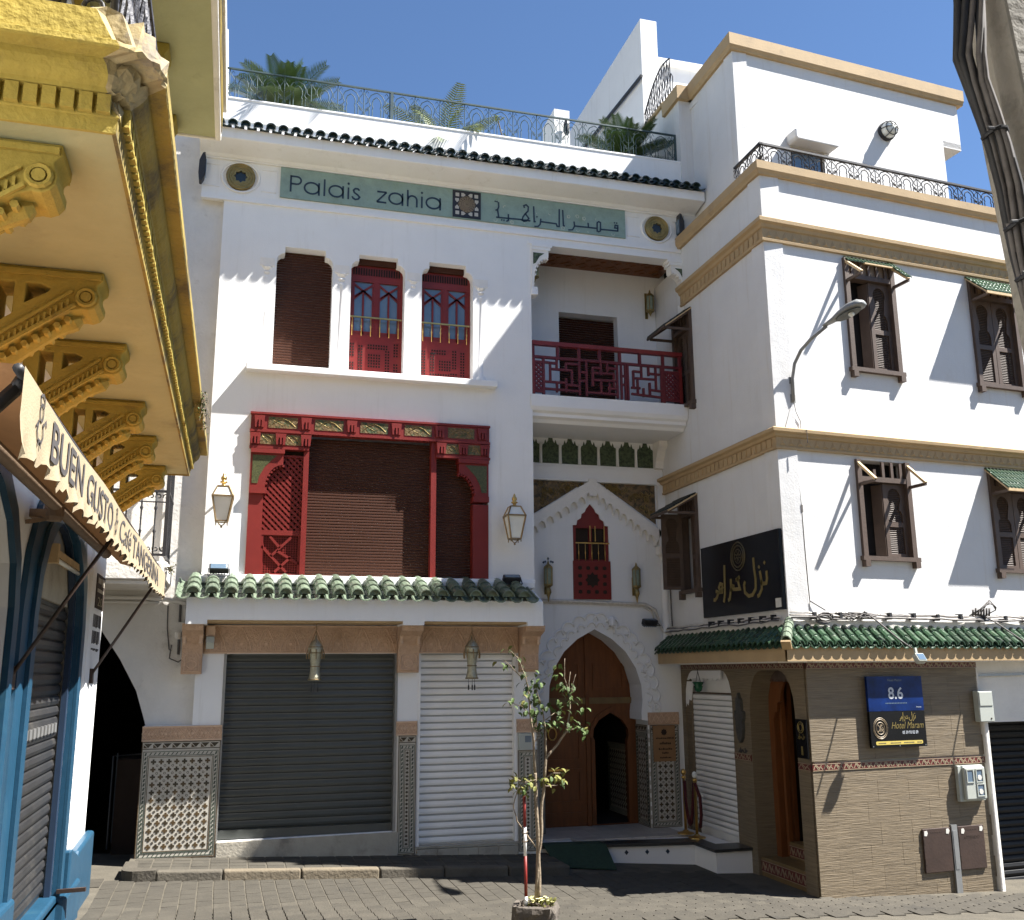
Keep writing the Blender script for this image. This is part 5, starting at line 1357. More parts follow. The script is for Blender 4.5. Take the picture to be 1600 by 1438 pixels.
PAL= [[(5.81, 9.44), (5.813, 9.548), (5.766, 9.549), (5.756, 9.498), (5.812, 9.498)], [(5.81, 9.45), (5.503, 9.443)], [(5.502, 9.413), (5.506, 9.564), (5.475, 9.577), (5.447, 9.552), (5.443, 9.405), (5.474, 9.396), (5.502, 9.413)], [(5.444, 9.453), (5.048, 9.447)], [(5.292, 9.455), (5.287, 9.532)], [(5.041, 9.523), (5.05, 9.443), (5.011, 9.374), (4.938, 9.361)], [(4.847, 9.705), (4.856, 9.427), (4.881, 9.426)], [(4.789, 9.713), (4.783, 9.403), (4.748, 9.401), (4.732, 9.446), (4.469, 9.451)], [(4.469, 9.502), (4.456, 9.401), (4.422, 9.361), (4.357, 9.352)], [(4.349, 9.705), (4.356, 9.437), (4.382, 9.44)], [(4.291, 9.439), (4.23, 9.446), (4.154, 9.437), (4.163, 9.49), (4.2, 9.548), (4.252, 9.607), (4.259, 9.683), (4.222, 9.716), (4.181, 9.694), (4.193, 9.657)], [(4.2, 9.565), (4.265, 9.482), (4.23, 9.434), (4.179, 9.419), (4.146, 9.446), (3.916, 9.438)], [(3.92, 9.512), (3.92, 9.403), (3.886, 9.382)], [(3.916, 9.438), (3.715, 9.434)], [(3.759, 9.437), (3.74, 9.569), (3.706, 9.552)], [(3.74, 9.569), (3.76, 9.618), (3.756, 9.701)]]
PALD= [(5.757, 9.591), (5.796, 9.591), (4.404, 9.527), (3.809, 9.397), (3.847, 9.398), (3.702, 9.709), (3.732, 9.707)]
MAR= [[(2.258, 3.605), (2.258, 3.496), (2.232, 3.439), (2.117, 3.441), (2.099, 3.485)], [(2.082, 3.622), (2.111, 3.475), (2.109, 3.374), (2.033, 3.295), (1.981, 3.282)], [(1.926, 3.819), (1.932, 3.663), (1.959, 3.523), (1.943, 3.387), (1.849, 3.309), (1.745, 3.303), (1.646, 3.359), (1.63, 3.465), (1.664, 3.515)], [(1.513, 3.59), (1.456, 3.569), (1.482, 3.478), (1.504, 3.423), (1.33, 3.428), (1.319, 3.492)], [(1.492, 3.565), (1.4, 3.556)], [(1.319, 3.492), (1.236, 3.418), (1.197, 3.304), (1.146, 3.281)], [(1.255, 3.587), (1.246, 3.408)], [(1.082, 3.803), (1.072, 3.64), (1.055, 3.387), (1.011, 3.263)], [(1.008, 3.518), (0.926, 3.543), (0.881, 3.492), (0.933, 3.433), (1.006, 3.5)], [(0.997, 3.419), (0.854, 3.421), (0.777, 3.445)], [(0.854, 3.421), (0.806, 3.351), (0.743, 3.315), (0.696, 3.325)]]
MARD= [(2.216, 3.719), (2.068, 3.675)]
MARR= [(1.5, 3.894), (1.293, 3.917), (1.705, 3.861), (1.523, 4.088), (1.47, 3.692)]
STEMS= {'A': [(2.979, 1.302), (2.958, 1.659), (2.927, 1.879), (2.916, 2.116), (2.888, 2.228), (2.796, 2.437), (2.711, 2.517)], 'B': [(2.862, 2.22), (2.727, 2.349), (2.651, 2.413)], 'C': [(2.93, 1.863), (2.843, 1.951), (2.767, 1.976), (2.7, 2.016)], 'D': [(3.074, 1.253), (3.094, 1.445), (3.229, 1.574), (3.318, 1.698), (3.356, 1.887), (3.368, 2.047), (3.31, 2.225), (3.314, 2.427)], 'E': [(3.368, 2.047), (3.353, 2.176), (3.382, 2.289)], 'F': [(3.372, 2.063), (3.388, 2.159), (3.425, 2.264)], 'G': [(3.309, 1.685), (3.37, 1.712), (3.466, 1.734)], 'H': [(3.094, 1.445), (3.091, 1.718), (3.064, 1.94), (2.989, 2.147)], 'I': [(3.096, 1.813), (3.2, 1.882)], 'J': [(3.079, 1.237), (3.156, 1.296), (3.275, 1.292)], 'K': [(3.07, 1.168), (3.205, 1.179)], 'L': [(2.987, 1.24), (2.869, 1.214), (2.745, 1.264)], 'M': [(2.97, 0.606), (2.783, 0.854), (2.748, 1.006), (2.785, 1.156), (2.852, 1.199)], 'N': [(2.957, 1.581), (3.026, 1.657), (3.03, 1.751)], 'T1': [(3.002, 0.117), (3.008, 0.366), (2.999, 0.664), (2.983, 0.966), (2.989, 1.133), (2.979, 1.302)], 'T2': [(2.976, 0.119), (2.993, 0.441), (3.03, 0.708), (3.042, 0.979), (3.066, 1.13), (3.074, 1.253)]}
LV= [(2.703, 2.493, 4), (2.762, 2.421, 4), (2.685, 2.349, 4), (2.575, 2.406, 2), (2.847, 2.372, 4), (2.889, 2.3, 3), (2.913, 2.164, 8), (2.956, 2.236, 4), (3.041, 2.163, 7), (2.963, 2.068, 5), (2.885, 1.982, 8), (3.013, 2.004, 8), (3.065, 2.003, 4), (2.75, 1.984, 3), (2.691, 2.001, 3), (2.859, 1.935, 4), (2.944, 1.926, 5), (3.011, 1.862, 5), (2.943, 1.792, 3), (3.061, 1.766, 11), (3.019, 1.783, 4), (3.158, 1.946, 9), (3.218, 1.89, 5), (3.165, 1.827, 5), (3.13, 1.781, 5), (3.261, 2.354, 4), (3.215, 2.266, 5), (3.275, 2.185, 6), (3.344, 2.136, 6), (3.308, 2.08, 4), (3.247, 2.113, 3), (3.411, 2.014, 7), (3.288, 1.952, 7), (3.462, 1.933, 5), (3.268, 1.809, 9), (3.389, 1.807, 6), (3.44, 1.742, 9), (3.509, 1.741, 5), (3.284, 1.746, 4), (2.737, 1.279, 5), (2.769, 1.217, 6), (2.844, 1.245, 5), (2.852, 1.153, 9), (2.903, 1.228, 7), (2.97, 1.249, 8), (3.037, 1.239, 8), (3.096, 1.221, 5), (3.207, 1.264, 7), (3.276, 1.315, 6), (3.231, 1.216, 5), (3.18, 1.203, 4), (3.131, 1.297, 4), (2.786, 1.186, 5)]
# ------------------------------------------------------------------ signs
sg=thing('name_sign','long pale green tiled name sign with dark lettering under the top eave','sign',(3.14,-.03,9.34))
MB().box(.33,5.95,-.030,-.002,9.34,9.835).build('sign_panel',SIGNGREEN,sg)
L_=MB(); y0,y1=-.036,-.030
def done():
    global L_
    if L_.v: L_.build('letter',NAVY,sg)
    L_=MB()
wd=.026; bz=9.445; xh=.185; ch=.27
def stroke(p): L_.ribbon(p,wd,y0,y1)
def oval(x0,x1): stroke([((x0+x1)/2+(x1-x0)/2*cos(2*pi*t/18),bz+xh/2+.003+(xh/2)*sin(2*pi*t/18)) for t in range(19)])
def la(x0,x1): done(); oval(x0,x1-.01); stroke([(x1-.012,bz+xh+.01),(x1-.012,bz-.012)])
def li(x): done(); stroke([(x,bz+xh),(x,bz-.01)]); L_.disc(x,bz+xh+.065,.019,y0,y1,8)
stroke([(.485,bz),(.485,bz+ch)]); stroke([(.472,bz+ch-.013),(.575,bz+ch-.013)]+arc(.575,bz+ch-.075,.062,90,-90,8)+[(.485,bz+ch-.137)])
la(.69,.92); done(); stroke([(.99,bz-.005),(.99,bz+ch)]); la(1.06,1.285); li(1.355)
def ls(x): done(); stroke([(x+.11,bz+xh-.03),(x+.085,bz+xh-.004),(x+.045,bz+xh-.004),(x+.018,bz+xh-.035),(x+.03,bz+xh*.62),(x+.085,bz+xh*.42),(x+.115,bz+xh*.24),(x+.095,bz+.012),(x+.05,bz-.002),(x+.012,bz+.02),(x,bz+.045)])
ls(1.415)
done(); stroke([(1.80,bz+xh-.005),(1.945,bz+xh-.005)]); stroke([(1.945,bz+xh-.005),(1.795,bz+.006)]); stroke([(1.795,bz+.006),(1.945,bz+.006)])
la(1.985,2.21); done(); stroke([(2.28,bz-.008),(2.28,bz+ch)]); stroke([(2.28,bz+xh*.6)]+arc(2.355,bz+xh*.58,.07,150,0,8)+[(2.425,bz-.008)]); li(2.505); la(2.575,2.81)
done()
a_=MB()
for p in PAL: a_.ribbon(p,.024,y0,y1)
for x,z in PALD: a_.prism([(x-.016,z),(x,z-.016),(x+.016,z),(x,z+.016)],y0,y1)
a_.build('arabic_lettering',NAVY,sg)
c_=MB(); random.seed(21)
for (x,z) in ((3.86,9.62),(4.42,9.60),(4.62,9.62),(4.95,9.60),(5.10,9.62),(5.22,9.60),(5.45,9.60),(3.70,9.385),(3.98,9.38),(4.22,9.385),(4.85,9.38),(5.10,9.385),(5.30,9.39),(5.72,9.385)):
    c_.ribbon(spiral(x,z,.035,.02,random.uniform(0,360),random.choice((-1,1))*200,7),.010,-.0325,-.030)
c_.build('faint_script',CHALK,sg,kind='stuff')
em=MB().box(3.0,3.46,-.042,-.030,9.355,9.815).build('emblem',BLACKTILE,sg)
w_=MB(); cx,cz=3.23,9.585
for qx in (-1,1):
    for qz in (-1,1):
        w_.box(cx+qx*.155-.03,cx+qx*.155+.03,-.046,-.042,cz+qz*.155-.03,cz+qz*.155+.03)
        for sw_ in (0,1):
            p=[(.045,.13),(.045,.19),(.085,.19),(.115,.16),(.085,.13)]
            p=[(.02,.16),(.055,.19),(.09,.19),(.09,.13),(.055,.13)]
            q=[((b if sw_ else a)*qx,(a if sw_ else b)*qz) for a,b in p]
            w_.prism([(cx+a,cz+b) for a,b in q],-.046,-.042)
w_.build('emblem_pieces',ZWHITE,em,kind='stuff')
e2=MB(); e2.prism([(cx+.15*(1 if t%2==0 else .80)*cos(t*pi/8),cz+.15*(1 if t%2==0 else .80)*sin(t*pi/8)) for t in range(16)],-.047,-.042); r2o=e2.build('emblem_rosette',ZOCHRE,em)
e3=MB()
for R in (.02,.045,.075,.105,.13): e3.tube([(cx+R*cos(t*pi/12),-.048,cz+R*sin(t*pi/12)) for t in range(24)],.004,3,closed=True)
for t in range(16): e3.ribbon([(cx+.03*cos(t*pi/8),cz+.03*sin(t*pi/8)),(cx+.13*cos(t*pi/8+.3),cz+.13*sin(t*pi/8+.3))],.006,-.049,-.047)
e3.build('emblem_rings',BANDORN,em)

hs=thing('corner_sign','glossy black sign with gold arabic lettering on the shaded corner wall','sign',(1.46,-.05,3.07),T=TL)
MB(TL).box(.33,2.61,-.06,-.002,3.07,4.135).build('sign_panel',BLACKSIGN,hs,bevel=.006)
a_=MB(TL)
for p in MAR: a_.ribbon(p,.05,-.066,-.060)
for x,z in MARD: a_.prism([(x-.028,z),(x,z-.028),(x+.028,z),(x,z+.028)],-.066,-.060)
a_.build('arabic_lettering',GOLD,hs)
r_=MB(TL)
for R in (.20,.155,.10): r_.tube([(1.50+R*cos(t*pi/14),-.064,3.885+R*sin(t*pi/14)) for t in range(28)],.012 if R>.12 else .006,5,closed=True)
for t in range(8): r_.ribbon([(1.5+.02*cos(t*pi/4),3.885+.02*sin(t*pi/4)),(1.5+.085*cos(t*pi/4+.4),3.885+.085*sin(t*pi/4+.4))],.012,-.065,-.06)
r_.build('round_emblem',DIMGOLD,hs)
MB(TL).box(2.44,2.58,-.064,-.060,3.10,3.22).build('small_sticker',STICKER,hs)

s1=thing('rating_sign','blue rating sign reading 8.6 on the beige tiled corner wall','sign',(1.56,-.05,1.75),T=TR)
MB(TR).box(1.105,2.015,-.075,-.035,1.752,2.20).build('sign_panel',SIGNBLUE,s1)
text('8.6',1.56,1.905,.155,-.077,WHITEPRINT,s1,TR,bold=.02,name='score')
text('Hotel Maram',1.56,2.135,.03,-.077,GLASS,s1,TR,name='sign_name')
text('Booking',1.93,1.785,.022,-.077,WHITEPRINT,s1,TR,name='small_print')
m=MB(TR)
for i in range(14):
    a=1.38+i*.026; m.box(a,a+.018,-.0765,-.075,1.845,1.858)
m.build('faint_line',GLASS,s1)
s2=thing('hotel_sign','black hotel sign with round emblem and yellow strip below the blue rating sign','sign',(1.56,-.05,1.29),T=TR)
MB(TR).box(1.105,2.015,-.075,-.035,1.29,1.748).build('sign_panel',BLACKSIGN,s2)
text('Hotel Maram',1.445,1.525,.085,-.078,GOLD,s2,TR,width=.535,align='LEFT',shear=.35,name='name_lettering')
text('05 39 93 02 09',1.75,1.455,.04,-.078,WHITEPRINT,s2,TR,width=.26,bold=.01,name='phone_number')
a_=MB(TR)
mx0=min(p[0] for s in MAR for p in s); mx1=max(p[0] for s in MAR for p in s); mz0=min(p[1] for s in MAR for p in s)
k_=.27/(mx1-mx0)
f_=lambda p:(1.585+(p[0]-mx0)*k_,1.615+(p[1]-mz0)*k_*1.25)
for p in MAR: a_.ribbon([f_(q) for q in p],.010,-.078,-.075)
for p in MARD:
    x,z=f_(p); a_.box(x-.006,x+.006,-.078,-.075,z-.005,z+.005)
a_.build('arabic_lettering',GOLD,s2)
r_=MB(TR)
for R in (.115,.098,.066): r_.tube([(1.265+R*cos(t*pi/14),-.077,1.535+R*1.15*sin(t*pi/14)) for t in range(28)],.005,4,closed=True)
for p in ([(1.22,1.49),(1.25,1.51),(1.265,1.56),(1.28,1.59)],[(1.265,1.49),(1.27,1.56),(1.30,1.58)],[(1.23,1.58),(1.26,1.54),(1.29,1.52),(1.31,1.49)],[(1.30,1.55),(1.31,1.52),(1.28,1.50)]): r_.ribbon(p,.009,-.078,-.075)
r_.build('round_emblem',BANDORN,s2)
r_=MB(TR); r_.prism([(1.175,1.333),(1.19,1.325),(1.93,1.325),(1.945,1.335),(1.945,1.362),(1.93,1.37),(1.19,1.37),(1.175,1.36)],-.0785,-.075); ys_=r_.build('yellow_strip',M('yellow_strip_print',(.55,.43,.10),.5,.05),s2)
m=MB(TR); random.seed(4)
for (a,b) in ((1.215,1.34),(1.41,1.57),(1.63,1.78),(1.85,1.93)):
    x=a
    while x<b: w=random.uniform(.008,.02); m.box(x,x+w,-.0795,-.0785,1.34,1.352); x+=w+.006
m.build('strip_print',INK,ys_,kind='stuff')
m=MB(TR)
for x in (1.13,1.56,1.99): m.disc(x,1.308,.008,-.079,-.075,6)
m.build('screw',ALU,s2)
s3_=thing('door_plaque','small black plaque with gold print on the pier beside the brown hotel door','sign',(2.47,-.02,1.18),T=TG)
MB(TG).box(2.345,2.60,-.035,-.015,1.18,1.665).build('plaque_panel',BLACKSIGN,s3_)
m=MB(TG); 
for R in (.07,.045): m.tube([(2.47+R*cos(t*pi/8),-.037,1.565+R*sin(t*pi/8)) for t in range(16)],.006,4,closed=True)
for p in MAR: m.ribbon([(2.39+(q[0]-mx0)*.105,1.415+(q[1]-mz0)*.13) for q in p],.008,-.038,-.035)
m.box(2.455,2.495,-.038,-.035,1.22,1.33); m.build('plaque_print',GOLD,s3_,kind='stuff')
s4_=thing('brass_plaque','copper coloured plaque with dark print on the tiled pier by the wooden door','sign',(6.78,1.05,.86))
MB().box(6.59,6.975,1.045,1.068,.865,1.425).build('plaque_panel',M('copper_plaque',(.30,.17,.085),.4,.08,3,metal=.5),s4_)
m=MB(); random.seed(9)
m.prism([(6.78+.055*(1 if t%2==0 else .75)*cos(t*pi/8),1.32+.055*(1 if t%2==0 else .75)*sin(t*pi/8)) for t in range(16)],1.042,1.045)
for (z,x0,x1,h) in ((1.215,6.64,6.93,.022),(1.13,6.70,6.88,.035),(1.045,6.68,6.90,.026),(.985,6.74,6.85,.024),(.915,6.70,6.88,.02)):
    x=x0
    while x<x1: w=random.uniform(.008,.025); m.box(x,x+w,1.042,1.045,z,z+h*random.uniform(.7,1.2)); x+=w+.007
m.build('plaque_print',DARKBR,s4_,kind='stuff')
hk=thing('hand_ornament','dark carved hand shaped ornament on the tiled pier left of the brown door','ornament',(.86,-.03,1.25),T=TG)
m=MB(TG); m.prism([(.86,1.27),(.80,1.33),(.765,1.45),(.765,1.56),(.735,1.62),(.73,1.70),(.755,1.72),(.775,1.66),(.79,1.72),(.79,1.86),(.81,1.90),(.825,1.86),(.835,1.92),(.86,1.97),(.885,1.92),(.895,1.86),(.91,1.90),(.93,1.86),(.93,1.72),(.945,1.66),(.965,1.72),(.99,1.70),(.985,1.62),(.955,1.56),(.955,1.45),(.92,1.33)],-.05,-.002)
m.build('carved_hand',M('dark_pewter',(.10,.10,.095),.5,.2,12,.2,40,metal=.5),hk)
m=MB(TG)
for p in MAR: m.ribbon([(.74+(q[0]-mx0)*.155,1.13+(q[1]-mz0)*.13) for q in p],.010,-.012,-.002)
m.build('small_lettering',INK,hk)

# ------------------------------------------------------------------ lanterns and lamps
def carriage_lantern(x,z,y,label,tall=0.0):
    t=thing('wall_lantern',label,'lantern',(x,0,z-.4),'carriage lanterns beside the red window')
    zt=z
    hw,hb=.135,.075
    P=lambda w,zz:[Vector((x-w,y-w,zz)),Vector((x+w,y-w,zz)),Vector((x+w,y+w,zz)),Vector((x-w,y+w,zz))]
    m=MB(); A,B,Cc=P(hb,zt-.34),P(hw,zt),P(hw*.55,zt+.14)
    for q in range(4):
        m.bar(A[q],B[q],.018); m.bar(A[q],A[(q+1)%4],.018); m.bar(B[q],B[(q+1)%4],.026,.02); m.bar(B[q],Cc[q],.016); m.bar(Cc[q],Cc[(q+1)%4],.016)
        m.bar(A[q],A[q]+Vector((0,0,-.045)),.012)
    fr=m.build('frame',BRONZE,t)
    g=MB(); e=lambda L,f:[Vector((x+(v.x-x)*f,y+(v.y-y)*f,v.z)) for v in L]
    g.loft(e(A,.93),e(B,.93)); g.build('glass',MILK,t)
    g=MB(); g.loft(e(B,.93),e(Cc,.93)); g.build('roof_glass',MILK,t)
    f=MB(); f.lathe([(.05,zt+.14),(.045,zt+.155),(.022,zt+.17),(.028,zt+.19),(.05,zt+.20),(.05,zt+.21),(.024,zt+.225),(.042,zt+.25),(.036,zt+.28),(.018,zt+.295),(.02,zt+.31),(.004,zt+.34)],(x,y,0),10); f.build('finial',BRASS,t,smooth=True)
    f=MB(); f.lathe([(.004,zt-.43),(.018,zt-.415),(.010,zt-.40)],(x,y,0),6); f.tube([(x-.05,y,zt-.34),(x-.03,y,zt-.38),(x,y,zt-.40),(x+.03,y,zt-.38),(x+.05,y,zt-.34)],.008,4); f.build('pendant',BRONZE,t)
    b=MB(); b.box(x-.04,x+.04,-.02,0,zt-.05,zt+.15); b.tube([(x,-.015,zt+.05),(x+.0,-.10,zt+.16),(x,-.2,zt+.17),(x,y+.13,zt+.10),(x,y+.12,zt+.02)],.014,6); b.build('wall_bracket',BRONZE,t)
    return t
carriage_lantern(-.24,4.66,-.30,'bronze carriage lantern on the sunlit wall left of the red window')
carriage_lantern(3.915,4.545,-.28,'bronze carriage lantern on the shaded wall right of the red window')
def cyl_lantern(x,z,y,label,wall,flip):
    t=thing('wall_lantern',label,'lantern',(x,wall,z-.3),'cylindrical lanterns in the entrance bay')
    m=MB(); m.box(x-.05,x-.0,wall-.015,wall,z-.32,z+.16) if not flip else m.box(x-.03,x+.03,wall-.02,wall,z-.35,z-.05); m.build('back_plate',GILT,t)
    g=MB(); g.lathe([(.062,z-.20),(.066,z-.18),(.066,z+.05),(.062,z+.07)],(x,y,0),10); g.build('glass',GLASS_GR,t,smooth=True)
    f=MB()
    for k in range(6):
        a=k*pi/3; f.bar((x+.068*cos(a),y+.068*sin(a),z-.2),(x+.068*cos(a),y+.068*sin(a),z+.07),.011)
    f.lathe([(.075,z-.22),(.075,z-.195)],(x,y,0),10); f.lathe([(.078,z+.06),(.07,z+.085),(.04,z+.115),(.02,z+.13),(.012,z+.17),(.003,z+.19)],(x,y,0),10)
    if flip:
        f.lathe([(.07,z-.22),(.03,z-.25),(.045,z-.29),(.05,z-.33),(.03,z-.37),(.02,z-.40),(.012,z-.45),(.003,z-.48)],(x,y,0),8)
    else:
        f.lathe([(.06,z-.22),(.03,z-.245),(.02,z-.27),(.004,z-.31)],(x,y,0),8)
    f.bar((x,y,z-.1),(x,wall,z-.1),.02); f.build('frame',GILT,t)
    return t
cyl_lantern(6.80,8.72,.98,'narrow gilt lantern on the balcony wall right of the blind',1.1,False)
cyl_lantern(4.42,8.79,.20,'narrow gilt lantern hanging inside the left edge of the balcony opening',.30,False)
l1=cyl_lantern(4.83,3.86,.97,'gilt lantern with dark blue crown left of the small red window',1.1,True)
cyl_lantern(6.36,3.86,.97,'gilt lantern without crown right of the small red window',1.1,True)
m=MB()
for a in (0,72,144,216,288): m.lathe([(.004,0),(.02,.02),(.004,.04)],(4.83+.08*cos(radians(a)),.97+.08*sin(radians(a)),4.0),5)
m.lathe([(.004,4.05),(.022,4.075),(.004,4.10)],(4.83,.97,0),6); m.build('blue_crown',NAVY,l1)
def hang_lantern(x,label):
    y=-.32; zt=2.97
    t=thing('hanging_lantern',label,'lantern',(x,y,2.2),'pierced metal lanterns hanging under the canopy')
    MB().tube([(x,y,zt),(x,y,2.86)],.006,4).tube([(x,y,2.86),(x-.09,y,2.62)],.004,4).tube([(x,y,2.86),(x+.09,y,2.62)],.004,4).tube([(x,y,2.86),(x,y-.09,2.62)],.004,4).build('chain',BRONZE,t)
    m=MB(); m.lathe([(.012,2.80),(.02,2.74),(.07,2.69),(.098,2.64),(.102,2.60),(.092,2.56),(.074,2.48),(.064,2.40),(.064,2.33),(.075,2.26),(.092,2.20),(.088,2.195),(.06,2.30)],(x,y,0),16); b=m.build('lantern_body',SILVER,t,smooth=True)
    m=MB()
    for z,r in ((2.64,.10),(2.56,.094),(2.38,.067),(2.21,.092)): m.tube([(x+r*cos(k*pi/8),y+r*sin(k*pi/8),z) for k in range(16)],.006,4,closed=True)
    for k in range(8):
        a=k*pi/4; m.tube([(x+.10*cos(a),y+.10*sin(a),2.61),(x+.12*cos(a),y+.12*sin(a),2.54),(x+.115*cos(a),y+.115*sin(a),2.48)],.007,4)
    m.build('lantern_bands',BRONZE,t)
    m=MB()
    for k in range(3):
        a=k*2.1+.4; px_,py_=x+.05*cos(a),y+.05*sin(a); m.tube([(px_,py_,2.22),(px_,py_,2.12)],.003,4); m.lathe([(.006,2.12),(.011,2.10),(.010,2.045)],(px_,py_,0),5)
    m.build('tassel',IRON,t)
hang_lantern(1.08,'pierced silver lantern hanging before the dark grey shop shutter')
hang_lantern(3.26,'pierced silver lantern hanging before the white shop shutter')
def flood(x,y,z,label,tilt,T=T0,yaw=0):
    t=thing('floodlight',label,'floodlight',(x,y,z),'black floodlights on the guesthouse',T=T)
    Tm=T@Matrix.Translation((x,y,z))@Matrix.Rotation(radians(yaw),4,'Z')@Matrix.Rotation(radians(tilt),4,'X')
    MB(Tm).box(-.13,.13,-.05,.05,.0,.10).build('lamp_housing',IRON,t,bevel=.012)
    m=MB(Tm)
    for i in range(7): m.box(-.115+i*.037,-.105+i*.037,.05,.07,.01,.09)
    m.box(-.11,.11,-.054,-.05,.012,.088); m.build('cooling_fins',GLASS,t)
    MB(Tm).bar((-.14,0,.05),(-.14,.02,-.06),.012).bar((.14,0,.05),(.14,.02,-.06),.012).bar((-.14,.02,-.06),(.14,.02,-.06),.012).build('lamp_bracket',IRON,t)
flood(-.24,-.16,3.655,'black floodlight on the tiled canopy below the left lantern',-35)
flood(3.90,-.20,3.60,'black floodlight on the shaded right end of the tiled canopy',-55)
flood(6.56,.88,3.05,'black floodlight on the wall right of the scalloped door arch',-70,yaw=10)
def bracketlamp(x,label,sg_):
    t=thing('sign_floodlight',label,'floodlight',(x,-.12,9.38),'floodlights at the ends of the name sign')
    P=lambda d,z:(x+sg_*d,z+9.60)
    MB().prism([P(-.035,-.23),P(.0,-.235),P(.035,-.16),P(.05,.0),P(.045,.16),P(.035,.235),P(.0,.22),P(-.045,.10),P(-.05,-.10)],-.20,-.06,'y').build('lamp_housing',IRON,t,bevel=.01)
    MB().prism([P(.05,-.12),P(.056,-.12),P(.056,.12),P(.05,.12)],-.19,-.07,'y').build('lamp_glass',GLASS,t)
    MB().box(x-.012,x+.012,-.06,.10,9.585,9.615).build('lamp_arm',IRON,t)
bracketlamp(-.80,'black floodlight at the left end of the name sign',1); bracketlamp(6.91,'black floodlight at the right end of the name sign',-1)
bl=thing('bulkhead_lamp','round caged lamp on the sunlit rooftop block','lamp',(2.98,0,11.2),T=TB)
Tm=TB@Matrix.Translation((2.98,0,11.2))@Matrix.Rotation(radians(90),4,'X')
MB(Tm).lathe([(.16,0),(.165,.04),(.14,.06)],(0,0,0),16).build('lamp_base',IRON,bl)
MB(Tm).lathe([(.14,.05),(.135,.12),(.10,.18),(.05,.205),(0.01,.21)],(0,0,0),14).build('glass',MILK,bl,smooth=True)
m=MB(Tm)
for k in range(6):
    a=k*pi/3; m.tube([(.155*cos(a),.155*sin(a),.04),(.145*cos(a),.145*sin(a),.12),(.108*cos(a),.108*sin(a),.19),(.03*cos(a),.03*sin(a),.22)],.009,4)
m.tube([(.125*cos(k*pi/8),.125*sin(k*pi/8),.165) for k in range(16)],.009,4,closed=True); m.build('lamp_cage',IRON,bl)
gl=thing('green_glass_lamp','small green glass lamp hanging in the white side shop arch','lamp',(-.36,-.06,1.98),T=TG)
MB(TG).lathe([(.02,1.96),(.05,1.98),(.075,2.05),(.06,2.06),(.095,2.115)],(-.36,-.06,0),10).build('glass_cup',GREENGLASS,gl,smooth=True)
MB(TG).tube([(-.36,-.06,2.32),(-.36,-.06,2.28),(-.44,-.06,2.11)],.005,4).tube([(-.36,-.06,2.28),(-.28,-.06,2.11)],.005,4).build('chain',IRON,gl)
# street lamp on a curved arm
sl_=thing('street_lamp','grey street lamp on a curved arm at the sunlit corner wall','street lamp',(.29,0,5.9),T=TR)
p0=Vector((.29,-.03,5.90)); 
arm=[p0,(.29,-.05,6.22),(.30,-.10,6.42),(.33,-.22,6.58),(.37,-.40,6.69),(.43,-.66,6.79)]
MB(TR).tube(arm,.024,8).build('lamp_arm',LAMPGREY,sl_,smooth=True)
MB(TR).box(.25,.33,-.03,-.002,5.88,6.0).box(.25,.33,-.03,-.002,6.15,6.25).build('wall_plate',LAMPGREY,sl_)
hv=Vector((.46,-.78,6.83)); tip=Vector((.60,-1.22,6.93)); ax_=(tip-hv).normalized(); sd_=ax_.cross(Vector((0,0,1))).normalized(); up_=sd_.cross(ax_)
secs=[(-.16,.035,.03,.035),(0,.06,.05,.05),(.12,.10,.085,.06),(.28,.125,.11,.05),(.40,.11,.10,.045),(.47,.06,.05,.04)]
rings=[]
for t,w_,ht,hb in secs:
    c=hv+ax_*t; rings.append([c+sd_*(w_*cos(a))+up_*((ht if sin(a)>0 else hb*.25)*sin(a)) for a in [2*pi*k/14 for k in range(14)]])
m=MB(TR); n=14
vs=[v for r in rings for v in r]; fs=[(i*n+k,i*n+(k+1)%n,(i+1)*n+(k+1)%n,(i+1)*n+k) for i in range(len(rings)-1) for k in range(n)]+[tuple(range(n-1,-1,-1)),tuple((len(rings)-1)*n+k for k in range(n))]
m.add(vs,fs); m.build('lamp_head',LAMPGREY,sl_,smooth=True)
c=hv+ax_*.22-up_*.02
m=MB(TR); A=[c+sd_*(.10*cos(2*pi*k/12))+ax_*(.19*sin(2*pi*k/12)) for k in range(12)]; B=[v-up_*.012 for v in A]; m.loft(A,B); m.build('lamp_recess',M('dark_reflector',(.06,.065,.055),.5,.4,14),sl_)
m=MB(TR@Matrix.Translation(hv+ax_*.26-up_*.045)); m.lathe([(.005,-.035),(.035,-.02),(.042,.0),(.035,.02),(.005,.035)],(0,0,0),10); m.build('bulb',MILK,sl_,smooth=True)
MB(TR).tube([(.30,-.02,5.92),(.33,-.02,5.75),(.40,-.015,5.62),(.39,-.02,5.5),(.40,-.13,5.48),(.40,-.13,5.30)],.006,4).tube([(.29,-.02,5.95),(.14,-.012,5.52)],.005,4).build('lamp_wire',CABLE,sl_)
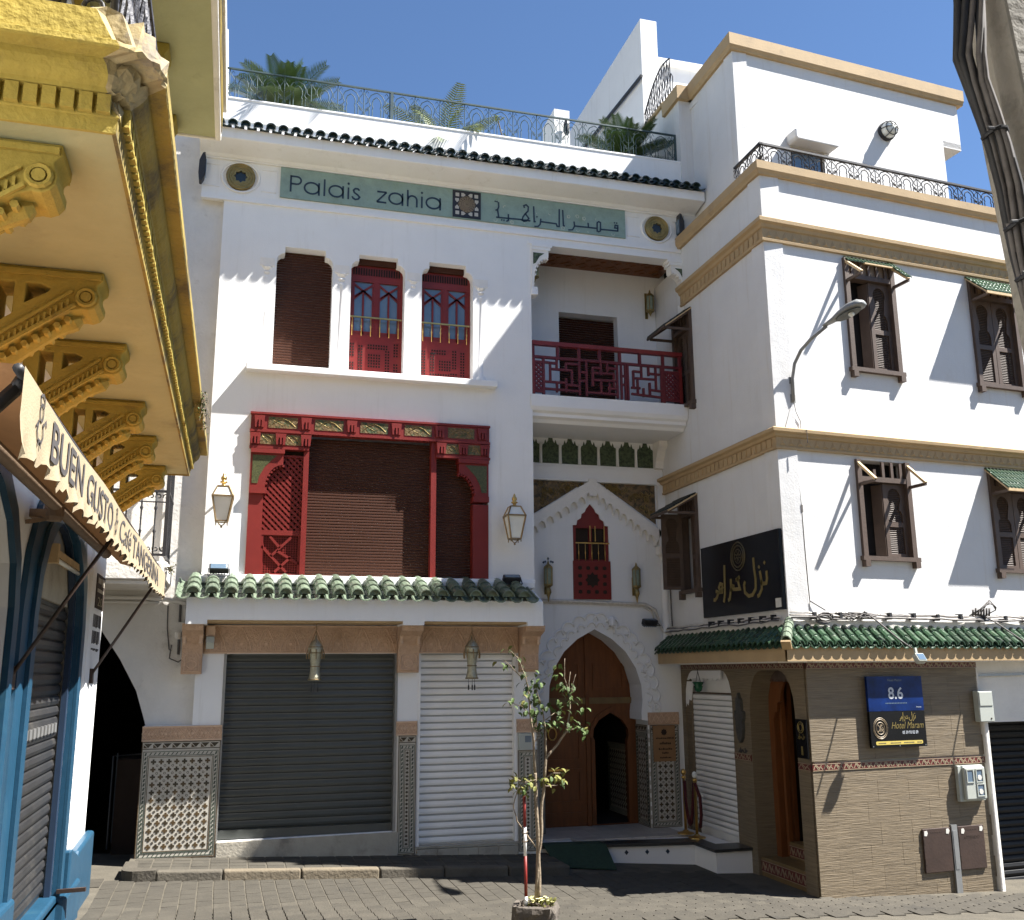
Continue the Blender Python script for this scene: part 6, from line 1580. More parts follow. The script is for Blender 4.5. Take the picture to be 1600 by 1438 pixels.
# ------------------------------------------------------------------ railings
def rod_panels(T,parent,mat,x0,x1,z0,z1,y,period,r,alongx=True):
    h=z1-z0
    n=max(1,round((x1-x0)/period)); p=(x1-x0)/n
    def arch(c,k):  # one horseshoe bar
        w=p*.30*k; H=h*(.93 if k==1 else .78)
        half=[(w*.95,0),(w*.95,.40*H),(w*1.02,.44*H),(w*.80,.53*H),(w*.98,.64*H),(w*.98,.76*H),(w*.70,.90*H),(w*.25,.97*H),(0,H)]
        return [(c-d,z0+z) for d,z in half]+[(c+d,z0+z) for d,z in reversed(half[:-1])]
    c=x0+p/2
    m=MB(T); m.tube(xz3(arch(c,1),y),r,4,cap=False); m.tube(xz3(arch(c,.58),y),r,4,cap=False)
    a=m.build('arch_bars',mat,parent)
    c2=x0
    m=MB(T); m.tube(xz3([(c2,z0),(c2,z1)],y),r,4)
    for s in (-1,1):
        m.tube(xz3(spiral(c2+s*p*.10,z0+h*.33,p*.085,p*.02,90 if s>0 else 90,(-300 if s>0 else 480),9),y),r*.8,4)
        m.tube(xz3([(c2+s*p*.14,z0+h*.05),(c2+s*.01,z0+h*.22),(c2+s*p*.13,z0+h*.34),(c2+s*p*.17,z0+h*.42)],y),r*.8,4)
        m.tube(xz3([(c2+s*p*.05,z0+h*.50),(c2+s*p*.15,z0+h*.57),(c2+s*p*.16,z0+h*.70),(c2+s*p*.04,z0+h*.84),(c2+s*p*.12,z0+h*.95),(c2+s*p*.18,z0+h*.88)],y),r*.8,4)
    b=m.build('scroll_bars',mat,parent)
    for i in range(1,n): rep(a,(p*i,0,0),T)
    for i in range(1,n+1): rep(b,(p*i,0,0),T)
rr=thing('roof_railing','long thin wrought iron railing with arches along the guesthouse roof','railing',(3.2,.12,10.9))
MB().bar((-.60,.12,10.915),(7.02,.12,10.915),.03,.02).build('bottom_rail',IRON,rr); MB().bar((-.60,.12,11.47),(7.02,.12,11.47),.035,.022).build('top_rail',IRON_GREEN,rr)
MB().bar((2.02,.12,10.9),(2.02,.12,11.46),.045).bar((-.59,.12,10.9),(-.59,.12,11.46),.03).bar((7.01,.12,10.9),(7.01,.12,11.46),.04).build('post',IRON_GREEN,rr)
rod_panels(T0,rr,IRON_GREEN,-.5,6.95,10.925,11.46,.12,.415,.0075)
tr_=thing('terrace_railing','dark wrought iron railing round the sunlit corner terrace','railing',(2.4,.05,9.45),T=TR)
MB(TR).bar((.1,.04,9.80),(6.5,.04,9.80),.045,.03).bar((.1,.04,9.475),(6.5,.04,9.475),.02,.015).build('top_rail',IRON,tr_)
MB(TL).bar((1.83,.07,9.80),(2.61,.07,9.80),.045,.03).bar((1.83,.07,9.475),(2.6,.07,9.475),.02,.015).build('side_rail',IRON,tr_)
rod_panels(TR,tr_,IRON,.12,6.2,9.48,9.795,.04,.40,.009); rod_panels(TL,tr_,IRON,1.86,2.58,9.48,9.795,.07,.36,.009)
# arched railing on the side parapet of the roof
ar=thing('arched_roof_railing','small wrought iron railing with rounded top on the white side parapet','railing',(7.1,.8,12.36))
m=MB(); yy=[.35+i*.12 for i in range(10)]
top=lambda t:12.55+.62*sin(pi*min(1,max(0,(1-t)*.62+.0)))*(1 if t<1 else 1)
pts=[]
for i in range(11):
    t=i/10; pts.append((7.06,.30+1.15*t,12.40+.78*(sin(pi*(.12+.50*(1-t)))) ))
m.tube(pts,.016,5); m.bar((7.06,.30,12.40),(7.06,1.45,12.40),.02)
for i in range(11):
    x,y,z=pts[i]; m.tube([(x,y,12.40),(x,y,z)],.009,4)
    if i<10:
        m.tube([(x,y+.0,12.42),(x,y+.09,12.42+(z-12.42)*.45),(x,y+.02,12.42+(z-12.42)*.9)],.007,4); m.tube([(x,y+.11,12.42),(x,y+.02,12.42+(z-12.42)*.45),(x,y+.09,12.42+(z-12.42)*.9)],.007,4)
m.tube([(7.06,.22,12.4),(7.06,.20,12.7),(7.06,.26,12.8),(7.06,.30,12.7)],.01,4)
m.build('railing_bars',IRON,ar)
ar2=thing('arched_roof_finial','small wrought iron arch showing above the rooftop block','railing',(2.9,1.6,12.3),T=TB)
m=MB(TB); 
for k in (1,.7): m.tube([(2.55+.34*k*cos(radians(a)),1.9,12.3+.95*k**.5*sin(radians(a))) for a in range(0,181,15)],.016,5)
for q in (-.22,-.08,.08,.22): m.tube([(2.55+q,1.9,12.0),(2.55+q,1.9,13.1-abs(q))],.010,4)
m.tube([(2.55-.3,1.9,12.9),(2.55+.3,1.9,12.9)],.010,4); m.tube(xz3(spiral(2.5,13.05,.10,.02,0,400,10),1.9),.010,4); m.build('railing_bars',IRON,ar2)
# red timber balcony railing
rd=thing('balcony_railing','dark red timber lattice railing of the recessed balcony','railing',(5.6,.05,6.53))
ry0,ry1=.02,.07
MB().box(4.31,6.90,ry0-.02,ry1+.02,7.36,7.425).build('top_rail',RED,rd); MB().box(4.31,6.90,ry0,ry1,6.50,6.545).build('bottom_rail',RED_DK,rd)
MB().box(4.31,6.90,ry0,ry1,7.145,7.185).build('middle_rail',RED_DK,rd)
for x in (4.33,4.74,5.10,5.45,5.80,6.15,6.56,6.86): MB().box(x-.022,x+.022,ry0+.002,ry1-.002,7.185,7.36).build('short_post',RED_DK,rd)
for x in (4.33,6.86): MB().box(x-.024,x+.024,ry0-.004,ry1+.004,6.545,7.145).build('post',RED,rd)
for x in (4.50,6.56): MB().box(x-.02,x+.02,ry0+.002,ry1-.002,6.545,7.145).build('post',RED_DK,rd)
def lat(x0,x1,z0,z1):
    m=MB(); n=6
    for i in range(-8,12):
        for sg in (1,-1):
            c=z0+i*.075 if sg>0 else z1-i*.075
            q=[]
            for x in (x0,x1):
                z=c+sg*(x-x0)
                q.append((x,z))
            (xa,za),(xb,zb)=q
            # clip to the frame
            def cl(a,b,lim,up):
                return a
            t0,t1=0,1
            dz=zb-za
            for lo_hi in (z0,z1):
                pass
            lo,hi=min(za,zb),max(za,zb)
            if hi<=z0 or lo>=z1: continue
            ta=((z0 if dz>0 else z1)-za)/dz; tb=((z1 if dz>0 else z0)-za)/dz
            t0=max(0,ta); t1=min(1,tb)
            if t1-t0<.08: continue
            m.ribbon([(xa+(xb-xa)*t0,za+dz*t0),(xa+(xb-xa)*t1,za+dz*t1)],.03,ry0+.008+.006*sg,ry1-.02+.006*sg)
    m.build('lattice_panel',RED_DK,rd)
lat(4.35,4.48,6.62,7.06); lat(6.58,6.84,6.62,7.06)
MB().box(4.35,4.48,ry0+.004,ry1-.004,6.58,6.62).box(4.35,4.48,ry0+.004,ry1-.004,7.06,7.10).box(6.58,6.84,ry0+.004,ry1-.004,6.58,6.62).box(6.58,6.84,ry0+.004,ry1-.004,7.06,7.10).build('lattice_frame',RED_DK,rd)
# meander fretwork between the posts, every bar of it a separate lath
B1=lambda x,y:(4.30+(x-125)/920*2.59, None)
fz=lambda x,y: 7.40-((y-(765+(x-125)*.0924))/ (1120-755+ (x-125)*-.0163))*.93
def seg(x0,y0,x1,y1):
    sx=2.59/(1045-125)
    X0,X1=4.30+(x0-125)*sx,4.30+(x1-125)*sx; Z0,Z1=fz(x0,y0),fz(x1,y1)
    MB().ribbon([(X0,Z0),(X1,Z1)],.034,ry0+random.uniform(0,.004)+.004,ry1-random.uniform(0,.004)-.004).build('fret_bar',RED_DK,rd)
for s in [(196,895,275,905),(275,865,275,940),(236,900,236,1020),(236,940,365,950),(196,1020,330,1030),(275,1030,275,1090),(330,900,330,950),(330,905,410,912),(365,950,365,1040),(330,1000,330,1090),(330,1040,410,1050),(410,880,410,1110),(452,885,452,1115),(410,960,452,963),(410,1015,452,1018),
          (490,930,490,1050),(490,930,540,935),(540,890,540,980),(490,965,620,972),(490,1010,640,1018),(540,1018,540,1100),(580,895,580,960),(580,935,640,940),(620,972,620,1060),(590,1030,590,1105),(580,1065,640,1070),(640,900,640,1130),(665,905,665,1135),(690,910,690,1140),(665,985,690,987),(665,1040,690,1042),
          (705,910,705,1140),(740,950,740,1060),(740,955,790,960),(790,915,790,1000),(750,1000,880,1010),(725,1060,780,1065),(765,1010,765,1100),(835,925,835,985),(835,970,905,978),(880,930,880,1075),(800,1065,800,1120),(840,1030,840,1110),(840,1075,910,1085),(915,930,915,1160),(196,1065,410,1085),(452,1090,640,1105),(725,1100,910,1125)]: seg(*s)

# ------------------------------------------------------------------ awning of the cafe
aw=thing('cafe_awning','cream lettered cafe awning with a torn scalloped edge over the blue shopfront','awning',(-1.15,-6,3.4))
y0,y1=-10.1,-1.80
m=MB(); N=40
def awz(y): return 3.435+.012*sin(y*2.3)
top=[]
A=[]; 
vs=[];fs=[]
for i in range(N+1):
    y=y0+(y1-y0)*i/N
    for j in range(5):
        t=j/4; vs.append((-1.32+.50*t,y,3.56-.11*t-.035*sin(pi*t)*(.6+.4*sin(y*1.1))))
for i in range(N):
    for j in range(4): fs.append((i*5+j,(i+1)*5+j,(i+1)*5+j+1,i*5+j+1))
m.add(vs,fs); cl_=m.build('canvas',AWN_UNDER,aw,smooth=True)
m=MB(); vs=[];fs=[]; N=200; random.seed(8)
for i in range(N+1):
    y=y0+(y1-y0)*i/N; 
    ph=(y-y0)/.27
    sca=abs(sin(pi*ph)); dz=.255+.04*sca**.6+random.uniform(-.008,.008)*(1 if i%3 else 2.2)
    xo=-.815
    if y<-9.6: dz+=.05*(-9.6-y)/.5
    for j in range(7):
        t=j/6; e=max(0,(t-.72)/.28); vs.append((xo+.018*e*sin(ph*pi*2+1)+.007*e*sin(ph*9),y,awz(y)-dz*t))
for i in range(N):
    for j in range(6): fs.append((i*7+j,(i+1)*7+j,(i+1)*7+j+1,i*7+j+1))
m.add(vs,fs); m.build('valance',AWN,aw,smooth=True)
m=MB(); m.tube([(-.835,y0-.02,3.43),(-.835,y1,3.43)],.020,8); m.build('front_bar',IRON,aw,smooth=True)
MB().tube([(-1.33,y0,3.55),(-1.33,-3.05,3.53)],.05,10).build('roller_tube',BR_FADED,aw,smooth=True)
TA=Matrix.Translation((-.8105,0,0)) @ Matrix.Rotation(pi/2,4,'Z')
def at(body,ya,yb,z,h,**k): return text(body,ya,z,h,-.0,INK,aw,TA,width=yb-ya,align='LEFT',**k)
at('BUEN',-9.45,-8.48,3.215,.18,bold=.012); at('GUSTO',-8.33,-7.12,3.215,.18,bold=.012)
at('Café',-6.68,-5.88,3.225,.165,shear=.2); at('TANGERINA',-5.75,-2.85,3.22,.175,bold=.01)
def cook(yc,s):
    m=MB(TA); z=3.31
    for p in (spiral(yc,z+.07*s,.05*s,.05*s,0,360,14),[(yc-.06*s,z+.02*s),(yc-.09*s,z-.06*s),(yc-.05*s,z-.10*s),(yc+.05*s,z-.10*s),(yc+.09*s,z-.06*s),(yc+.06*s,z+.02*s)],[(yc-.05*s,z+.11*s),(yc-.06*s,z+.16*s),(yc,z+.18*s),(yc+.06*s,z+.16*s),(yc+.05*s,z+.11*s)],[(yc+.07*s,z),(yc+.14*s,z+.05*s),(yc+.17*s,z+.02*s)],[(yc-.07*s,z),(yc-.13*s,z-.04*s)],[(yc-.03*s,z-.10*s),(yc-.04*s,z-.14*s)],[(yc+.03*s,z-.10*s),(yc+.04*s,z-.14*s)]): m.ribbon(p,.012,-.0,.001)
    m.build('cook_drawing',INK,aw)
cook(-9.72,.7); cook(-6.92,.55)
for k,(yb_,yt_) in enumerate(((-2.25,-2.80),(-6.36,-6.62),(-10.35,-10.0))):
    r_=.016 if k<2 else .028
    MB().tube([(-1.49,yb_,2.28 if k<2 else 2.45),(-.86,yt_,3.23 if k==0 else 3.26 if k==1 else 3.38)],r_,6).tube([(-.86,yt_,3.23 if k<2 else 3.38),(-.84,yt_,3.42)],r_,5).build('support_arm',RUST if k<2 else IRON,aw,smooth=True)
    MB().box(-1.5,-1.46,yb_-.05,yb_+.05,2.2,2.36).build('arm_bracket',RUST,aw)
m=MB()
for y in (-6.15,-9.3): m.box(-1.5,-1.34,y-.05,y+.05,3.44,3.50).lathe([(.055,3.42),(.07,3.45),(.07,3.58),(.05,3.60)],(-1.34,y,0),10).bar((-1.48,y-.2,3.38),(-1.36,y+.1,3.46),.03)
m.build('roller_bracket',BR_FADED,aw)
tl=thing('tube_light','cream fluorescent tube lamp above the roller shutter of the blue shopfront','lamp',(-1.45,-4.4,3.3))
MB().box(-1.56,-1.46,-5.2,-3.75,3.27,3.33).build('lamp_tray',PALEWOOD,tl); MB().tube([(-1.47,-5.1,3.245),(-1.47,-3.85,3.245)],.02,8).build('tube',MILK,tl,smooth=True); MB().box(-1.57,-1.43,-5.27,-5.19,3.20,3.36).build('lamp_end',PALEWOOD,tl); MB().box(-1.57,-1.43,-3.76,-3.68,3.20,3.36).build('lamp_end',PALEWOOD,tl)

# ------------------------------------------------------------------ boxes on the beige wall
mt=thing('electric_meter','grey plastic electricity meter box with three small windows on the beige wall','meter box',(2.72,-.05,.57),T=TR)
MB(TR).box(2.50,2.94,-.06,-.003,.555,1.015).build('back_plate',PLASTIC,mt,bevel=.008); MB(TR).box(2.56,2.92,-.115,-.06,.575,1.0).build('meter_case',PLASTIC,mt,bevel=.02)
for (a,b,c,d) in ((2.60,2.70,.81,.96),(2.76,2.86,.81,.96),(2.76,2.87,.63,.77)):
    o=MB(TR).prism([(a-.012,c-.012),(b+.012,c-.012),(b+.012,d+.012),(a-.012,d+.012)],-.125,-.115,'y',[[(a,c),(b,c),(b,d),(a,d)]]).build('meter_window',PLASTIC,mt)
    MB(TR).box(a,b,-.118,-.114,c,d).build('meter_glass',GLASS,o)
    if a>2.7: MB(TR).disc((a+b)/2,c+.05,.035,-.124,-.118,8).build('meter_dial',STICKER,o)
for nm,lab,a,b in (('steel_hatch','brown steel meter hatch low on the beige wall, left of the pair',1.845,2.31),('steel_hatch','brown steel meter hatch low on the beige wall, nearest the garage',2.435,2.88)):
    h=thing(nm,lab,'meter hatch',((a+b)/2,-.02,-.3),'brown steel meter hatches',T=TR)
    MB(TR).box(a,b,-.028,-.003,-.30,.245).build('hatch_door',RUST,h,bevel=.008)
    m=MB(TR)
    for x,z in (((a+.05,.19),(b-.05,.20)) if a<2 else ((a+.08,.185),(b-.05,.20))): m.prism([(x-.03,z-.03),(x+.01,z-.035),(x+.03,z+.0),(x+.02,z+.03),(x-.025,z+.025)],-.032,-.028)
    m.build('torn_sticker',STICKER,h)
    m=MB(TR); m.box(a+.005,a+.02,-.033,-.028,-.2,-.12).box(a+.005,a+.02,-.033,-.028,.05,.12); 
    for i in range(8): m.disc(a+.1+i*.03,.195,.006,-.031,-.028,5)
    m.build('hatch_detail',DARKBR,h)
    if a>2: text('ATTENDO',(a+b)/2+.0,.08,.04,-.030,DARKBR,h,TR,width=.27,name='embossed_word')
cp=thing('metal_conduit_strip','grey metal cover strip between the two brown hatches','conduit',(2.37,-.02,-.4),T=TR)
MB(TR).box(2.325,2.42,-.035,-.003,-.60,.27).build('cover_strip',ALU,cp)
MB(TR).box(2.34,2.40,-.04,-.035,-.28,.2).build('strip_rib',ALU,cp)
wb=thing('white_wall_box','white electrical box on the beige wall beside the garage','electrical box',(3.07,-.1,1.57),T=TR)
MB(TR).box(2.95,3.21,-.10,-.002,1.575,1.99).build('box_body',PLASTIC,wb,bevel=.012); MB(TR).box(2.965,3.195,-.108,-.10,1.79,1.975).build('box_lid',PLASTIC,wb,bevel=.004); MB(TR).disc(3.15,1.62,.012,-.105,-.10,8).build('box_lock',DARKBR,wb)
fl=thing('small_floodlight','small white security light under the edge of the green canopy','lamp',(1.2,-.45,2.3),T=TR)
Tm=TR@Matrix.Translation((1.62,-.50,2.42))@Matrix.Rotation(radians(-35),4,'X')
MB(Tm).box(-.07,.07,-.05,.03,-.06,.06).build('lamp_housing',PLASTIC,fl,bevel=.012); MB(Tm).box(-.055,.055,-.054,-.05,-.045,.045).build('lamp_lens',GLASS,fl); MB(TR).bar((1.62,-.46,2.45),(1.62,-.44,2.56),.03).build('lamp_bracket',PLASTIC,fl)
sc_=thing('security_camera','small beige security light at the left end of the carved shop frieze','lamp',(-.30,-.15,2.75))
MB().box(-.36,-.24,-.16,-.036,2.78,2.93).build('lamp_body',PINK_LT,sc_,bevel=.008); MB().prism([(-.20,2.78),(-.06,2.78),(-.04,2.70),(-.14,2.62),(-.22,2.70)],-.35,-.25,'x').build('lamp_head',PLASTIC,sc_)

# ------------------------------------------------------------------ cables
random.seed(14)
cb=thing('cable_bundle','tangled grey cables strung along the wall above the green corner canopy','cables',(1.6,-.05,3.0),T=TR)
for k in range(4):
    pts=[];x=-.02
    while x<7: pts.append((x,-.05-.015*k+random.uniform(-.012,.012),3.02-.022*k+random.uniform(-.018,.018))); x+=.22
    MB(TR).tube(pts,.010+.003*(k%2),5).build('cable',CABLE if k%2 else CABLE_W,cb,smooth=True)
    pts=[];x=-1.0
    while x<2.62: pts.append((x,-.05-.012*k+random.uniform(-.01,.01),2.98-.02*k+random.uniform(-.015,.015))); x+=.22
    MB(TL).tube(pts,.010,5).build('cable',CABLE if k%2 else CABLE_W,cb,smooth=True)
cl0=None
for i in range(16):
    x=.35+i*.41
    if cl0 is None: cl0=MB(TR).box(x-.02,x+.02,-.10,-.0,2.94,3.03).build('cable_clamp',CABLE_BK,cb); bx=x
    else: rep(cl0,(x-bx,0,random.uniform(-.01,.01)),TR)
cl0=None
for i in range(7):
    x=.55+i*.3
    if cl0 is None: cl0=MB(TL).box(x-.02,x+.02,-.09,-.0,2.93,3.01).build('cable_clamp',CABLE_BK,cb); bx=x
    else: rep(cl0,(x-bx,0,0),TL)
m=MB(TR)
for k in range(5): m.tube([(.45+.14*cos(a*.7+k)+.01*k,-.12-.03*sin(a*.5+k),2.93+.055*sin(a*.7+k)+.01*k) for a in range(11)],.009,5)
for k in range(6): m.tube([(.7+.05*k,-.06,3.03),(.85+.04*k,-.12-.01*k,2.95+random.uniform(-.03,.08)),(1.05+.06*k,-.08,3.0+random.uniform(-.03,.03)),(1.2+.05*k,-.06,3.02)],.008,4)
m.tube([(1.15,-.08,3.05),(1.28,-.15,2.93),(1.40,-.40,2.68),(1.46,-.55,2.56)],.011,5)
for k in range(4): m.tube([(3.0+.06*k,-.05,3.02),(3.15+.05*k,-.14,3.12+.04*k),(3.3+.03*k,-.16,3.22-.03*k),(3.42,-.12,3.10),(3.2,-.08,3.0)],.008,4)
m.tube([(3.2,-.08,3.03),(3.35,-.2,2.9),(3.5,-.45,2.66),(3.55,-.5,2.45)],.010,5)
for k in range(7): m.bar((3.05+.05*k,-.06,3.02),(3.05+.05*k,-.08,3.09+random.uniform(0,.05)),.02)
m.build('cable_tangle',CABLE,cb,smooth=True,kind='stuff')
wv=thing('wall_wire','thin dark wire running down the sunlit wall from the lower cornice','wire',(.4,-.02,3.1),T=TR)
MB(TR).tube([(.27,-.015,5.2),(.30,-.015,4.7),(.31,-.02,4.4),(.315,-.02,3.9),(.33,-.015,3.4),(.34,-.015,3.18),(.55,-.05,3.06)],.008,5).tube([(.34,-.015,3.18),(.32,-.02,3.05)],.006,4).build('wire',CABLE,wv); MB(TR).box(.295,.325,-.03,-.001,4.36,4.46).build('wire_joint',CABLE,wv)
MB(TL).tube([(-.90,-.02,4.2),(-.90,-.02,3.3),(-.86,-.03,2.95)],.012,5).build('corner_wire',CABLE,wv)
# ------------------------------------------------------------------ pole at the right edge, close by
po_=thing('utility_pole','grey concrete utility pole rising close by at the top right corner','utility pole',(2.72,-11.6,.7))
m=MB()
def polering(z):
    x=2.24-.085*(z-4.3)
    return [Vector((x,-11.74,z)),Vector((x-.006,-11.84,z)),Vector((x+.40,-11.86,z)),Vector((x+.40,-11.74,z)),Vector((x+.24,-11.73,z)),Vector((x+.24,-11.50,z)),Vector((x+.14,-11.50,z)),Vector((x+.14,-11.73,z))]
m.loft(polering(.2),polering(9)); m.build('pole_shaft',POLE,po_,bevel=.012)
cbs=thing('pole_cables','bundle of thick black cables hanging down the left side of the concrete pole','cables',(2.2,-11.8,3.0))
random.seed(31)
path=[(2.10,5.2),(2.13,4.7),(2.138,4.36),(2.125,4.25),(2.112,4.16),(2.125,4.07),(2.155,3.96),(2.18,3.86),(2.203,3.73),(2.212,3.61),(2.222,3.51),(2.25,3.3),(2.30,2.9),(2.36,2.2)]
cx_at=lambda z: next(path[i][0]+(path[i+1][0]-path[i][0])*(path[i][1]-z)/(path[i][1]-path[i+1][1]) for i in range(len(path)-1) if path[i][1]>=z>=path[i+1][1])
for k in range(8):
    pts=[]
    for x,z in path:
        w_=1.9 if 4.1<z<4.4 else 1.0
        pts.append((x+w_*.016*cos(k*2.4+z*2.0),-11.80+.022*sin(k*2.4+z*1.7),z))
    MB().tube(pts,.0105 if k%3 else .014,6).build('cable',CABLE_BK if k%3!=1 else CABLE,cbs,smooth=True)
for z in (3.90,3.60,3.44):
    x=cx_at(z)
    m=MB(); m.tube([(x+.034*cos(t*pi/5),-11.80+.036*sin(t*pi/5),z+.008*sin(t)) for t in range(10)],.007,5,closed=True); m.tube([(x-.03,-11.83,z),(x-.062,-11.84,z-.010)],.005,5); m.build('cable_tie',CABLE_BK,cbs)
# ------------------------------------------------------------------ entrance furniture
for k,(x,y,lab) in enumerate(((6.79,.40,'brass rope post standing nearest the wooden door'),(6.77,-.02,'brass rope post at the front edge of the entrance step'))):
    t=thing('rope_post',lab,'rope post',(x,y,-.135),'brass rope posts on the entrance step')
    MB().lathe([(.13,-.135),(.13,-.12),(.05,-.10),(.03,-.08)],(x,y,0),14).build('post_base',BRASS,t,smooth=False)
    MB().lathe([(.022,-.09),(.022,.66),(.035,.67),(.035,.70),(.02,.71)],(x,y,0),10).build('post_shaft',BRASS,t,smooth=True)
    MB().lathe([(.006,.71),(.03,.725),(.042,.76),(.03,.795),(.006,.81)],(x,y,0),10).build('post_ball',MILK if k else BRASS,t,smooth=True)
rp=thing('velvet_rope','dark red velvet rope slung between the two brass posts','rope',(6.78,.2,.1))
pts=[(6.77+.0,-.02+.03,.64)]+[(6.765+.02*(t/8),.01+.38*t/8,.64-.62*(1-(2*t/8-1)**2)) for t in range(1,8)]+[(6.79,.37,.64)]
MB().tube(pts,.025,7).build('rope',VELVET,rp,smooth=True); MB().tube([(6.77,-.02,.64),(6.80,-.11,.45),(6.80,-.13,.2),(6.79,-.10,.02)],.025,7).build('rope_tail',VELVET,rp,smooth=True)
mt_=thing('door_mat','dark green ramp mat laid over the entrance step','mat',(4.85,-.2,-.3))
zf=lambda x,y: rz(x,y)+.025
m=MB(); m.loft([Vector((4.40,.25,-.125)),Vector((4.40,.02,-.125)),Vector((4.44,-.45,zf(4.44,-.45))),Vector((4.44,-.45,zf(4.44,-.45)-.015)),Vector((4.40,.02,-.15)),Vector((4.40,.25,-.14))],[Vector((5.28,.13,-.125)),Vector((5.28,-.14,-.125)),Vector((5.22,-.68,zf(5.22,-.68))),Vector((5.22,-.68,zf(5.22,-.68)-.015)),Vector((5.28,-.14,-.15)),Vector((5.28,.13,-.14))])
m.build('mat_sheet',MATGREEN,mt_)
# ------------------------------------------------------------------ planter, sapling, stake
PX,PY=2.965,-4.25
zg=rz(PX,PY)
pl=thing('stone_planter','rough dark stone planter in the street','planter',(PX,PY,zg))
m=MB(); random.seed(2)
nx=14
def rk(x,y,z): return Vector((x+random.uniform(-.014,.014),y+random.uniform(-.014,.014),z+random.uniform(-.012,.012)))
rot=Matrix.Rotation(radians(-28),3,'Z')
def loop(hx,hy,z,jit=1):
    pts=[]
    for k in range(28):
        a=2*pi*k/28; c_,s_=cos(a),sin(a); e=.35
        x=hx*abs(c_)**e*(1 if c_>0 else -1); y=hy*abs(s_)**e*(1 if s_>0 else -1)
        v=rot@Vector((x,y,0)); pts.append(rk(PX+v.x,PY+v.y,z))
    return pts
rings=[loop(.20,.17,zg-.05),loop(.205,.175,zg+.04),loop(.21,.18,zg+.10),loop(.215,.185,zg+.16),loop(.21,.18,zg+.215),loop(.165,.135,zg+.215),loop(.16,.13,zg+.17)]
n=28; vs=[v for r in rings for v in r]; fs=[(i*n+k,i*n+(k+1)%n,(i+1)*n+(k+1)%n,(i+1)*n+k) for i in range(len(rings)-1) for k in range(n)]+[tuple(len(vs)-n+k for k in range(n))]
m.add(vs,fs); m.build('stone_trough',ROCK,pl)
m=MB()
for k in range(60):
    a=random.uniform(0,2*pi); q=random.uniform(0,1); v=rot@Vector((.15*q*cos(a),.12*q*sin(a),0)); s=random.uniform(.008,.022); c=Vector((PX+v.x,PY+v.y,zg+.185)); m.add([c+Vector((-s,-s,0)),c+Vector((s,-s,0)),c+Vector((s,s,0)),c+Vector((-s,s,0)),c+Vector((0,0,s*1.4))],[(0,1,4),(1,2,4),(2,3,4),(3,0,4)])
m.prism([(PX+(rot@Vector((.165*cos(t*pi/8),.135*sin(t*pi/8),0))).x,PY+(rot@Vector((.165*cos(t*pi/8),.135*sin(t*pi/8),0))).y) for t in range(16)],zg+.14,zg+.1855,'z'); m.build('soil',SOIL,pl)
def leaf_mesh(m,c,d,up,l,w,curl=.25):
    d=Vector(d).normalized(); up=Vector(up); s=d.cross(up)
    if s.length<1e-3: s=d.orthogonal()
    s.normalize(); u=s.cross(d)
    p=[c,c+d*l*.35+s*w*.5+u*w*.12,c+d*l*.75+s*w*.38-u*l*curl*.3+u*w*.1,c+d*l-u*l*curl,c+d*l*.75-s*w*.38-u*l*curl*.3+u*w*.1,c+d*l*.35-s*w*.5+u*w*.12,c+d*l*.38,c+d*l*.76-u*l*curl*.35]
    m.add(p,[(0,1,6),(1,2,7,6),(2,3,7),(0,6,5),(5,6,7,4),(4,7,3)])
fl_=thing('planter_flowers','small cream flowers and leaves at the foot of the sapling','flowers',(PX,PY,zg+.185))
m=MB(); m2=MB(); random.seed(6)
for k in range(70):
    a=random.uniform(0,2*pi); q=random.uniform(.1,1); v=rot@Vector((.15*q*cos(a),.11*q*sin(a),0)); c=Vector((PX+v.x+.03,PY+v.y-.02,zg+.1855))
    d=Vector((cos(a)*.7,sin(a)*.7,random.uniform(.3,1))); leaf_mesh(m,c+Vector((0,0,random.uniform(0,.07))),d,(0,0,1),random.uniform(.035,.07),random.uniform(.025,.045))
    if k%3==0:
        c2=c+Vector((random.uniform(-.02,.02),random.uniform(-.02,.02),random.uniform(.05,.10)))
        for t in range(5): leaf_mesh(m2,c2,(cos(t*1.257),sin(t*1.257),.35),(0,0,1),.02,.016,.1)
m.build('foliage',LEAF_Y,fl_,kind='stuff'); m2.build('blossoms',FLOWER,fl_,kind='stuff')
tr=thing('sapling','thin pale barked sapling with sparse leaves in the stone planter','tree',(2.99,PY,zg+.17))
random.seed(12)
def t3(p,k): return [Vector((x,PY+.012*sin(i*1.9+k)+ (0 if k<2 else .02*sin(k*2.1)*i/ max(1,len(p)-1)),z)) for i,(x,z) in enumerate(p)]
def dens(p): # finer polyline with slight wander
    out=[]
    for i in range(len(p)-1):
        for q in range(3):
            v=p[i].lerp(p[i+1],q/3); out.append(v+(Vector((random.uniform(-.004,.004),random.uniform(-.004,.004),0)) if q else Vector((0,0,0))))
    return out+[p[-1]]
def taper(p,a,b): return [a+(b-a)*i/(len(p)-1) for i in range(len(p))]
tk=MB()
for k,(nm,a,b) in enumerate((('T1',.023,.016),('T2',.018,.014),('A',.014,.003),('H',.011,.003),('D',.015,.003))):
    p=dens(t3(STEMS[nm],k)); tk.tube(p,taper(p,a,b),7)
tk.build('trunk',BARK,tr,smooth=True)
m=MB()
for k,nm in enumerate('BCEFGIJKLMN'):
    p=dens(t3(STEMS[nm],k+2)); m.tube(p,taper(p,.008 if nm in 'JKLMG' else .006,.003),5)
m.build('twigs',BARK,tr,smooth=True)
lp=[]
for v in range(12):
    q=MB(); a=v*2*pi/12; leaf_mesh(q,Vector((0,0,0)),(cos(a)*.75,sin(a)*.75,random.uniform(-.9,-.1)),(random.uniform(-.5,.5),random.uniform(-.5,.5),1),.072,.040,.35); lp.append(q)
proto={}
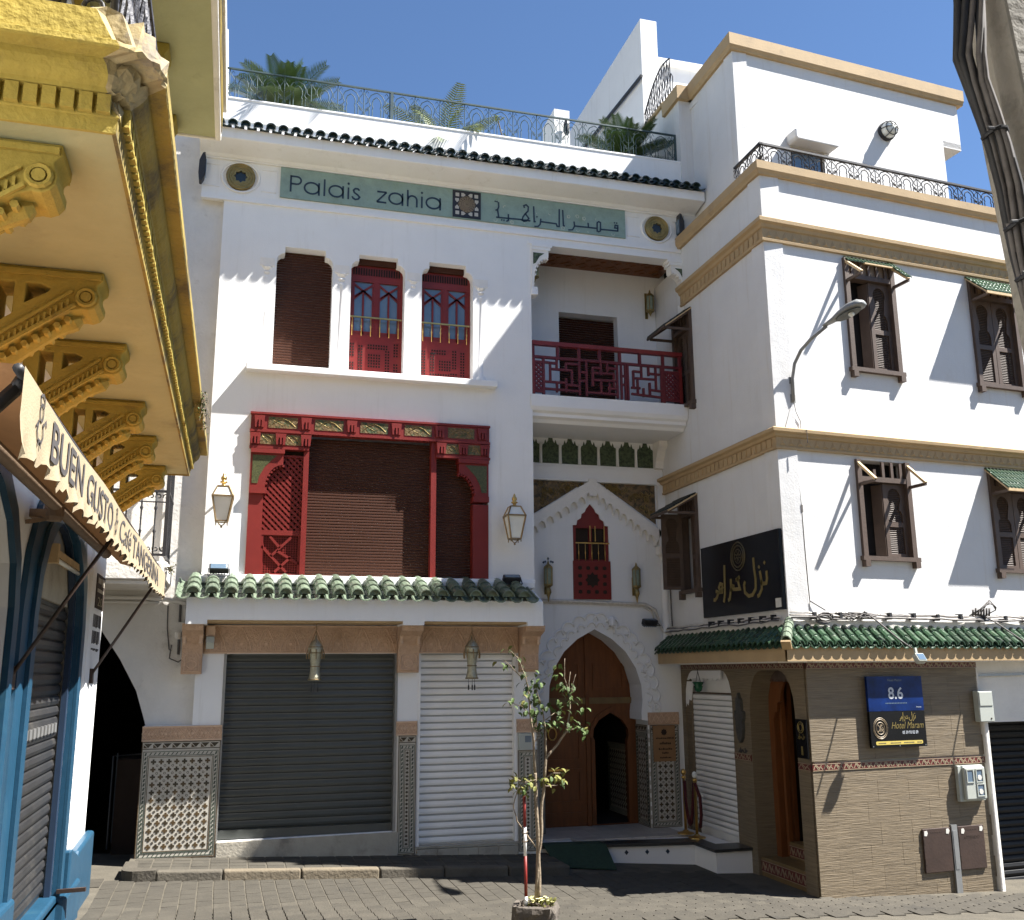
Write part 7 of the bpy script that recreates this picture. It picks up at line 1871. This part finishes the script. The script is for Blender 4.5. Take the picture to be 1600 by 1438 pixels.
for (bx,bz_,k) in LV:
    for j in range(k):
        v=random.randrange(12); yel=(bz_<1.45 and random.random()<.75) or random.random()<.12
        p=Vector((bx+random.gauss(0,.028),PY+random.gauss(0,.05),bz_+random.gauss(0,.03)))
        key=(v,yel)
        if key not in proto:
            q=MB(); q.v=[w+p for w in lp[v].v]; q.f=lp[v].f
            o=q.build('leaf',LEAF_Y if yel else LEAF,tr); proto[key]=(o,p)
        else:
            o,p0=proto[key]; rep(o,p-p0)
sk=thing('painted_stake','red and white painted wooden stake beside the sapling','stake',(PX-.10,PY+.02,zg+.15))
stz=[(.16,.29,'w'),(.29,.66,'r'),(.66,.93,'w'),(.93,1.22,'r')]
for a,b,c in stz: MB().tube([(PX-.095-.01*(a-.3),PY+.0,zg+a),(PX-.095-.01*(b-.3),PY,zg+b)],.0165,8).build('painted_band',RED if c=='r' else WHITE_TRIM,sk,smooth=True)
m=MB()
for z in (.80,.88): m.tube([(PX-.10+.028*cos(t*pi/4),PY+.028*sin(t*pi/4),zg+z+.01*sin(t)) for t in range(8)],.006,4,closed=True)
m.tube([(PX-.09,PY,zg+.84),(PX-.03,PY+.01,zg+.80),(PX+.02,PY+.01,zg+.82)],.006,4); m.build('tie_string',BARK,sk)
# ------------------------------------------------------------------ palms on the roof
def palm(x,y,z,label,n,L,mat,trunk_h,up0,droop,lw,seed,dens=26,name='cycad_palm'):
    random.seed(seed)
    t=thing(name,label,'palm',(x,y,z),'potted palms on the guesthouse roof')
    MB().lathe([(.18,z),(.22,z+.28),(.20,z+.30)],(x,y,0),12).build('pot',BRONZE,t)
    MB().lathe([(.10,z+.25),(.12,z+.25+trunk_h*.6),(.08,z+.28+trunk_h)],(x,y,0),9).build('trunk',PALMTRUNK,t)
    zc=z+.27+trunk_h
    for i in range(n):
        a=2.399*i+random.uniform(-.2,.2); tilt=up0-(up0+.25)*(i/n)**.8+random.uniform(-.08,.08); l=L*random.uniform(.8,1.1)
        m=MB(); pts=[]; p=Vector((x,y,zc)); th=tilt; segs=9
        for s in range(segs+1):
            pts.append(p.copy()); p=p+Vector((cos(a)*cos(th),sin(a)*cos(th),sin(th)))*(l/segs); th-=droop/segs*(.5+s/segs)
        m.tube(pts,[.012*(1-.7*s/segs) for s in range(segs+1)],4,cap=False)
        for k in range(2,dens):
            f=k/dens*segs; s=min(int(f),segs-1); q=pts[s].lerp(pts[s+1],f-s); d=(pts[s+1]-pts[s]).normalized(); sd=d.cross(Vector((0,0,1)))
            if sd.length<.05: sd=Vector((-sin(a),cos(a),0))
            sd.normalize(); ll=lw*l*(1-.55*abs(k/dens*2-.9)**1.6)
            for sg in (-1,1):
                dd=(sd*sg*.8+d*.65+Vector((0,0,.22 if name=='cycad_palm' else -.15))).normalized(); wv_=d*.011
                e=q+dd*ll+Vector((0,0,-.02 if name=='cycad_palm' else -.06))
                m.add([q-wv_,q+wv_,e+wv_*.1,q.lerp(e,.5)-wv_*1.3,q.lerp(e,.5)+wv_*1.3],[(0,1,4,3),(3,4,2)])
        m.build('frond',mat,t)
    return t
palm(.36,.75,10.30,'dense dark green palm at the left end of the roof railing',34,1.0,PALM,.62,1.45,.55,.30,1,30)
palm(3.02,.9,10.30,'pale feathery palm behind the middle of the roof railing',17,1.25,PALM_LT,.40,1.45,.85,.24,2,30,'feather_palm')
palm(6.35,.8,10.30,'dense dark green palm at the right end of the roof railing',34,.92,PALM,.62,1.45,.55,.30,3,30)
sp_=thing('sparse_rooftop_plant','spindly pale plant behind the roof railing, between two palms','plant',(4.2,.7,10.3))
MB().lathe([(.12,10.3),(.15,10.5),(.14,10.52)],(4.15,.7,0),10).build('pot',BRONZE,sp_)
m=MB(); random.seed(17); m.tube([(4.15,.7,10.5),(4.12,.7,10.9),(4.02,.7,11.35),(3.95,.7,11.62)],.012,5).tube([(4.15,.7,10.5),(4.22,.7,10.95),(4.20,.7,11.3)],.010,5); m.build('stem',BARK,sp_)
m=MB()
for k in range(26):
    b=random.choice([(4.02,11.35),(3.95,11.6),(4.20,11.25),(4.12,10.95),(4.22,11.0)]); leaf_mesh(m,Vector((b[0]+random.gauss(0,.03),.7+random.gauss(0,.03),b[1]+random.gauss(0,.05))),(random.uniform(-1,1),random.uniform(-1,1),random.uniform(-.2,1)),(0,0,1),.13,.035,.3)
m.build('foliage',PALM_LT,sp_)
def weed(x,y,z,label,n,s,hang):
    t=thing('wall_weed',label,'weed',(x,y,z)); random.seed(int(abs(y*10)))
    m=MB(); f=MB()
    for k in range(n):
        d=Vector((random.uniform(.2,1),random.uniform(-1,1),random.uniform(-.3,.8))); st=Vector((x,y,z)); e=st+d*s*random.uniform(.3,1); e.z-=hang*random.uniform(0,1)*s*4
        m.tube([st,st.lerp(e,.5)+Vector((.02,0,.01)),e],.003,3)
        for q in range(7):
            c=st.lerp(e,random.uniform(.3,1)); leaf_mesh(f,c+Vector((random.gauss(0,.012),random.gauss(0,.012),random.gauss(0,.012))),(random.uniform(-1,1),random.uniform(-1,1),random.uniform(-.5,1)),(0,0,1),.03,.02)
    m.build('stems',BARK,t); f.build('foliage',LEAF_Y if n<20 else LEAF,t)
weed(-.44,-4.4,4.98,'small weed hanging from the edge of the ochre balcony',22,.14,.9)
weed(-.86,-.9,3.62,'small weed growing from the corner of the grey balcony slab',12,.16,.1)
# ------------------------------------------------------------------ rooftop tank
tk=thing('rooftop_tank','white cylindrical tank showing above the white roof wall','tank',(9.3,3.2,14.0))
Tm=Matrix.Translation((9.2,3.0,14.62))@Matrix.Rotation(radians(90),4,'Y')
MB(Tm).lathe([(.05,-1.0),(.26,-.96),(.33,-.85),(.33,.85),(.26,.96),(.05,1.0)],(0,0,0),18).build('tank_body',WHITE_TRIM,tk,smooth=True)
m=MB(); 
for x in (8.6,9.8): m.box(x-.04,x+.04,2.75,3.25,14.1,14.35).bar((x,2.8,14.0),(x,2.8,14.3),.05)
m.build('tank_cradle',WHITE_TRIM,tk)

# ------------------------------------------------------------------ houses added out of view behind the camera, to keep shaded walls dark
for k,(x0,x1,y0,y1,h,lab) in enumerate(((-13.5,-3.2,-26,-18.6,10.5,'added unseen cream house behind the viewpoint on the left, holding back sky light'),(-3.1,5.8,-27,-19.2,12.0,'added unseen ochre house directly behind the viewpoint, holding back sky light'),(5.9,17,-26,-18.4,9.5,'added unseen cream house behind the viewpoint on the right, holding back sky light'))):
    t=thing('light_block_house',lab,'building',((x0+x1)/2,(y0+y1)/2,0),'added light-blocking houses behind the camera')
    mt_=(CREAM2,OCHRE_DK,CREAM2)[k]
    MB().box(x0,x1,y0,y1,-1,h).build('wall',mt_,t); MB().box(x0-.1,x1+.1,y0,y1+.12,h,h+.25).build('cornice',TAN,t)
    wn_=None
    for j in range(int(h/3.2)):
        for i in range(int((x1-x0)/2.4)):
            x=x0+1.2+i*2.4; z=1.2+j*3.2
            if wn_ is None:
                wn_=MB().box(x-.55,x+.55,y1-.02,y1+.05,z,z+1.7).build('window',DKBROWN,t); MB().box(x-.45,x+.45,y1+.05,y1+.06,z+.1,z+1.6).build('pane',GLASS,wn_); b=(x,z)
            else: rep(wn_,(x-b[0],0,z-b[1]))
    MB().box((x0+x1)/2+.8,(x0+x1)/2+1.6,y1-.02,y1+.04,-.2,2.3).build('door',WOOD,t)
